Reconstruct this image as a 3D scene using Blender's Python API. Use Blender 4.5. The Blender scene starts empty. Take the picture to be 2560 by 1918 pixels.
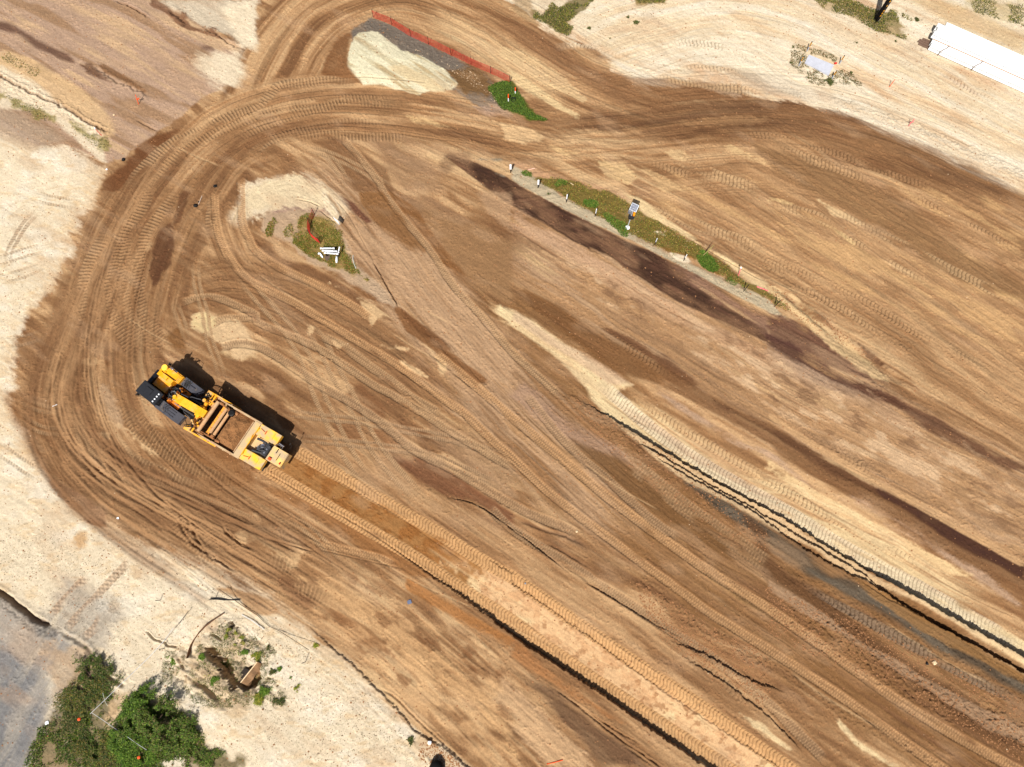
import bpy, bmesh, math, random
import numpy as np
from mathutils import Vector, Matrix

# ------------------------------------------------------------------ camera, sky, sun, exposure
scn = bpy.context.scene
COL = scn.collection
CAM_H = 65.0; FPX = 1768.0; NADIR_V = 1450.0
TH = math.atan((NADIR_V - 959.0) / FPX)
cam_d = bpy.data.cameras.new('camera'); cam = bpy.data.objects.new('camera', cam_d); COL.objects.link(cam)
cam.location = (0, 0, CAM_H); cam.rotation_euler = (TH, 0, 0)
cam_d.sensor_width = 36.0; cam_d.lens = 36.0 * FPX / 2560.0; cam_d.clip_start = 0.5; cam_d.clip_end = 6000
scn.camera = cam
SUN_EL, SUN_AZ = 54.0, 198.0          # sun in the south-south-west (y is north)
w = bpy.data.worlds.new('World'); scn.world = w; w.use_nodes = True
nt = w.node_tree; sky = nt.nodes.new('ShaderNodeTexSky'); sky.sky_type = 'NISHITA'; sky.sun_disc = False; sky.dust_density = 3.5; sky.ozone_density = .4
sky.sun_elevation = math.radians(SUN_EL); sky.sun_rotation = math.radians(SUN_AZ)
nt.links.new(sky.outputs[0], nt.nodes['Background'].inputs[0]); nt.nodes['Background'].inputs[1].default_value = 0.05
sl = bpy.data.lights.new('sun', 'SUN'); sl.energy = 4.9; sl.angle = math.radians(0.5); sl.color = (1.0, 0.965, 0.90)
so = bpy.data.objects.new('sun', sl); COL.objects.link(so); so.location = (-20, -60, 80)
sd = Vector((math.sin(math.radians(SUN_AZ)) * math.cos(math.radians(SUN_EL)), math.cos(math.radians(SUN_AZ)) * math.cos(math.radians(SUN_EL)), math.sin(math.radians(SUN_EL))))
so.rotation_euler = sd.to_track_quat('Z', 'Y').to_euler()
scn.view_settings.view_transform = 'Standard'; scn.view_settings.look = 'None'
scn.view_settings.gamma = 1.0; scn.view_settings.use_curve_mapping = False; scn.view_settings.exposure = 0.41

# ------------------------------------------------------------------ survey helpers: where a point of the site lies
_c, _s = math.cos(TH), math.sin(TH)
def P(u, v, z=0.0):
    x = (u - 1280.0) / FPX; y = (959.0 - v) / FPX
    k = (z - CAM_H) / (-_c + y * _s)
    return (x * k, (_s + y * _c) * k)
ROW = (0, 480, 960, 1438)
def T(c, r, pts): return [(c * 640 + x / 3.4516, ROW[r] + y / 3.4516) for x, y in pts]
def V(pts): return [(x * 1.15732, y * 1.15732) for x, y in pts]      # overview coordinates
def Z(ox, oy, k, pts): return [(ox + x / k, oy + y / k) for x, y in pts]
def Wd(pts): return np.array([P(u, v) for u, v in pts])
def lin(c): return tuple(((x / 255.0) / 12.92 if x / 255.0 <= .04045 else ((x / 255.0 + .055) / 1.055) ** 2.4) for x in c)
KLIT = 1.66
def alb(r, g, b): return np.array([x / KLIT for x in lin((r, g, b))], dtype=np.float32)

# ------------------------------------------------------------------ the ground, one sheet to the horizon
STEP = 0.058
def axis(a, b, far):
    core = np.arange(a, b, STEP); out = []; d = STEP; p = core[-1]
    while p < far: d *= 1.22; p += d; out.append(p)
    lo = []; d = STEP; p = core[0]
    while p > -far: d *= 1.22; p -= d; lo.append(p)
    return np.array(lo[::-1] + list(core) + out)
gx = axis(-58.0, 58.0, 2500.0); gy = axis(-16.5, 64.5, 2500.0)
NX, NY = len(gx), len(gy)
X, Y = np.meshgrid(gx, gy); X = X.astype(np.float32); Y = Y.astype(np.float32)
rng = np.random.RandomState(7)
LAT = rng.rand(512, 512).astype(np.float32)
def vn(x, y, seed=0):
    x = x + seed * 17.13; y = y + seed * 9.71
    xf = np.floor(x); yf = np.floor(y); fx = x - xf; fy = y - yf
    xi = xf.astype(np.int32) & 511; yi = yf.astype(np.int32) & 511; x1 = (xi + 1) & 511; y1 = (yi + 1) & 511
    fx = fx * fx * (3 - 2 * fx); fy = fy * fy * (3 - 2 * fy)
    a = LAT[yi, xi]; b = LAT[yi, x1]; c = LAT[y1, xi]; d = LAT[y1, x1]
    return a + (b - a) * fx + (c - a) * fy + (a - b - c + d) * fx * fy
def fbm(x, y, o=3, seed=0):
    r = 0; am = .5; tot = 0
    for k in range(o):
        r = r + am * vn(x * 2 ** k, y * 2 ** k, seed + k * 3); tot += am; am *= .55
    return r / tot
def ss(x, a, b):
    t = np.clip((x - a) / (b - a), 0, 1); return t * t * (3 - 2 * t)
def spl(w, step=.6):
    w = np.asarray(w, float); n = len(w)
    if n < 3:
        L = np.hypot(*(w[-1] - w[0])); k = max(2, int(L / step)); return np.array([w[0] + (w[-1] - w[0]) * i / k for i in range(k + 1)])
    p = np.vstack([2 * w[0] - w[1], w, 2 * w[-1] - w[-2]]); out = []
    for i in range(1, n):
        k = max(1, int(np.hypot(*(p[i + 1] - p[i])) / step))
        for j in range(k):
            t = j / k; a, b, c, d = p[i - 1], p[i], p[i + 1], p[i + 2]
            out.append(.5 * (2 * b + (c - a) * t + (2 * a - 5 * b + 4 * c - d) * t * t + (3 * b - a - 3 * c + d) * t ** 3))
    out.append(w[-1]); return np.array(out)
def win(x0, x1, y0, y1):
    i0, i1 = np.searchsorted(gx, [x0, x1]); j0, j1 = np.searchsorted(gy, [y0, y1])
    return slice(max(j0, 0), max(j1, j0 + 1)), slice(max(i0, 0), max(i1, i0 + 1))
def st(pts, hw, step=.6):
    """distance along (s) and across (t, positive to the left) a line, for every ground vertex within hw"""
    w = spl(pts, step)
    W0 = win(w[:, 0].min() - hw, w[:, 0].max() + hw, w[:, 1].min() - hw, w[:, 1].max() + hw)
    shp = X[W0].shape; D = np.full(shp, 1e9, np.float32); S = np.zeros(shp, np.float32); TT = np.full(shp, 1e6, np.float32)
    j0, i0 = W0[0].start, W0[1].start; acc = 0.
    for a, b in zip(w[:-1], w[1:]):
        L = float(np.hypot(*(b - a)))
        if L < 1e-6: continue
        q = win(min(a[0], b[0]) - hw, max(a[0], b[0]) + hw, min(a[1], b[1]) - hw, max(a[1], b[1]) + hw)
        l = (slice(q[0].start - j0, min(q[0].stop - j0, shp[0])), slice(q[1].start - i0, min(q[1].stop - i0, shp[1])))
        g = (slice(l[0].start + j0, l[0].stop + j0), slice(l[1].start + i0, l[1].stop + i0))
        ux, uy = (b - a) / L
        dx = X[g] - a[0]; dy = Y[g] - a[1]
        al = np.clip(dx * ux + dy * uy, 0, L); t = -dx * uy + dy * ux
        dd = (dx - al * ux) ** 2 + (dy - al * uy) ** 2
        m = dd < D[l]
        D[l] = np.where(m, dd, D[l]); S[l] = np.where(m, acc + al, S[l]); TT[l] = np.where(m, np.where(t >= 0, 1, -1) * np.sqrt(dd), TT[l])
        acc += L
    return W0, S, TT, acc
CG = 0.4
cgx = np.arange(-66, 66, CG); cgy = np.arange(-26, 74, CG); CX, CY = np.meshgrid(cgx, cgy)
_ix = np.clip((gx - cgx[0]) / CG, 0, len(cgx) - 1.001); _iy = np.clip((gy - cgy[0]) / CG, 0, len(cgy) - 1.001)
def up(F, W=None):
    W = W or (slice(0, NY), slice(0, NX))
    ix = _ix[W[1]]; iy = _iy[W[0]]; i = ix.astype(int); j = iy.astype(int); fx = (ix - i)[None, :]; fy = (iy - j)[:, None]
    A = F[np.ix_(j, i)]; B = F[np.ix_(j, i + 1)]; C_ = F[np.ix_(j + 1, i)]; D_ = F[np.ix_(j + 1, i + 1)]
    return (A + (B - A) * fx + (C_ - A) * fy + (A - B - C_ + D_) * fx * fy).astype(np.float32)
def sdf(pts):
    """signed distance to an outline in metres, positive inside, on a coarse grid"""
    w = Wd(pts); D = np.full(CX.shape, 1e9); ins = np.zeros(CX.shape, bool)
    for a, b in zip(w, np.roll(w, -1, 0)):
        e = b - a; L2 = e @ e + 1e-12
        al = np.clip(((CX - a[0]) * e[0] + (CY - a[1]) * e[1]) / L2, 0, 1)
        D = np.minimum(D, np.hypot(CX - a[0] - al * e[0], CY - a[1] - al * e[1]))
        c = ((a[1] > CY) != (b[1] > CY)); ins ^= c & (CX < (b[0] - a[0]) * (CY - a[1]) / (b[1] - a[1] + 1e-12) + a[0])
    return np.where(ins, D, -D), w
DIA = math.radians(-31.0); ud = (math.cos(DIA), math.sin(DIA))
DS = X * ud[0] + Y * ud[1]; DT = -X * ud[1] + Y * ud[0]
# shared noise fields (all in metres on the site)
N_f = fbm(X * 5.5, Y * 5.5, 2, 1)                 # clods
N_m = fbm(X * 1.1, Y * 1.1, 3, 5)                 # patches
N_l = fbm(X * .16, Y * .16, 3, 9)                 # big drifts
N_w = fbm(DS * .22, DT * 1.3, 3, 12)              # ragged edges, drawn out along the traffic
N_v = fbm(DS * .7, DT * 4.5, 2, 17)
N_g = rng.rand(NY, NX).astype(np.float32)         # single grains
C = np.empty((NY, NX, 3), np.float32); H = np.zeros((NY, NX), np.float32)
def mix(W, m, col):
    m = m[..., None]; C[W] += (col - C[W]) * m
def region(pts, col, feather=.35, warp=.8, op=1.0, nz='w', dh=0., dhf=1.):
    F, w = sdf(pts); pad = 2.5
    W = win(w[:, 0].min() - pad, w[:, 0].max() + pad, w[:, 1].min() - pad, w[:, 1].max() + pad)
    d = up(F, W)
    n = {'w': N_w, 'm': N_m, 'l': N_l}[nz][W]
    d = d + (n - .5) * 2 * warp + (N_f[W] - .5) * .25 * min(1, warp * 1.5) + (N_v[W] - .5) * min(warp, .8) * .9
    m = ss(d, -feather, feather)
    mix(W, m * op, col)
    if dh: H[W] += dh * ss(d, -dhf, dhf)
    return W, m, d
def streaks(pts, hw, cols, ft=1.2, ls=9., op=1.0, feather=3., seed=0, sharp=1.15, relief=.03, jit=1., base=.5, fe=5.):
    W, S, t, L = st(pts, hw, 1.2)
    ok = (np.abs(t) < hw) 
    n = fbm(S / ls + 3.1, t * ft + (N_l[W] - .5) * 2.5 * jit, 3, seed)
    n2 = fbm(S / (ls * .45), t * ft * 3.3, 2, seed + 21)
    n3 = vn(S / (ls * 1.1) + 9, t * (3.2 + (seed % 3) * .8) + (N_l[W] - .5) * 3, seed + 33); n4 = vn(S / (ls * .7), t * 7.5, seed + 35)
    v = np.clip(.5 + ((n - base) * 2.6 + (n2 - .5) * 1.1 + (n3 - .5) * .8 + (n4 - .5) * .35) * sharp * .5, 0, 1)
    m = ok * ss(hw - np.abs(t) + (N_w[W] - .5) * feather + (N_v[W] - .5) * feather * .6, 0, feather) * op * ss(S, 0, fe) * ss(L - S, 0, fe)
    k = len(cols) - 1; q = v * k; i = np.clip(q.astype(int), 0, k - 1); f = (q - i)[..., None]
    cc = np.array(cols, np.float32); mix(W, m, cc[i] + (cc[i + 1] - cc[i]) * f)
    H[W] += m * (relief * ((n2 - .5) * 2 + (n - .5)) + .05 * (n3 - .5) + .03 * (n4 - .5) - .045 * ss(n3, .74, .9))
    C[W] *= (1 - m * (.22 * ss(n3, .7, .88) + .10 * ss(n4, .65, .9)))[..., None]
def track(pts, w_, tint, kind='chev', per=.30, op=.6, amp=.03, depth=.03, edge=.0, seed=0, rag=.25, dark=.72, fade=None, wav=.35):
    """one wheel's print: a pressed band with the tyre's lugs in relief, its dust a little paler than the soil beside it"""
    W, S, t, L = st(pts, w_ + .6, .4)
    h2 = w_ / 2; a = np.abs(t)
    m = 1 - ss(a + (N_m[W] - .5) * .10, h2 - .04, h2 + .04)
    m = m * ss(S, 0, .8) * ss(L - S, 0, .8)
    if kind == 'side' or (kind == 'lug' and w_ != 1.16): m = m * ss(S, 0, 3.5) * ss(L - S, 0, 3.5)
    br = ss(fbm(S / 3.0, t * 1.4, 2, seed + 40), rag - .12, rag + .18)
    if fade: m = m * ss(S, 0, fade[0] + 1e-3) * ss(L - S, 0, fade[1] + 1e-3)
    if kind == 'chev': ph = S / per + a / w_ * 1.3
    elif kind == 'lug': ph = S / per + wav * np.sin(t / w_ * 6.3) + .1 * t
    elif kind == 'side': ph = S / per + t / w_ * .5
    else: ph = S / per + np.where(t > 0, .5, 0) + a / w_
    if kind == 'chev': ph = S / per + t / w_ * 1.1; ph2 = S / per - t / w_ * 1.1
    f = ph - np.floor(ph)
    if kind == 'lug': p = ss(np.abs(f - .5), .04, .17)
    else: p = .5 + .5 * np.sin(f * 2 * math.pi)
    if kind == 'chev': p = p * (.5 + .5 * np.sin(ph2 * 2 * math.pi)) * 1.6 ; p = np.clip(p, 0, 1)
    mm = m * br
    mix(W, mm * op * (dark + (1 - dark) * p), tint)
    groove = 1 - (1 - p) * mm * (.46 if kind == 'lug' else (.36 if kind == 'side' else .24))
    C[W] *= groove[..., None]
    H[W] += m * (-depth) + mm * amp * (p - .5)
    if edge: H[W] += edge * np.exp(-((a - h2 - .12) / .1) ** 2) * (m > -1) * br
def pair(pts, gap, w_, tint, **k):
    w0 = spl(Wd(pts), 1.0); d = np.gradient(w0, axis=0); n = np.stack([-d[:, 1], d[:, 0]], 1) / np.hypot(d[:, 0], d[:, 1])[:, None]
    for s_ in (-1, 1): track(w0 + n * s_ * gap / 2, w_, tint, **k)
def step(pts, drop, back=5., rag=.12, hw=7., lead=4., side=1, groove=0.):
    """a cut bank: the ground falls by drop on the left side of the line (side=1) and rises back over 'back' metres"""
    W, S, t, L = st(Wd(pts), hw, .5)
    t = t * side + (fbm(S * 1.6, S * 0 + 3, 3, 61) - .5) * 2 * rag + (fbm(X[W] * 4.5, Y[W] * 4.5, 2, 63) - .5) * .28
    m = ss(S, 0, lead) * (ss(L - S, 0, lead) if groove else 1)
    ok = np.abs(t) < 90
    H[W] += -drop * m * ok * ss(t, -.03, .08) * (1 - ss(t, back * .15, back))
def rut(pts, w_, d, berm=.0, rag=.08, lead=1.5, col=None, op=.5):
    W, S, t, L = st(Wd(pts), w_ + 1.0, .4)
    t = t + (fbm(S * 1.9, S * 0 + 5, 3, 71) - .5) * 2 * rag
    m = ss(S, 0, lead) * ss(L - S, 0, lead) * (np.abs(t) < 50)
    g = np.exp(-(t / (w_ * .5)) ** 2)
    H[W] += m * (-d * g + berm * np.exp(-((np.abs(t) - w_) / (w_ * .5)) ** 2))
    if col is not None: mix(W, m * g * op, col)
# soils of the site, as albedo
SAND = alb(243, 224, 195); SANDP = alb(250, 236, 213); SANDG = alb(216, 200, 176); TAN = alb(209, 172, 130); TAN2 = alb(226, 192, 148)
BR = alb(164, 125, 88); BRL = alb(191, 152, 112); BRD = alb(138, 101, 70); BRDD = alb(106, 74, 52); PINK = alb(200, 166, 132); PINKD = alb(168, 134, 102)
CREAM = alb(238, 212, 168); WET = alb(78, 56, 44); WET2 = alb(108, 78, 62); GREY = alb(150, 140, 126); GREYD = alb(112, 106, 102); ORG = alb(174, 128, 80)
GRN = alb(100, 112, 48); GRND = alb(84, 84, 44); RUST = alb(150, 98, 52); STONE = alb(186, 176, 156); CHALK = alb(238, 228, 196)

# base: brown haul-road soil, dragged out along the traffic
n = fbm(DS / 13., DT * .75 + (N_l - .5) * 3, 3, 2); n2 = fbm(DS / 5., DT * 2.6, 2, 30)
v = np.clip(.5 + (n - .5) * 1.9 + (n2 - .5) * 1.0, 0, 1)[..., None]
C[:] = np.where(v < .5, BRD + (BR - BRD) * v * 2, BR + (TAN - BR) * (v - .5) * 2)
H += (n2 - .5) * .03

# ---- traffic streams
streaks(Wd(T(3, 0, [(-2600, 1300), (-1200, 1150), (0, 1080), (900, 1250), (2209, 1850), (4400, 3200)])), 9.5, [BRD, BR, BRL, TAN], .8, 16, 1., 2.5, 1)      # eastern haul road
streaks(Wd(T(2, 1, [(-900, -700), (300, -150), (1500, 450), (3000, 1250), (5200, 2500)])), 7, [BRD, BR, TAN, TAN2], .9, 14, .8, 3, 2)
streaks(Wd(V([(1560, 330), (1700, 420), (1900, 560), (2212, 780), (2500, 1000)])), 9, [BR, BRL, TAN], .9, 18, .85, 3, 3)
streaks(Wd(V([(1100, 480), (1350, 640), (1700, 850), (2212, 1120), (2500, 1280)])), 7, [PINKD, BRL, PINK, TAN2], .8, 12, .8, 3, 4)
streaks(Wd(V([(900, 640), (1100, 800), (1400, 1050), (1800, 1330), (2212, 1600), (2500, 1800)])), 9, [BRD, alb(146, 108, 70), BR, alb(172, 134, 92)], .8, 20, .85, 4, 5)
streaks(Wd(V([(560, 960), (900, 1230), (1200, 1450), (1600, 1750)])), 9, [BRD, BR, BRL, TAN], 1., 10, .8, 3, 6)
streaks(Wd(V([(330, 1090), (600, 1230), (850, 1400), (1100, 1640), (1250, 1800)])), 7, [BRD, BR, TAN, TAN2], .9, 7, .9, 3, 7)
streaks(Wd(V([(640, 330), (790, 480), (960, 700), (1130, 900), (1400, 1150)])), 5.5, [BR, PINKD, PINK, BRL], .9, 10, .8, 2.5, 8)
# northern loop and the road off it
streaks(Wd(V([(560, 300), (585, 180), (640, 80), (720, 10), (860, -30), (1010, 10), (1150, 90), (1290, 170), (1500, 240)])), 5.6, [BRD, BR, BRL, TAN], 1.2, 16, 1., 1.2, 9)
streaks(Wd(V([(900, 25), (1010, 75), (1120, 150), (1230, 235)])), 1.9, [TAN, TAN2, CREAM], 1.4, 14, .85, 1.0, 10)
streaks(Wd(V([(1180, 290), (1350, 275), (1500, 255), (1700, 250), (1900, 300), (2050, 370), (2250, 460)])), 2.8, [BRDD, BRD, BR], 1., 14, .8, 1.5, 11)
streaks(Wd(V([(760, 245), (950, 275), (1150, 310), (1300, 315), (1450, 320)])), 2.6, [BR, TAN, TAN2, TAN], 1., 8, .8, 2.0, 12)
# the turning loop in the west
LOOP = V([(1250, 300), (1050, 262), (850, 232), (700, 225), (560, 250), (450, 310), (370, 400), (310, 520), (270, 650), (255, 780), (280, 900), (350, 1000), (450, 1085), (600, 1180), (780, 1290)])
streaks(Wd(LOOP), 4.6, [BRD, BR, BR, BRL, TAN], .95, 10, .95, 1.5, 13)
streaks(Wd(V([(420, 270), (330, 360), (250, 470), (200, 590), (150, 720), (120, 850), (150, 960), (230, 1060), (350, 1140), (480, 1230), (640, 1350)])), 3.6, [BRD, BRD, BR, BRL], 1.6, 7, .9, 1.6, 14)
streaks(Wd(V([(640, 300), (520, 350), (450, 450), (400, 560), (370, 660), (350, 760)])), 3.0, [BRD, BRD, BR, BRL], 1.1, 8, .8, 2., 15)
streaks(Wd(V([(470, 420), (480, 500), (530, 590), (640, 660), (760, 720), (880, 800), (1000, 900)])), 2.6, [BRD, BR, BRL, TAN], 1.6, 8, .8, 1.5, 16)
streaks(Wd(V([(380, 640), (480, 610), (600, 640), (760, 740), (950, 880)])), 3.4, [BRD, BR, BRD, BR], 1.2, 8, .8, 1.5, 17)

# ---- laid down and scraped areas
sandW = [(-900, 380)] + T(0, 0, [(0, 1130), (300, 1260), (560, 1240), (760, 1330), (900, 1460)]) + T(0, 1, [(840, 0), (780, 150), (670, 200), (690, 290), (620, 380), (630, 520), (540, 660), (440, 830), (350, 950), (260, 1080), (200, 1180), (170, 1320), (120, 1450), (110, 1640)]) + \
    T(0, 2, [(50, 140), (80, 150), (150, 330), (240, 500), (340, 680), (380, 740), (450, 850), (600, 960), (720, 1080), (760, 1180), (900, 1230), (1050, 1290), (1250, 1370), (1400, 1420), (1550, 1490), (1750, 1540), (1900, 1600)]) + \
    T(1, 3, [(0, 100), (150, 220), (300, 350), (430, 430), (600, 600), (840, 770), (960, 900), (1060, 1010), (1200, 1170), (1440, 1420), (1600, 1480), (1750, 1600), (1850, 1720)]) + [(1260, 2050), (1500, 2300), (-900, 2300)]
W, m, d = region(sandW, SAND, .5, .85)
mix(W, ss(d, -2.2, .3) * (1 - ss(d, .3, 1.8)) * ss(N_w[W], .35, .65) * .55, TAN)
mix(W, m * (1 - ss(d, .5, 4.)) * ss(N_v[W], .4, .7) * .45, alb(214, 180, 140))
n = fbm(X[W] * .35 + Y[W] * .15, Y[W] * .5, 3, 44)
mix(W, m * ss(n, .5, .75) * .8, SANDP); mix(W, m * ss(fbm(X[W] * .8, Y[W] * 1.9, 3, 45), .55, .8) * .45, TAN2)
# north-west: paler pinkish yard
nwY = [(-900, -500)] + [(300, -500), (380, 0)] + T(0, 0, [(1300, 0), (1450, 80), (1600, 150), (1760, 250), (1950, 330), (2100, 420), (1950, 560), (2050, 700), (1850, 800), (1700, 880), (1560, 1010), (1370, 1130), (1200, 1250), (1050, 1380), (900, 1400), (760, 1330), (560, 1240), (300, 1260), (0, 1130)]) + [(-900, 380)]
W, m, d = region(nwY, alb(192, 162, 138), .2, .3)
n = fbm(DS[W] / 9, DT[W] * .9, 3, 50); mix(W, m * ss(n, .52, .74) * .55, TAN2); mix(W, m * ss(-n, -.46, -.3) * .8, PINKD)
region(T(0, 0, [(1300, 0), (1450, 80), (1600, 130), (1760, 230), (2000, 310), (2100, 400), (2209, 380), (2209, 0)]), SANDG, .3, .3)
region(T(0, 0, [(1900, 60), (2209, 0), (2209, 420), (2080, 400), (2000, 260)]), SAND, .5, .5)
region(T(0, 0, [(1720, 470), (1900, 440), (2090, 440), (2130, 620), (2050, 740), (1900, 760), (1690, 590)]), SAND, .8, .9, .9)
region(T(0, 0, [(0, 440), (250, 500), (500, 640), (700, 780), (900, 950), (1000, 1110), (940, 1180), (700, 1050), (400, 860), (150, 700), (-200, 600)]), TAN2, .4, .5, .8)
region(T(0, 0, [(0, 560), (230, 690), (420, 810), (640, 980), (820, 1100), (900, 1240), (900, 1400), (700, 1240), (500, 1080), (350, 960), (0, 920)]), SAND, .3, .4, .9)
region(T(0, 0, [(-200, 930), (100, 970), (400, 1080), (560, 1200), (400, 1300), (-200, 1180)]), alb(190, 170, 148), .8, .6, .6)
region(T(0, 0, [(-100, 170), (80, 200), (250, 300), (410, 390), (600, 480), (640, 540), (540, 520), (330, 420), (150, 290), (-100, 230)]), alb(118, 88, 72), .25, .25, .9)
region(T(0, 0, [(700, 560), (780, 560), (860, 640), (980, 680), (1060, 720), (1000, 720), (850, 660), (760, 620)]), alb(120, 88, 68), .15, .5, .9)
region(T(0, 0, [(840, 530), (960, 590), (1130, 690), (1290, 800), (1250, 810), (1060, 700), (900, 620)]), alb(140, 104, 74), .12, .2, .9)
region(T(0, 0, [(1300, -30), (1420, 20), (1500, 90), (1600, 130), (1640, 230), (1850, 270), (1900, 330), (1740, 280), (1560, 240), (1440, 120), (1300, 60)]), alb(128, 90, 66), .18, .6, .85)
region(T(0, 0, [(1720, 390), (1830, 400), (1850, 440), (1760, 440)]), alb(128, 98, 80), .3, .3, .9)
region(T(0, 0, [(0, 820), (250, 900), (440, 1000), (640, 1060), (800, 1170), (930, 1200), (950, 1270), (860, 1260), (700, 1160), (560, 1050), (340, 1020), (150, 940)]), alb(150, 138, 78), .3, .8, .75, 'm')
# north-east sand
neS = [(1200, -600), (1262, 0)] + T(2, 0, [(60, 40), (160, 150), (250, 250), (460, 330), (530, 370), (740, 430), (870, 560), (840, 610), (1000, 680), (1050, 740), (1200, 740), (1400, 710), (1600, 720), (1900, 820)]) + \
    T(3, 0, [(0, 850), (350, 890), (620, 950), (900, 1060), (1150, 1150), (1350, 1240), (1520, 1310), (1700, 1380), (1900, 1470), (2209, 1620), (3200, 2150)]) + [(3600, 1000), (3600, -600)]
W, m, d = region(neS, SAND, .3, .6)
mix(W, m * (1 - ss(d, .3, 3.)) * ss(N_w[W], .35, .65) * .5, TAN2)
n = fbm(DS[W] / 8, DT[W] * .7, 3, 54); mix(W, m * ss(n, .52, .75) * .85, alb(222, 186, 150)); mix(W, m * ss(-n, -.42, -.28) * .7, SANDP)
mix(W, m * ss(d, 6., .5) * ss(N_m[W], .4, .7) * .5, SANDG)
region(T(3, 0, [(-500, 560), (0, 640), (400, 800), (800, 920), (1200, 1100), (1600, 1230), (2209, 1440), (2209, 1560), (1700, 1340), (1300, 1190), (900, 1010), (500, 880), (0, 800)]), alb(196, 176, 152), .4, .5, .8)
region(T(3, 0, [(350, -40), (700, 0), (940, 100), (1080, 90), (1170, 260), (1200, 350), (1040, 300), (900, 240), (700, 130), (500, 100)]), alb(150, 132, 84), .25, .7, .85, 'm')
region(T(3, 0, [(1100, -40), (1500, 0), (2209, 300), (2209, 470), (1600, 200)]), alb(214, 184, 140), .6, .6, .7)
region(T(3, 0, [(2209, 30), (1700, -40), (1700, 60), (2209, 220)]), alb(196, 176, 130), .5, .8, .6, 'm')
streaks(Wd([(1440, 120), (1600, 60), (1800, 20), (2000, 60), (2180, 150), (2400, 270), (2700, 430)]), 5.5, [alb(220, 186, 148), alb(236, 208, 170), SAND, SANDP], .7, 12, .6, 2.5, 62)
streaks(Wd([(1560, 190), (1720, 130), (1860, 130), (1980, 200), (2200, 280), (2420, 380), (2700, 500)]), 2.6, [alb(222, 190, 154), SAND, SANDP, SAND], .9, 12, .55, 1.5, 63)
# chalky mound and grey gravel in the northern island
region(T(1, 0, [(830, 270), (880, 220), (1000, 165), (1200, 220), (1500, 385), (1800, 560), (2000, 650), (2100, 800), (2190, 960), (2000, 960), (1850, 880), (1720, 790), (1500, 790), (900, 600), (820, 400)]), alb(132, 120, 108), .2, .3, 1., 'm')
region(T(1, 0, [(1650, 620), (1850, 590), (2020, 650), (2060, 780), (2000, 840), (1850, 820), (1740, 760)]), alb(132, 98, 58), .4, .6, .85, 'm')
W, m, d = region(T(1, 0, [(900, 290), (830, 370), (790, 500), (790, 590), (850, 660), (930, 740), (1080, 740), (1250, 790), (1400, 828), (1500, 790), (1690, 790), (1740, 730), (1600, 590), (1450, 500), (1250, 440), (1150, 360), (1050, 285)]), CHALK, .13, .16, 1., 'm', dh=.35, dhf=1.6)
n = fbm(X[W] * .5 + Y[W] * .4, Y[W] * 1.6 + X[W] * 1.1, 3, 58); mix(W, m * ss(n, .5, .7) * .8, alb(212, 198, 164)); mix(W, m * ss(n, .68, .8) * .7, alb(196, 170, 128))
region(T(1, 0, [(1150, 600), (1300, 590), (1560, 720), (1640, 790), (1500, 790), (1290, 690)]), alb(228, 206, 166), .2, .3, .9)
region(T(1, 0, [(2060, 900), (2209, 960), (2209, 1010), (1980, 990), (1880, 920)]), alb(190, 160, 138), .3, .4, .7)
region(T(1, 0, [(570, 640), (620, 480), (700, 330), (820, 290), (800, 480), (790, 590), (900, 720), (760, 690)]), alb(134, 92, 58), .25, .3, .85)
# damp flats and patches in the middle
region(T(1, 0, [(480, 1230), (560, 1230), (760, 1560), (860, 1657), (900, 1657), (1200, 1657), (1130, 1460), (960, 1340), (820, 1280), (760, 1200)]) , BRD, .2, .2, .75)
region(T(1, 1, [(880, 0), (1100, 0), (1300, 220), (1450, 420), (1480, 530), (1330, 510), (1180, 400), (1060, 280), (1000, 230), (900, 100)]), alb(146, 106, 68), .15, .2, .9)
region(T(1, 1, [(1130, 0), (1240, 60), (1400, 150), (1500, 330), (1650, 520), (1760, 640), (1880, 800), (1700, 720), (1560, 600), (1400, 380), (1230, 200)]), alb(142, 100, 62), .15, .3, .9)
region(T(1, 0, [(1000, 1240), (1200, 1240), (1480, 1400), (1640, 1657), (1300, 1657), (1130, 1480)]), PINKD, .5, .3, .6)
region(T(1, 1, [(1300, 0), (1800, 250), (2209, 420), (2209, 1000), (1900, 850), (1620, 460), (1400, 130)]), alb(164, 128, 92), .4, .4, .9)
region(T(1, 1, [(650, 0), (850, 100), (1000, 250), (960, 270), (800, 130), (700, 40)]), alb(118, 78, 60), .12, .2, .9)
region(T(1, 1, [(1000, 290), (1180, 400), (1330, 510), (1480, 540), (1700, 680), (1960, 1080), (2209, 1400), (2209, 1657), (1800, 1500), (1500, 1150), (1240, 900), (1100, 640)]), PINK, .35, .5, .6)
region(T(1, 1, [(1960, 900), (2080, 980), (2209, 1150), (2209, 1230), (2060, 1080)]), TAN2, .3, .5, .6)
for q in ([(850, 900), (1000, 960), (1180, 1100), (1050, 1080), (1000, 1150), (930, 1000)], [(1080, 1330), (1200, 1310), (1320, 1360), (1240, 1370)], [(1390, 1230), (1500, 1330), (1660, 1450), (1600, 1600), (1580, 1450), (1450, 1330)], [(560, 1230), (800, 1320), (700, 1330)], [(1220, 1450), (1480, 1580), (1400, 1600)], [(440, 1140), (520, 1200), (460, 1230)], [(650, 800), (740, 830), (600, 800)]):
    region(T(1, 1, q), TAN2, .15, .3, .85, 'm')
region(T(1, 1, [(540, 640), (760, 720), (1000, 860), (1250, 1010), (1420, 1160), (1700, 1400), (2000, 1640), (1900, 1657), (1600, 1420), (1300, 1200), (1200, 1000), (950, 900)]), alb(136, 94, 58), .15, .35, .85)
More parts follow.
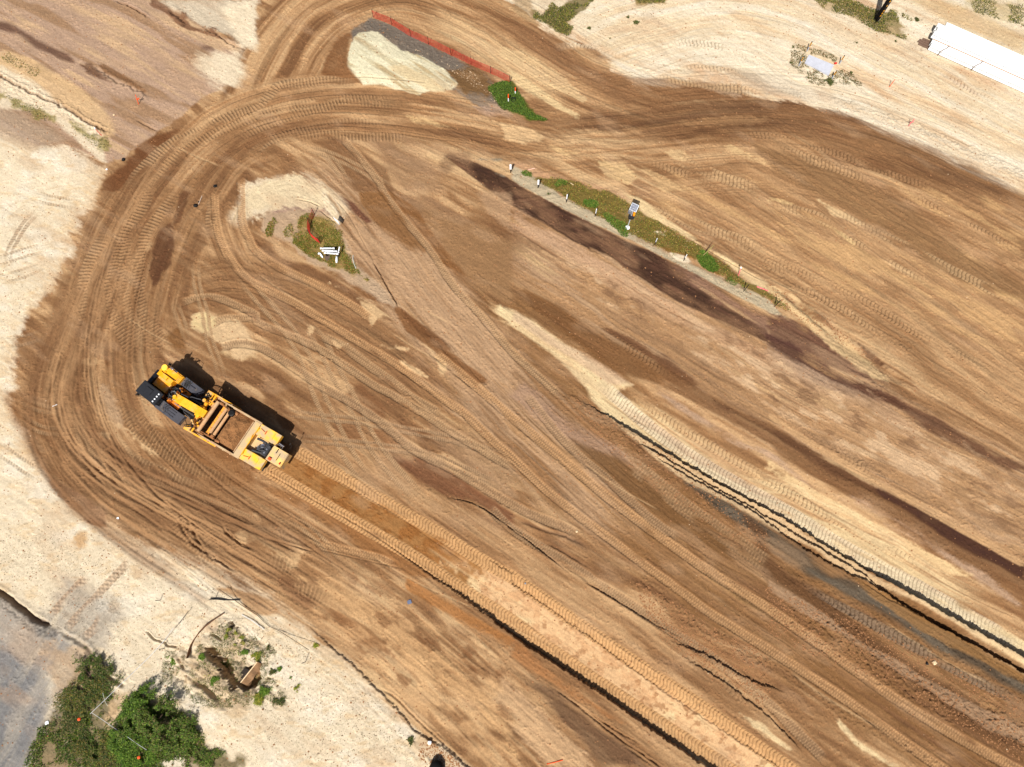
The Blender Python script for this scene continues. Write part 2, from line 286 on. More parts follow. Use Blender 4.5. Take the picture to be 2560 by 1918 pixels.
region(T(1, 1, [(1240, 1000), (1420, 1140), (1640, 1300), (1720, 1400), (1500, 1290), (1330, 1140)]), alb(122, 84, 54), .15, .2, .8)
# island with the pipes
region(T(1, 1, [(-150, -60), (80, -120), (350, -110), (560, -30), (650, 100), (740, 230), (700, 300), (560, 200), (380, 160), (100, 180), (-20, 260), (-80, 120)]), alb(234, 214, 184), .3, .6, .95, 'm')
streaks(Wd(T(1, 1, [(-200, 330), (-60, 80), (150, -60), (400, -70), (600, 40), (760, 260)])), 1.5, [alb(206, 174, 136), SAND, alb(236, 214, 178), SAND], 1.6, 4, .7, 1., 64, fe=1.5)
region(T(1, 1, [(120, 120), (300, 70), (540, 120), (640, 240), (720, 300), (860, 620), (960, 700), (1230, 980), (1180, 1000), (950, 860), (700, 700), (440, 600), (300, 440), (60, 330), (60, 250)]), alb(196, 170, 142), .25, .3, .9, 'm')
region(T(1, 1, [(230, 60), (560, 110), (640, 210), (500, 170), (300, 160), (130, 200)]), alb(176, 146, 128), .2, .3, .9, 'm')
region(T(1, 1, [(380, 220), (560, 180), (720, 330), (760, 520), (870, 660), (950, 750), (820, 700), (600, 620), (450, 550), (330, 440), (330, 380)]), alb(150, 128, 66), .25, .5, .85, 'm')
region(T(1, 1, [(500, 260), (640, 260), (720, 400), (640, 430), (520, 400)]), alb(190, 160, 98), .4, .9, .7, 'm')
region(T(1, 0, [(-100, 1657), (100, 1560), (260, 1520), (380, 1520), (480, 1590), (560, 1657), (560, 1800), (-100, 1800)]), alb(234, 212, 176), .3, .6, .8, 'm')
# wet black strip beside the grass verge
W, m, d = region(T(2, 1, [(-600, -330), (-300, -260), (0, -110), (180, 0), (600, 230), (1100, 470), (1400, 620), (1680, 750), (1500, 760), (1900, 1010), (2209, 1190), (2209, 1300), (1800, 1100), (1400, 930), (1150, 780), (850, 560), (550, 430), (300, 290), (0, 120), (-250, -60), (-420, -190)]), alb(84, 60, 46), .12, .2)
mix(W, m * ss(fbm(DS[W] * .35, DT[W] * .8, 3, 63), .4, .7) * .85, alb(142, 108, 82)); mix(W, m * ss(N_v[W], .45, .8) * .5, alb(104, 72, 58))
W, m, d = region(T(2, 1, [(1400, 640), (1680, 760), (2000, 980), (2209, 1080), (2209, 1230), (1900, 1010), (1560, 800)]), alb(152, 118, 98), .4, .4, .85)
region(T(3, 1, [(0, 1060), (120, 1100), (300, 1200), (560, 1240), (700, 1420), (1000, 1600), (700, 1560), (400, 1420), (0, 1260)]), alb(110, 76, 64), .35, .7, .8)
region(T(3, 1, [(0, 1240), (200, 1300), (350, 1450), (560, 1560), (900, 1700), (1200, 1850), (900, 1800), (500, 1700), (200, 1480), (0, 1330)]), alb(92, 62, 54), .35, .6, .85)
region(T(3, 2, [(650, -30), (900, 60), (1190, 180), (1420, 290), (1650, 430), (1900, 560), (2209, 700), (2600, 940), (2600, 1000), (2209, 770), (1900, 650), (1600, 510), (1350, 400), (1180, 280), (900, 110)]), alb(106, 72, 54), .3, .6, .85)
region(T(3, 2, [(550, -20), (900, 130), (1180, 290), (1400, 480), (1700, 640), (1500, 620), (1100, 400), (800, 200)]), alb(208, 178, 148), .5, .7, .65)
region(T(2, 1, [(0, 130), (300, 320), (700, 560), (1100, 780), (1600, 1100), (2209, 1400), (2209, 1560), (1500, 1170), (900, 850), (400, 560), (0, 300)]), alb(206, 170, 138), .5, .8, .8)
region(T(3, 1, [(0, 1350), (500, 1600), (700, 1800), (300, 1657), (0, 1560)]), alb(204, 174, 146), .5, .6, .7)
# second dark stream
region(T(2, 1, [(100, 850), (350, 950), (700, 1200), (1000, 1350), (1350, 1540), (1700, 1750), (1400, 1657), (900, 1560), (500, 1240), (200, 1010)]), alb(128, 90, 56), .3, .4, .8)
region(T(2, 1, [(750, 1140), (950, 1240), (1350, 1430), (1600, 1640), (1800, 1760), (1500, 1657), (1200, 1420), (900, 1270)]), alb(104, 68, 46), .25, .4, .8)
W, m, d = region(T(2, 2, [(1250, -160), (1600, 0), (1900, 170), (2209, 330)]) + T(3, 2, [(300, 510), (600, 690), (850, 830), (1150, 980), (1380, 1110), (1750, 1310), (2209, 1545), (2800, 1880), (2800, 2200), (2209, 1830), (1700, 1550), (1150, 1200), (600, 930), (300, 740), (0, 500)]) + T(2, 2, [(1900, 350), (1600, 190), (1350, 20)]), alb(128, 92, 62), .25, .5, .8)
region(T(2, 2, [(1600, 40), (2209, 370)]) + T(3, 2, [(300, 530), (600, 710), (1150, 1000), (1750, 1330), (2209, 1560), (2800, 1890), (2800, 2020), (2209, 1700), (1700, 1430), (1150, 1080), (600, 790), (300, 600), (0, 400)]) + T(2, 2, [(1800, 200)]), alb(104, 72, 50), .2, .4, .85)
region(T(3, 2, [(850, 830), (1150, 985), (1380, 1110), (1560, 1200), (2209, 1550), (2209, 1680), (1500, 1300), (1250, 1120), (1000, 1000)]), alb(84, 56, 42), .15, .25, .9)
region(T(2, 2, [(1250, 60), (1500, 200), (1700, 330), (1900, 450), (2209, 600)]) + T(3, 2, [(300, 800), (700, 1010), (1100, 1210), (1500, 1460), (2209, 1900), (1900, 1640), (1300, 1330), (800, 1000), (300, 840), (0, 560)]) + T(2, 2, [(2000, 540), (1600, 300)]), alb(192, 162, 136), .3, .5, .8)
region(T(3, 2, [(0, 240), (500, 560), (1000, 860), (1500, 1110), (2209, 1530), (2209, 1590), (1500, 1190), (900, 860), (400, 570), (0, 300)]), alb(206, 168, 126), .1, .1, .9)
# cream causeway
W, m, d = region(T(1, 1, [(2090, 960), (2209, 1010)]) + T(2, 1, [(200, 1120), (500, 1340), (800, 1540), (1050, 1657)]) + T(2, 2, [(900, 60), (1200, 230), (1600, 500), (1900, 700), (2209, 880)]) + T(3, 2, [(400, 1120), (800, 1340), (1300, 1657)]) + T(3, 3, [(1500, 160), (1900, 370), (2400, 640), (2900, 920), (2900, 1180), (2209, 760), (1500, 330), (950, -10)]) + T(3, 2, [(600, 1450), (200, 1190), (0, 1085)]) + T(2, 2, [(1900, 910), (1600, 740), (1300, 560), (1000, 380), (800, 260), (640, 40)]) + T(2, 1, [(560, 1600), (350, 1380), (0, 1170)]) + T(1, 1, [(2060, 1020)]), CREAM, .25, .25)
n = fbm(DS[W] / 10, DT[W] * 1.7, 3, 66); mix(W, m * ss(n, .55, .75) * .7, TAN2)
region(T(2, 2, [(1000, 60), (1400, 330), (1900, 620), (2209, 800)]) + T(3, 2, [(500, 1100), (1100, 1450), (1500, 1657), (1300, 1657), (600, 1240), (0, 880)]) + T(2, 2, [(1800, 640), (1300, 380)]), alb(208, 164, 112), .2, .35, .7)
region(T(3, 2, [(0, 640), (400, 900), (900, 1180), (1400, 1440), (1800, 1657), (1600, 1657), (900, 1280), (400, 980), (0, 720)]), alb(240, 208, 160), .15, .3, .8)
region(T(2, 1, [(0, 1000), (400, 1280), (900, 1560), (1050, 1657), (850, 1657), (450, 1400), (0, 1100)]), alb(216, 186, 154), .2, .2, .8)
region(T(2, 2, [(560, 80), (700, 190), (1000, 400), (900, 400), (640, 240)]), PINKD, .2, .2, .8)
region(T(2, 2, [(100, 0), (500, 350), (900, 560), (1000, 680), (700, 600), (400, 420), (0, 100)]), alb(176, 144, 120), .4, .5, .8)
region(T(2, 2, [(500, 480), (900, 620), (1300, 950), (1800, 1300), (2209, 1600), (2209, 1657), (1700, 1400), (1200, 1080), (800, 800)]), alb(128, 94, 60), .3, .4, .8)
W, m, d = region(T(2, 2, [(1500, 850), (1700, 940), (1850, 1010), (2209, 1230)]) + T(3, 2, [(0, 1240), (300, 1440), (550, 1657)]) + T(3, 3, [(700, 30), (1100, 270), (1500, 480), (2209, 900), (2700, 1180), (2700, 1300), (2209, 1040), (1600, 700), (1100, 400), (560, 80), (330, -10)]) + T(3, 2, [(200, 1540), (0, 1400)]) + T(2, 2, [(2000, 1230), (1750, 1080)]), alb(96, 84, 70), .35, .4, .92)
mix(W, m * ss(N_w[W], .52, .7) * .5, alb(132, 120, 104))
region(T(2, 2, [(2000, 1120), (2209, 1300)]) + T(3, 2, [(0, 1480), (200, 1657)]) + T(3, 3, [(300, 60), (900, 500), (1500, 900), (2209, 1330), (2209, 1560), (1700, 1330), (1200, 930), (700, 560), (0, 100)]), alb(112, 80, 54), .35, .5, .8)
region(T(3, 3, [(0, 40), (350, 250), (700, 510), (1100, 720), (1500, 970), (1900, 1170), (2400, 1450), (2400, 1550), (1900, 1330), (1400, 1010), (1000, 760), (600, 500), (300, 330), (0, 120)]), alb(178, 146, 116), .15, .25, .85)
region(T(3, 3, [(570, 1200), (800, 1440), (1100, 1620), (1250, 1700), (1050, 1657), (800, 1520), (640, 1350)]), CREAM, .12, .2, .85)
region(T(2, 3, [(1950, 1180), (2209, 1300), (2209, 1420), (2050, 1300)]) + T(3, 3, [(0, 1340), (200, 1500), (120, 1480)]), CREAM, .15, .3, .8)
# the fresh cut: moist soil between the tracks, drying pale to the south-east
W, S, t, L = st(Wd(T(1, 2, [(60, 600), (190, 660), (625, 900), (990, 1110), (1400, 1360), (1725, 1560)]) + T(2, 3, [(20, 270), (450, 540), (1000, 910), (1500, 1270), (2000, 1640), (2400, 1930)])), 2.6, .6)
w2 = 1.25 + .65 * ss(S, 17, 23)
m = ss(w2 - np.abs(t) + (N_v[W] - .5) * .2, -.1, .12) * ss(S, 0, 2.5)
dry = ss(S + (N_m[W] - .5) * 9 + (N_l[W] - .5) * 5, 19.5, 23.5)
q_ = (ORG + (alb(160, 110, 62) - ORG) * ss(N_m[W], .4, .7)[..., None]); p_ = alb(230, 190, 146) + (alb(206, 162, 120) - alb(230, 190, 146)) * (ss(N_m[W], .5, .7) * .7)[..., None]
p_ = p_ + (alb(240, 210, 164) - p_) * (ss(fbm(DS[W] / 3, DT[W] * .7, 3, 78), .52, .68) * .8)[..., None]; p_ = p_ + (alb(170, 124, 84) - p_) * (ss(fbm(X[W] * 2.1, Y[W] * 2.1, 3, 77), .62, .74) * .6)[..., None]
mix(W, m, q_ + (p_ - q_) * dry[..., None])
region(T(1, 2, [(0, 850), (300, 950), (700, 1130), (1000, 1330), (1300, 1500), (1500, 1657), (1300, 1657), (900, 1430), (500, 1130), (200, 1000)]), alb(160, 112, 68), .25, .25, .75)
region(T(1, 3, [(1300, 0), (1700, 260), (2209, 560), (2209, 640), (1800, 420), (1300, 130)]), alb(180, 126, 76), .2, .3, .85)
region(T(2, 3, [(0, 560), (300, 800), (700, 1080), (1000, 1300), (800, 1230), (300, 900), (0, 700)]), alb(176, 122, 76), .25, .3, .7)
region(T(2, 3, [(50, 850), (400, 1030), (750, 1290), (1050, 1500), (1200, 1657), (800, 1657), (600, 1450), (350, 1150)]), alb(112, 84, 64), .3, .5, .75)
region(T(2, 3, [(-100, 850), (150, 1050), (400, 1300), (600, 1520), (720, 1657), (300, 1657), (0, 1350), (-200, 1100)]), alb(220, 184, 144), .3, .6, .7)
region(T(1, 2, [(0, 1150), (200, 1200), (420, 1400), (300, 1560), (100, 1420), (-200, 1300)]), alb(224, 190, 146), .35, .8, .65, 'm')
region(T(1, 3, [(400, 0), (900, 240), (1200, 440), (1700, 760), (2209, 1200), (2209, 1500), (1700, 1050), (1200, 640), (700, 330), (400, 120)]), alb(214, 174, 128), .5, 1.2, .7)
region(T(1, 3, [(200, 30), (500, 50), (600, 200), (420, 280), (260, 150)]), alb(122, 82, 56), .4, .5, .8, 'm')
region(T(1, 3, [(600, 300), (800, 340), (1000, 470), (1100, 600), (900, 560), (700, 470)]), alb(140, 98, 64), .4, .5, .8)
region(T(0, 0, [(1200, 1250), (1420, 1140), (1560, 1110), (1430, 1230), (1250, 1420), (1000, 1657), (850, 1657), (900, 1560), (1080, 1420)]), alb(122, 80, 50), .2, .3, .8)
region(T(0, 1, [(1370, 320), (1460, 280), (1500, 360), (1480, 650), (1400, 680), (1320, 880), (1300, 650), (1330, 500)]), alb(100, 66, 46), .15, .3, .85)
region(T(0, 1, [(1480, 300), (1560, 0), (1640, 0), (1560, 250)]), alb(112, 76, 52), .15, .2, .8)
region(T(0, 1, [(890, 1250), (930, 1300), (970, 1450), (920, 1540), (890, 1400)]), alb(120, 78, 46), .12, .2, .85)
region(T(0, 1, [(1660, 1080), (1780, 1040), (1900, 1080), (2050, 1130), (2150, 1280), (1950, 1300), (1850, 1250), (1740, 1230), (1640, 1180)]), alb(232, 206, 156), .2, .4, .9, 'm')
region(T(0, 1, [(1850, 1100), (2050, 1130), (2160, 1290), (1900, 1290)]), alb(212, 180, 146), .3, .3, .7, 'm')
region(T(0, 1, [(1900, 1370), (2209, 1340), (2209, 1460), (1960, 1430)]), alb(222, 190, 146), .25, .4, .7, 'm')
region(T(0, 1, [(1430, 1220), (1560, 1180), (1600, 1350), (1480, 1330)]), alb(134, 94, 56), .25, .3, .8)
for q in ([(600, 1440), (850, 1450), (840, 1490), (640, 1490)], [(1180, 1020), (1300, 1000), (1240, 1100)], [(1240, 420), (1320, 440), (1260, 520)]): region(T(0, 1, q), TAN2, .2, .3, .6, 'm')
region(T(0, 2, [(840, 0), (940, 20), (1080, 330), (1060, 430), (900, 220)]), alb(194, 164, 132), .3, .4, .7, 'm')
for q in ([(980, 330), (1160, 420), (1420, 640), (1380, 650), (1180, 500)], [(860, 420), (960, 400), (920, 540)], [(1230, 800), (1400, 860), (1500, 1000), (1350, 930)], [(1700, 700), (1900, 740), (1800, 760)]): region(T(0, 2, q), TAN2, .2, .4, .8, 'm')
region(T(0, 2, [(1300, 340), (1450, 380), (1700, 480), (1950, 560), (2209, 700), (2209, 900), (1900, 860), (1500, 640), (1200, 440)]), alb(142, 100, 62), .3, .4, .75)
region(T(0, 2, [(370, 740), (600, 880), (800, 1040), (900, 1100), (880, 1220), (760, 1200), (700, 1080), (560, 980), (430, 850)]), alb(150, 112, 84), .18, .5, .85)
region(Z(400, 1460, 5.5225, [(740, 60), (1000, 60), (1300, 130), (1560, 250), (1700, 400), (1450, 440), (1320, 440), (1150, 290), (1110, 210)]), alb(190, 152, 112), .15, .15, .9, 'm')
region(T(1, 0, [(1660, 1300), (1850, 1290), (1900, 1390), (1720, 1420), (1640, 1500), (1560, 1450)]), alb(118, 86, 62), .4, .6, .6)
region(T(1, 1, [(1900, 0), (2209, 0), (2209, 330), (2000, 170)]) , PINK, .3, .4, .6)
region(T(3, 1, [(0, 790), (200, 900), (420, 1060), (600, 1230), (800, 1380), (1000, 1560), (1100, 1640), (900, 1600), (640, 1420), (400, 1200), (200, 1030), (0, 900)]), alb(226, 196, 150), .2, .3, .85, 'm')
region(T(3, 1, [(80, 820), (250, 950), (500, 1090), (640, 1240), (560, 1200), (380, 1080), (150, 920)]), alb(136, 98, 66), .12, .2, .9)
region(T(3, 1, [(740, 1270), (900, 1390), (1000, 1480), (1110, 1550), (1000, 1520), (860, 1420)]), alb(96, 60, 38), .1, .15, .9)
# pale sandy shoulder above the verge, stony verge, moss
region(T(2, 1, [(870, -20), (1100, 40), (1300, 200), (1600, 420), (1850, 560), (2209, 780), (2209, 900), (1950, 700), (1700, 500), (1400, 330), (1150, 200), (960, 60)]), alb(238, 210, 164), .18, .2, .9)
region(T(2, 0, [(0, 1390), (200, 1450), (480, 1550), (700, 1600), (950, 1657), (1100, 1760), (700, 1657), (300, 1600), (0, 1500)]), alb(198, 156, 122), .3, .3, .7)
region(T(1, 0, [(1850, 1380), (2100, 1360), (2209, 1400), (2209, 1560), (1980, 1450)]) + T(2, 0, [(0, 1550), (0, 1400)]), alb(158, 146, 124), .15, .2, .9, 'm')
verge = T(2, 0, [(0, 1430), (150, 1500), (400, 1657)]) + T(2, 1, [(400, 20), (700, 170), (1000, 330), (1200, 440), (1420, 560), (1700, 690), (1950, 790), (2209, 930)]) + T(3, 1, [(100, 1040), (180, 1090), (0, 1040)]) + T(2, 1, [(2209, 1030), (1900, 880), (1650, 745), (1400, 610), (1100, 455), (600, 225), (180, 0)]) + T(2, 0, [(0, 1560)])
region(verge, alb(196, 180, 152), .1, .08, 1., 'm')
G_VERGE = T(2, 0, [(60, 1480), (250, 1540), (420, 1540), (560, 1570), (740, 1640)]) + T(2, 1, [(560, 0), (830, -20), (950, 60), (1130, 180), (1250, 250), (1500, 400), (1640, 480), (1850, 640), (1990, 760), (2209, 870)]) + T(3, 1, [(210, 1010), (120, 1000), (0, 920)]) + T(2, 1, [(2209, 920), (1960, 790), (1740, 690), (1560, 560), (1400, 540), (1250, 470), (1060, 380), (940, 330), (840, 250), (600, 130), (430, 20)]) + T(2, 0, [(260, 1600)])
region(G_VERGE, alb(128, 112, 58), .12, .25, .95, 'm'); 
region(T(2, 1, [(700, 180), (900, 300), (1200, 440), (1500, 540), (1800, 720), (2100, 880), (1900, 800), (1500, 610), (1100, 420)]), RUST, .2, .25, .5, 'm')
for q in ([(1210, 330), (1290, 340), (1330, 375), (1250, 365)], [(1440, 440), (1530, 460), (1520, 475), (1450, 460)], [(1330, 510), (1500, 560), (1600, 640), (1420, 590)]): region(T(2, 1, q), SAND, .1, .15, .9, 'm')
G_ISL = T(1, 0, [(2010, 780), (2080, 710), (2209, 700)]) + T(2, 0, [(20, 740), (100, 850), (120, 900), (180, 960), (310, 1045), (150, 1045), (50, 980)]) + T(1, 0, [(2150, 950), (2060, 860)])
region(G_ISL, alb(96, 100, 40), .15, .25, .95, 'm')
G_N = T(2, 0, [(160, 130), (200, 100), (250, 150), (350, 30), (400, 100), (450, 30), (600, -60), (760, -60), (650, 60), (480, 200), (530, 240), (480, 300), (420, 290), (300, 220), (200, 180)])
region(G_N, alb(120, 106, 56), .15, .4, .85, 'm')
region(T(2, 0, [(1050, -30), (1350, -30), (1300, 30), (1080, 40)]), alb(150, 126, 70), .2, .5, .8, 'm')
region(T(2, 0, [(0, -20), (160, -20), (160, 120), (240, 260), (60, 140), (0, 60)]), alb(176, 148, 112), .3, .5, .7, 'm')
# gravel road in the south-west corner
W, m, d = region([(-900, 1300), (-200, 1420)] + T(0, 3, [(0, 150), (150, 270), (300, 380), (430, 440), (560, 520), (700, 620), (560, 700), (380, 900), (420, 1060), (380, 1240), (310, 1450), (230, 1657)]) + [(20, 2100), (-900, 2200)], alb(190, 178, 164), .5, .5)
region([(-900, 1500), (-200, 1560)] + T(0, 3, [(0, 590), (130, 660), (250, 800), (380, 890), (420, 1060), (380, 1240), (310, 1450), (230, 1657)]) + [(20, 2100), (-900, 2200)], alb(142, 140, 140), .7, .8, .95, 'l')
streaks(Wd([(-60, 1960), (60, 1780), (170, 1600), (260, 1450)]), 4.2, [alb(128, 126, 126), alb(150, 148, 146), alb(196, 186, 170)], 1., 6, .5, 2., 61, fe=2.)
region(T(0, 3, [(60, 1250), (200, 1050), (360, 880), (300, 1100), (60, 1400)]), alb(184, 174, 162), .4, .4, .6)
G_SW = T(0, 3, [(640, 820), (800, 740), (930, 860), (960, 1000), (1030, 1060), (990, 1280), (1150, 1180), (1200, 1020), (1330, 1060), (1560, 1180), (1750, 1400), (1800, 1500), (2100, 1600), (2050, 1700), (300, 1700), (260, 1540), (400, 1290), (540, 1120)])
region(G_SW, alb(112, 100, 62), .4, .7, .85, 'm')
region(T(0, 3, [(560, 1420), (680, 1450), (640, 1540), (540, 1560)]), SAND, .2, .3, .8, 'm')
region(T(0, 3, [(1030, 1000), (1200, 1080), (1100, 1250), (960, 1330), (940, 1200)]), alb(214, 184, 146), .3, .4, .8, 'm')
region(T(0, 3, [(1400, 1480), (1620, 1560), (1600, 1657), (1340, 1657)]), SANDP, .2, .3, .8, 'm')
region(T(0, 3, [(400, 600), (800, 650), (850, 800), (700, 1000), (500, 1100), (420, 800)]), alb(196, 170, 140), .5, .8, .7, 'm')
region(T(0, 3, [(1700, 600), (2100, 620), (2209, 900), (2100, 1300), (1700, 1000), (1600, 800)]), alb(206, 178, 140), .4, .6, .5, 'm')
region(T(0, 2, [(640, 1290), (760, 1290), (700, 1450), (650, 1420)]), alb(206, 166, 118), .3, .4, .8, 'm')

# dry crust left along the foot of the cut, blotched dust on the middle flats
region(T(2, 2, [(860, 300), (1000, 385), (1300, 560), (1600, 740), (1900, 910), (2209, 1080)]) + T(3, 2, [(400, 1320), (960, 1657)]) + T(3, 3, [(1290, 185), (1540, 325), (2209, 700), (2209, 740), (1500, 350), (1100, 130), (760, 0)]) + T(3, 2, [(760, 1657), (400, 1420), (0, 1230)]) + T(2, 2, [(1850, 1010), (1500, 830), (1200, 600), (1000, 440)]), alb(222, 192, 152), .15, .25, .85)
streaks(Wd(T(2, 2, [(900, 90), (1500, 500), (2000, 810)]) + T(3, 2, [(300, 1010), (900, 1340), (1400, 1640)]) + T(3, 3, [(2000, 300)])), 1.9, [BRL, TAN, CREAM, TAN, CREAM], 1.3, 20, .85, 1.4, 40)
region(T(3, 3, [(700, 0), (1000, 160), (1500, 450), (2209, 820), (2209, 930), (1700, 680), (1300, 450), (900, 180)]), alb(168, 126, 78), .15, .3, .7)
W, m, d = region(T(2, 1, [(0, 330), (500, 560), (1100, 860), (1700, 1150), (2209, 1400)]) + T(3, 1, [(400, 1657)]) + T(3, 2, [(900, 150), (1500, 500), (2209, 860), (2209, 1300), (1500, 980), (900, 620), (300, 330), (0, 200)]) + T(2, 1, [(1800, 1560), (1200, 1200), (600, 800), (200, 520)]), BRL, .8, .8, .45)
n = fbm(DS[W] / 2.6, DT[W] * .9, 4, 101); mix(W, m * ss(n, .5, .68) * .75, alb(222, 190, 154)); mix(W, m * ss(-n, -.42, -.3) * .6, alb(134, 100, 74))
W, m, d = region(T(3, 0, [(0, 1300), (900, 1600), (1600, 1657), (2209, 1657)]) + T(3, 1, [(2209, 1500), (1500, 1200), (600, 800), (0, 400)]) + T(2, 1, [(1300, 200), (1200, 0)]) + T(2, 0, [(1300, 1500), (1700, 1450)]), BRL, .8, .8, .2)
n = fbm(DS[W] / 5., DT[W] * 1.1, 4, 103); mix(W, m * ss(n, .52, .7) * .55, alb(222, 182, 132)); mix(W, m * ss(-n, -.42, -.3) * .5, alb(150, 112, 78))
W, m, d = region(T(1, 3, [(100, 100), (900, 0), (1600, 400), (2209, 800), (2209, 1657), (1900, 1657), (1100, 900), (600, 500)]), BRL, .8, .8, .1)
n = fbm(DS[W] / 2.2, DT[W] * .8, 4, 105); mix(W, m * ss(n, .5, .68) * .5, alb(220, 180, 134)); mix(W, m * ss(-n, -.42, -.3) * .6, alb(134, 92, 60))

for q, c_, o_ in ((T(2, 0, [(-100, 390), (100, 450), (300, 560), (500, 700), (640, 840), (600, 880), (420, 780), (180, 620), (-100, 480)]), alb(226, 196, 152), .7), (T(2, 0, [(-60, 560), (120, 680), (320, 820), (580, 980), (570, 1020), (380, 930), (150, 780), (0, 680)]), alb(232, 204, 158), .8),
    (T(2, 0, [(-100, 1060), (60, 1090), (260, 1160), (280, 1230), (100, 1240), (-60, 1200)]), alb(226, 192, 148), .8), (T(2, 0, [(300, 1250), (560, 1290), (620, 1340), (400, 1330)]), alb(222, 188, 140), .7), (T(2, 0, [(720, 1380), (960, 1400), (1100, 1520), (1000, 1600), (800, 1520)]), alb(228, 196, 148), .75), (T(2, 0, [(1050, 1400), (1300, 1500), (1600, 1657), (1300, 1657)]), alb(218, 184, 138), .6),
    (T(2, 0, [(1380, 1060), (1700, 1010), (2209, 1000), (2209, 1060), (1800, 1080), (1450, 1100)]), alb(200, 160, 116), .3), (T(2, 0, [(1800, 1240), (1900, 1250), (2209, 1400), (2209, 1430), (1900, 1310)]), alb(226, 192, 144), .85), (T(2, 0, [(1300, 1290), (1450, 1300), (1560, 1400), (1400, 1380)]), alb(228, 196, 150), .7),
    (T(1, 0, [(1300, 1000), (1500, 1040), (1700, 1100), (1560, 1090), (1350, 1050)]), alb(222, 188, 140), .7), (T(3, 1, [(0, 50), (250, 90), (200, 110), (0, 80)]), alb(232, 198, 146), .8), (T(3, 1, [(440, 70), (700, 190), (860, 290), (780, 290), (560, 180)]), alb(234, 204, 158), .75), (T(3, 1, [(550, 290), (760, 420), (740, 460), (600, 350)]), alb(232, 200, 146), .7), (T(3, 1, [(1900, 810), (2209, 900), (2209, 960), (2000, 900)]), alb(228, 190, 136), .8),
    (T(3, 1, [(1380, 590), (1560, 640), (1640, 700), (1500, 680)]), alb(226, 192, 148), .6), (T(1, 2, [(120, 1260), (240, 1270), (340, 1340), (240, 1400), (100, 1350)]), alb(216, 176, 134), .7)): region(q, c_, .18, .4, o_)
cr = lambda p: [(1280 + x / .991, y / .991) for x, y in p]
region(cr([(585, 350), (700, 385), (850, 440), (1000, 520), (1130, 640), (1300, 715), (1300, 760), (1100, 690), (950, 600), (800, 505), (650, 425)]), alb(150, 115, 80), .3, .35, .75)
region(cr([(150, 160), (260, 230), (360, 265), (420, 250), (600, 250), (560, 210), (420, 200), (300, 190)]), alb(142, 104, 72), .3, .3, .7)
region(cr([(-40, 60), (100, 90), (220, 200), (330, 260), (280, 265), (160, 190), (40, 120)]), alb(150, 112, 80), .3, .4, .6)
region(T(1, 2, [(700, 140), (900, 0), (1130, 240), (1100, 320), (900, 260)]), alb(132, 90, 60), .25, .3, .6); region(T(1, 2, [(640, 330), (860, 330), (960, 480), (760, 480)]), alb(138, 96, 64), .2, .3, .6); region(T(1, 2, [(1000, 380), (1150, 400), (1400, 540), (1100, 520)]), alb(140, 98, 66), .2, .3, .6)
region(T(1, 2, [(1150, 640), (1500, 660), (2000, 960), (2209, 1120), (2209, 1240), (1900, 1040), (1600, 950), (1300, 760)]), alb(126, 84, 60), .25, .4, .75)
region(T(1, 2, [(1500, 250), (1900, 500), (2209, 760), (2209, 980), (1800, 760), (1500, 500)]), alb(172, 140, 108), .6, .6, .6)
region(T(0, 2, [(0, 60), (150, 130), (700, 420), (900, 800), (700, 900), (400, 700), (150, 400)]), alb(158, 116, 78), .6, .5, .45)

region(T(0, 1, [(1650, 1090), (1780, 1035), (1920, 1070), (2080, 1130), (2180, 1290), (2209, 1400), (2050, 1440), (1900, 1300), (1740, 1230), (1640, 1180)]), alb(222, 190, 150), .3, .35, .85, 'm')
region(T(0, 1, [(1660, 1090), (1780, 1040), (1880, 1075), (1850, 1180), (1780, 1230), (1650, 1180)]), alb(236, 210, 160), .2, .3, .9, 'm')
# ---- prints of wheels
SC = alb(212, 166, 116); TR = alb(218, 174, 128); TRG = alb(194, 160, 124); TRP = alb(206, 170, 130)
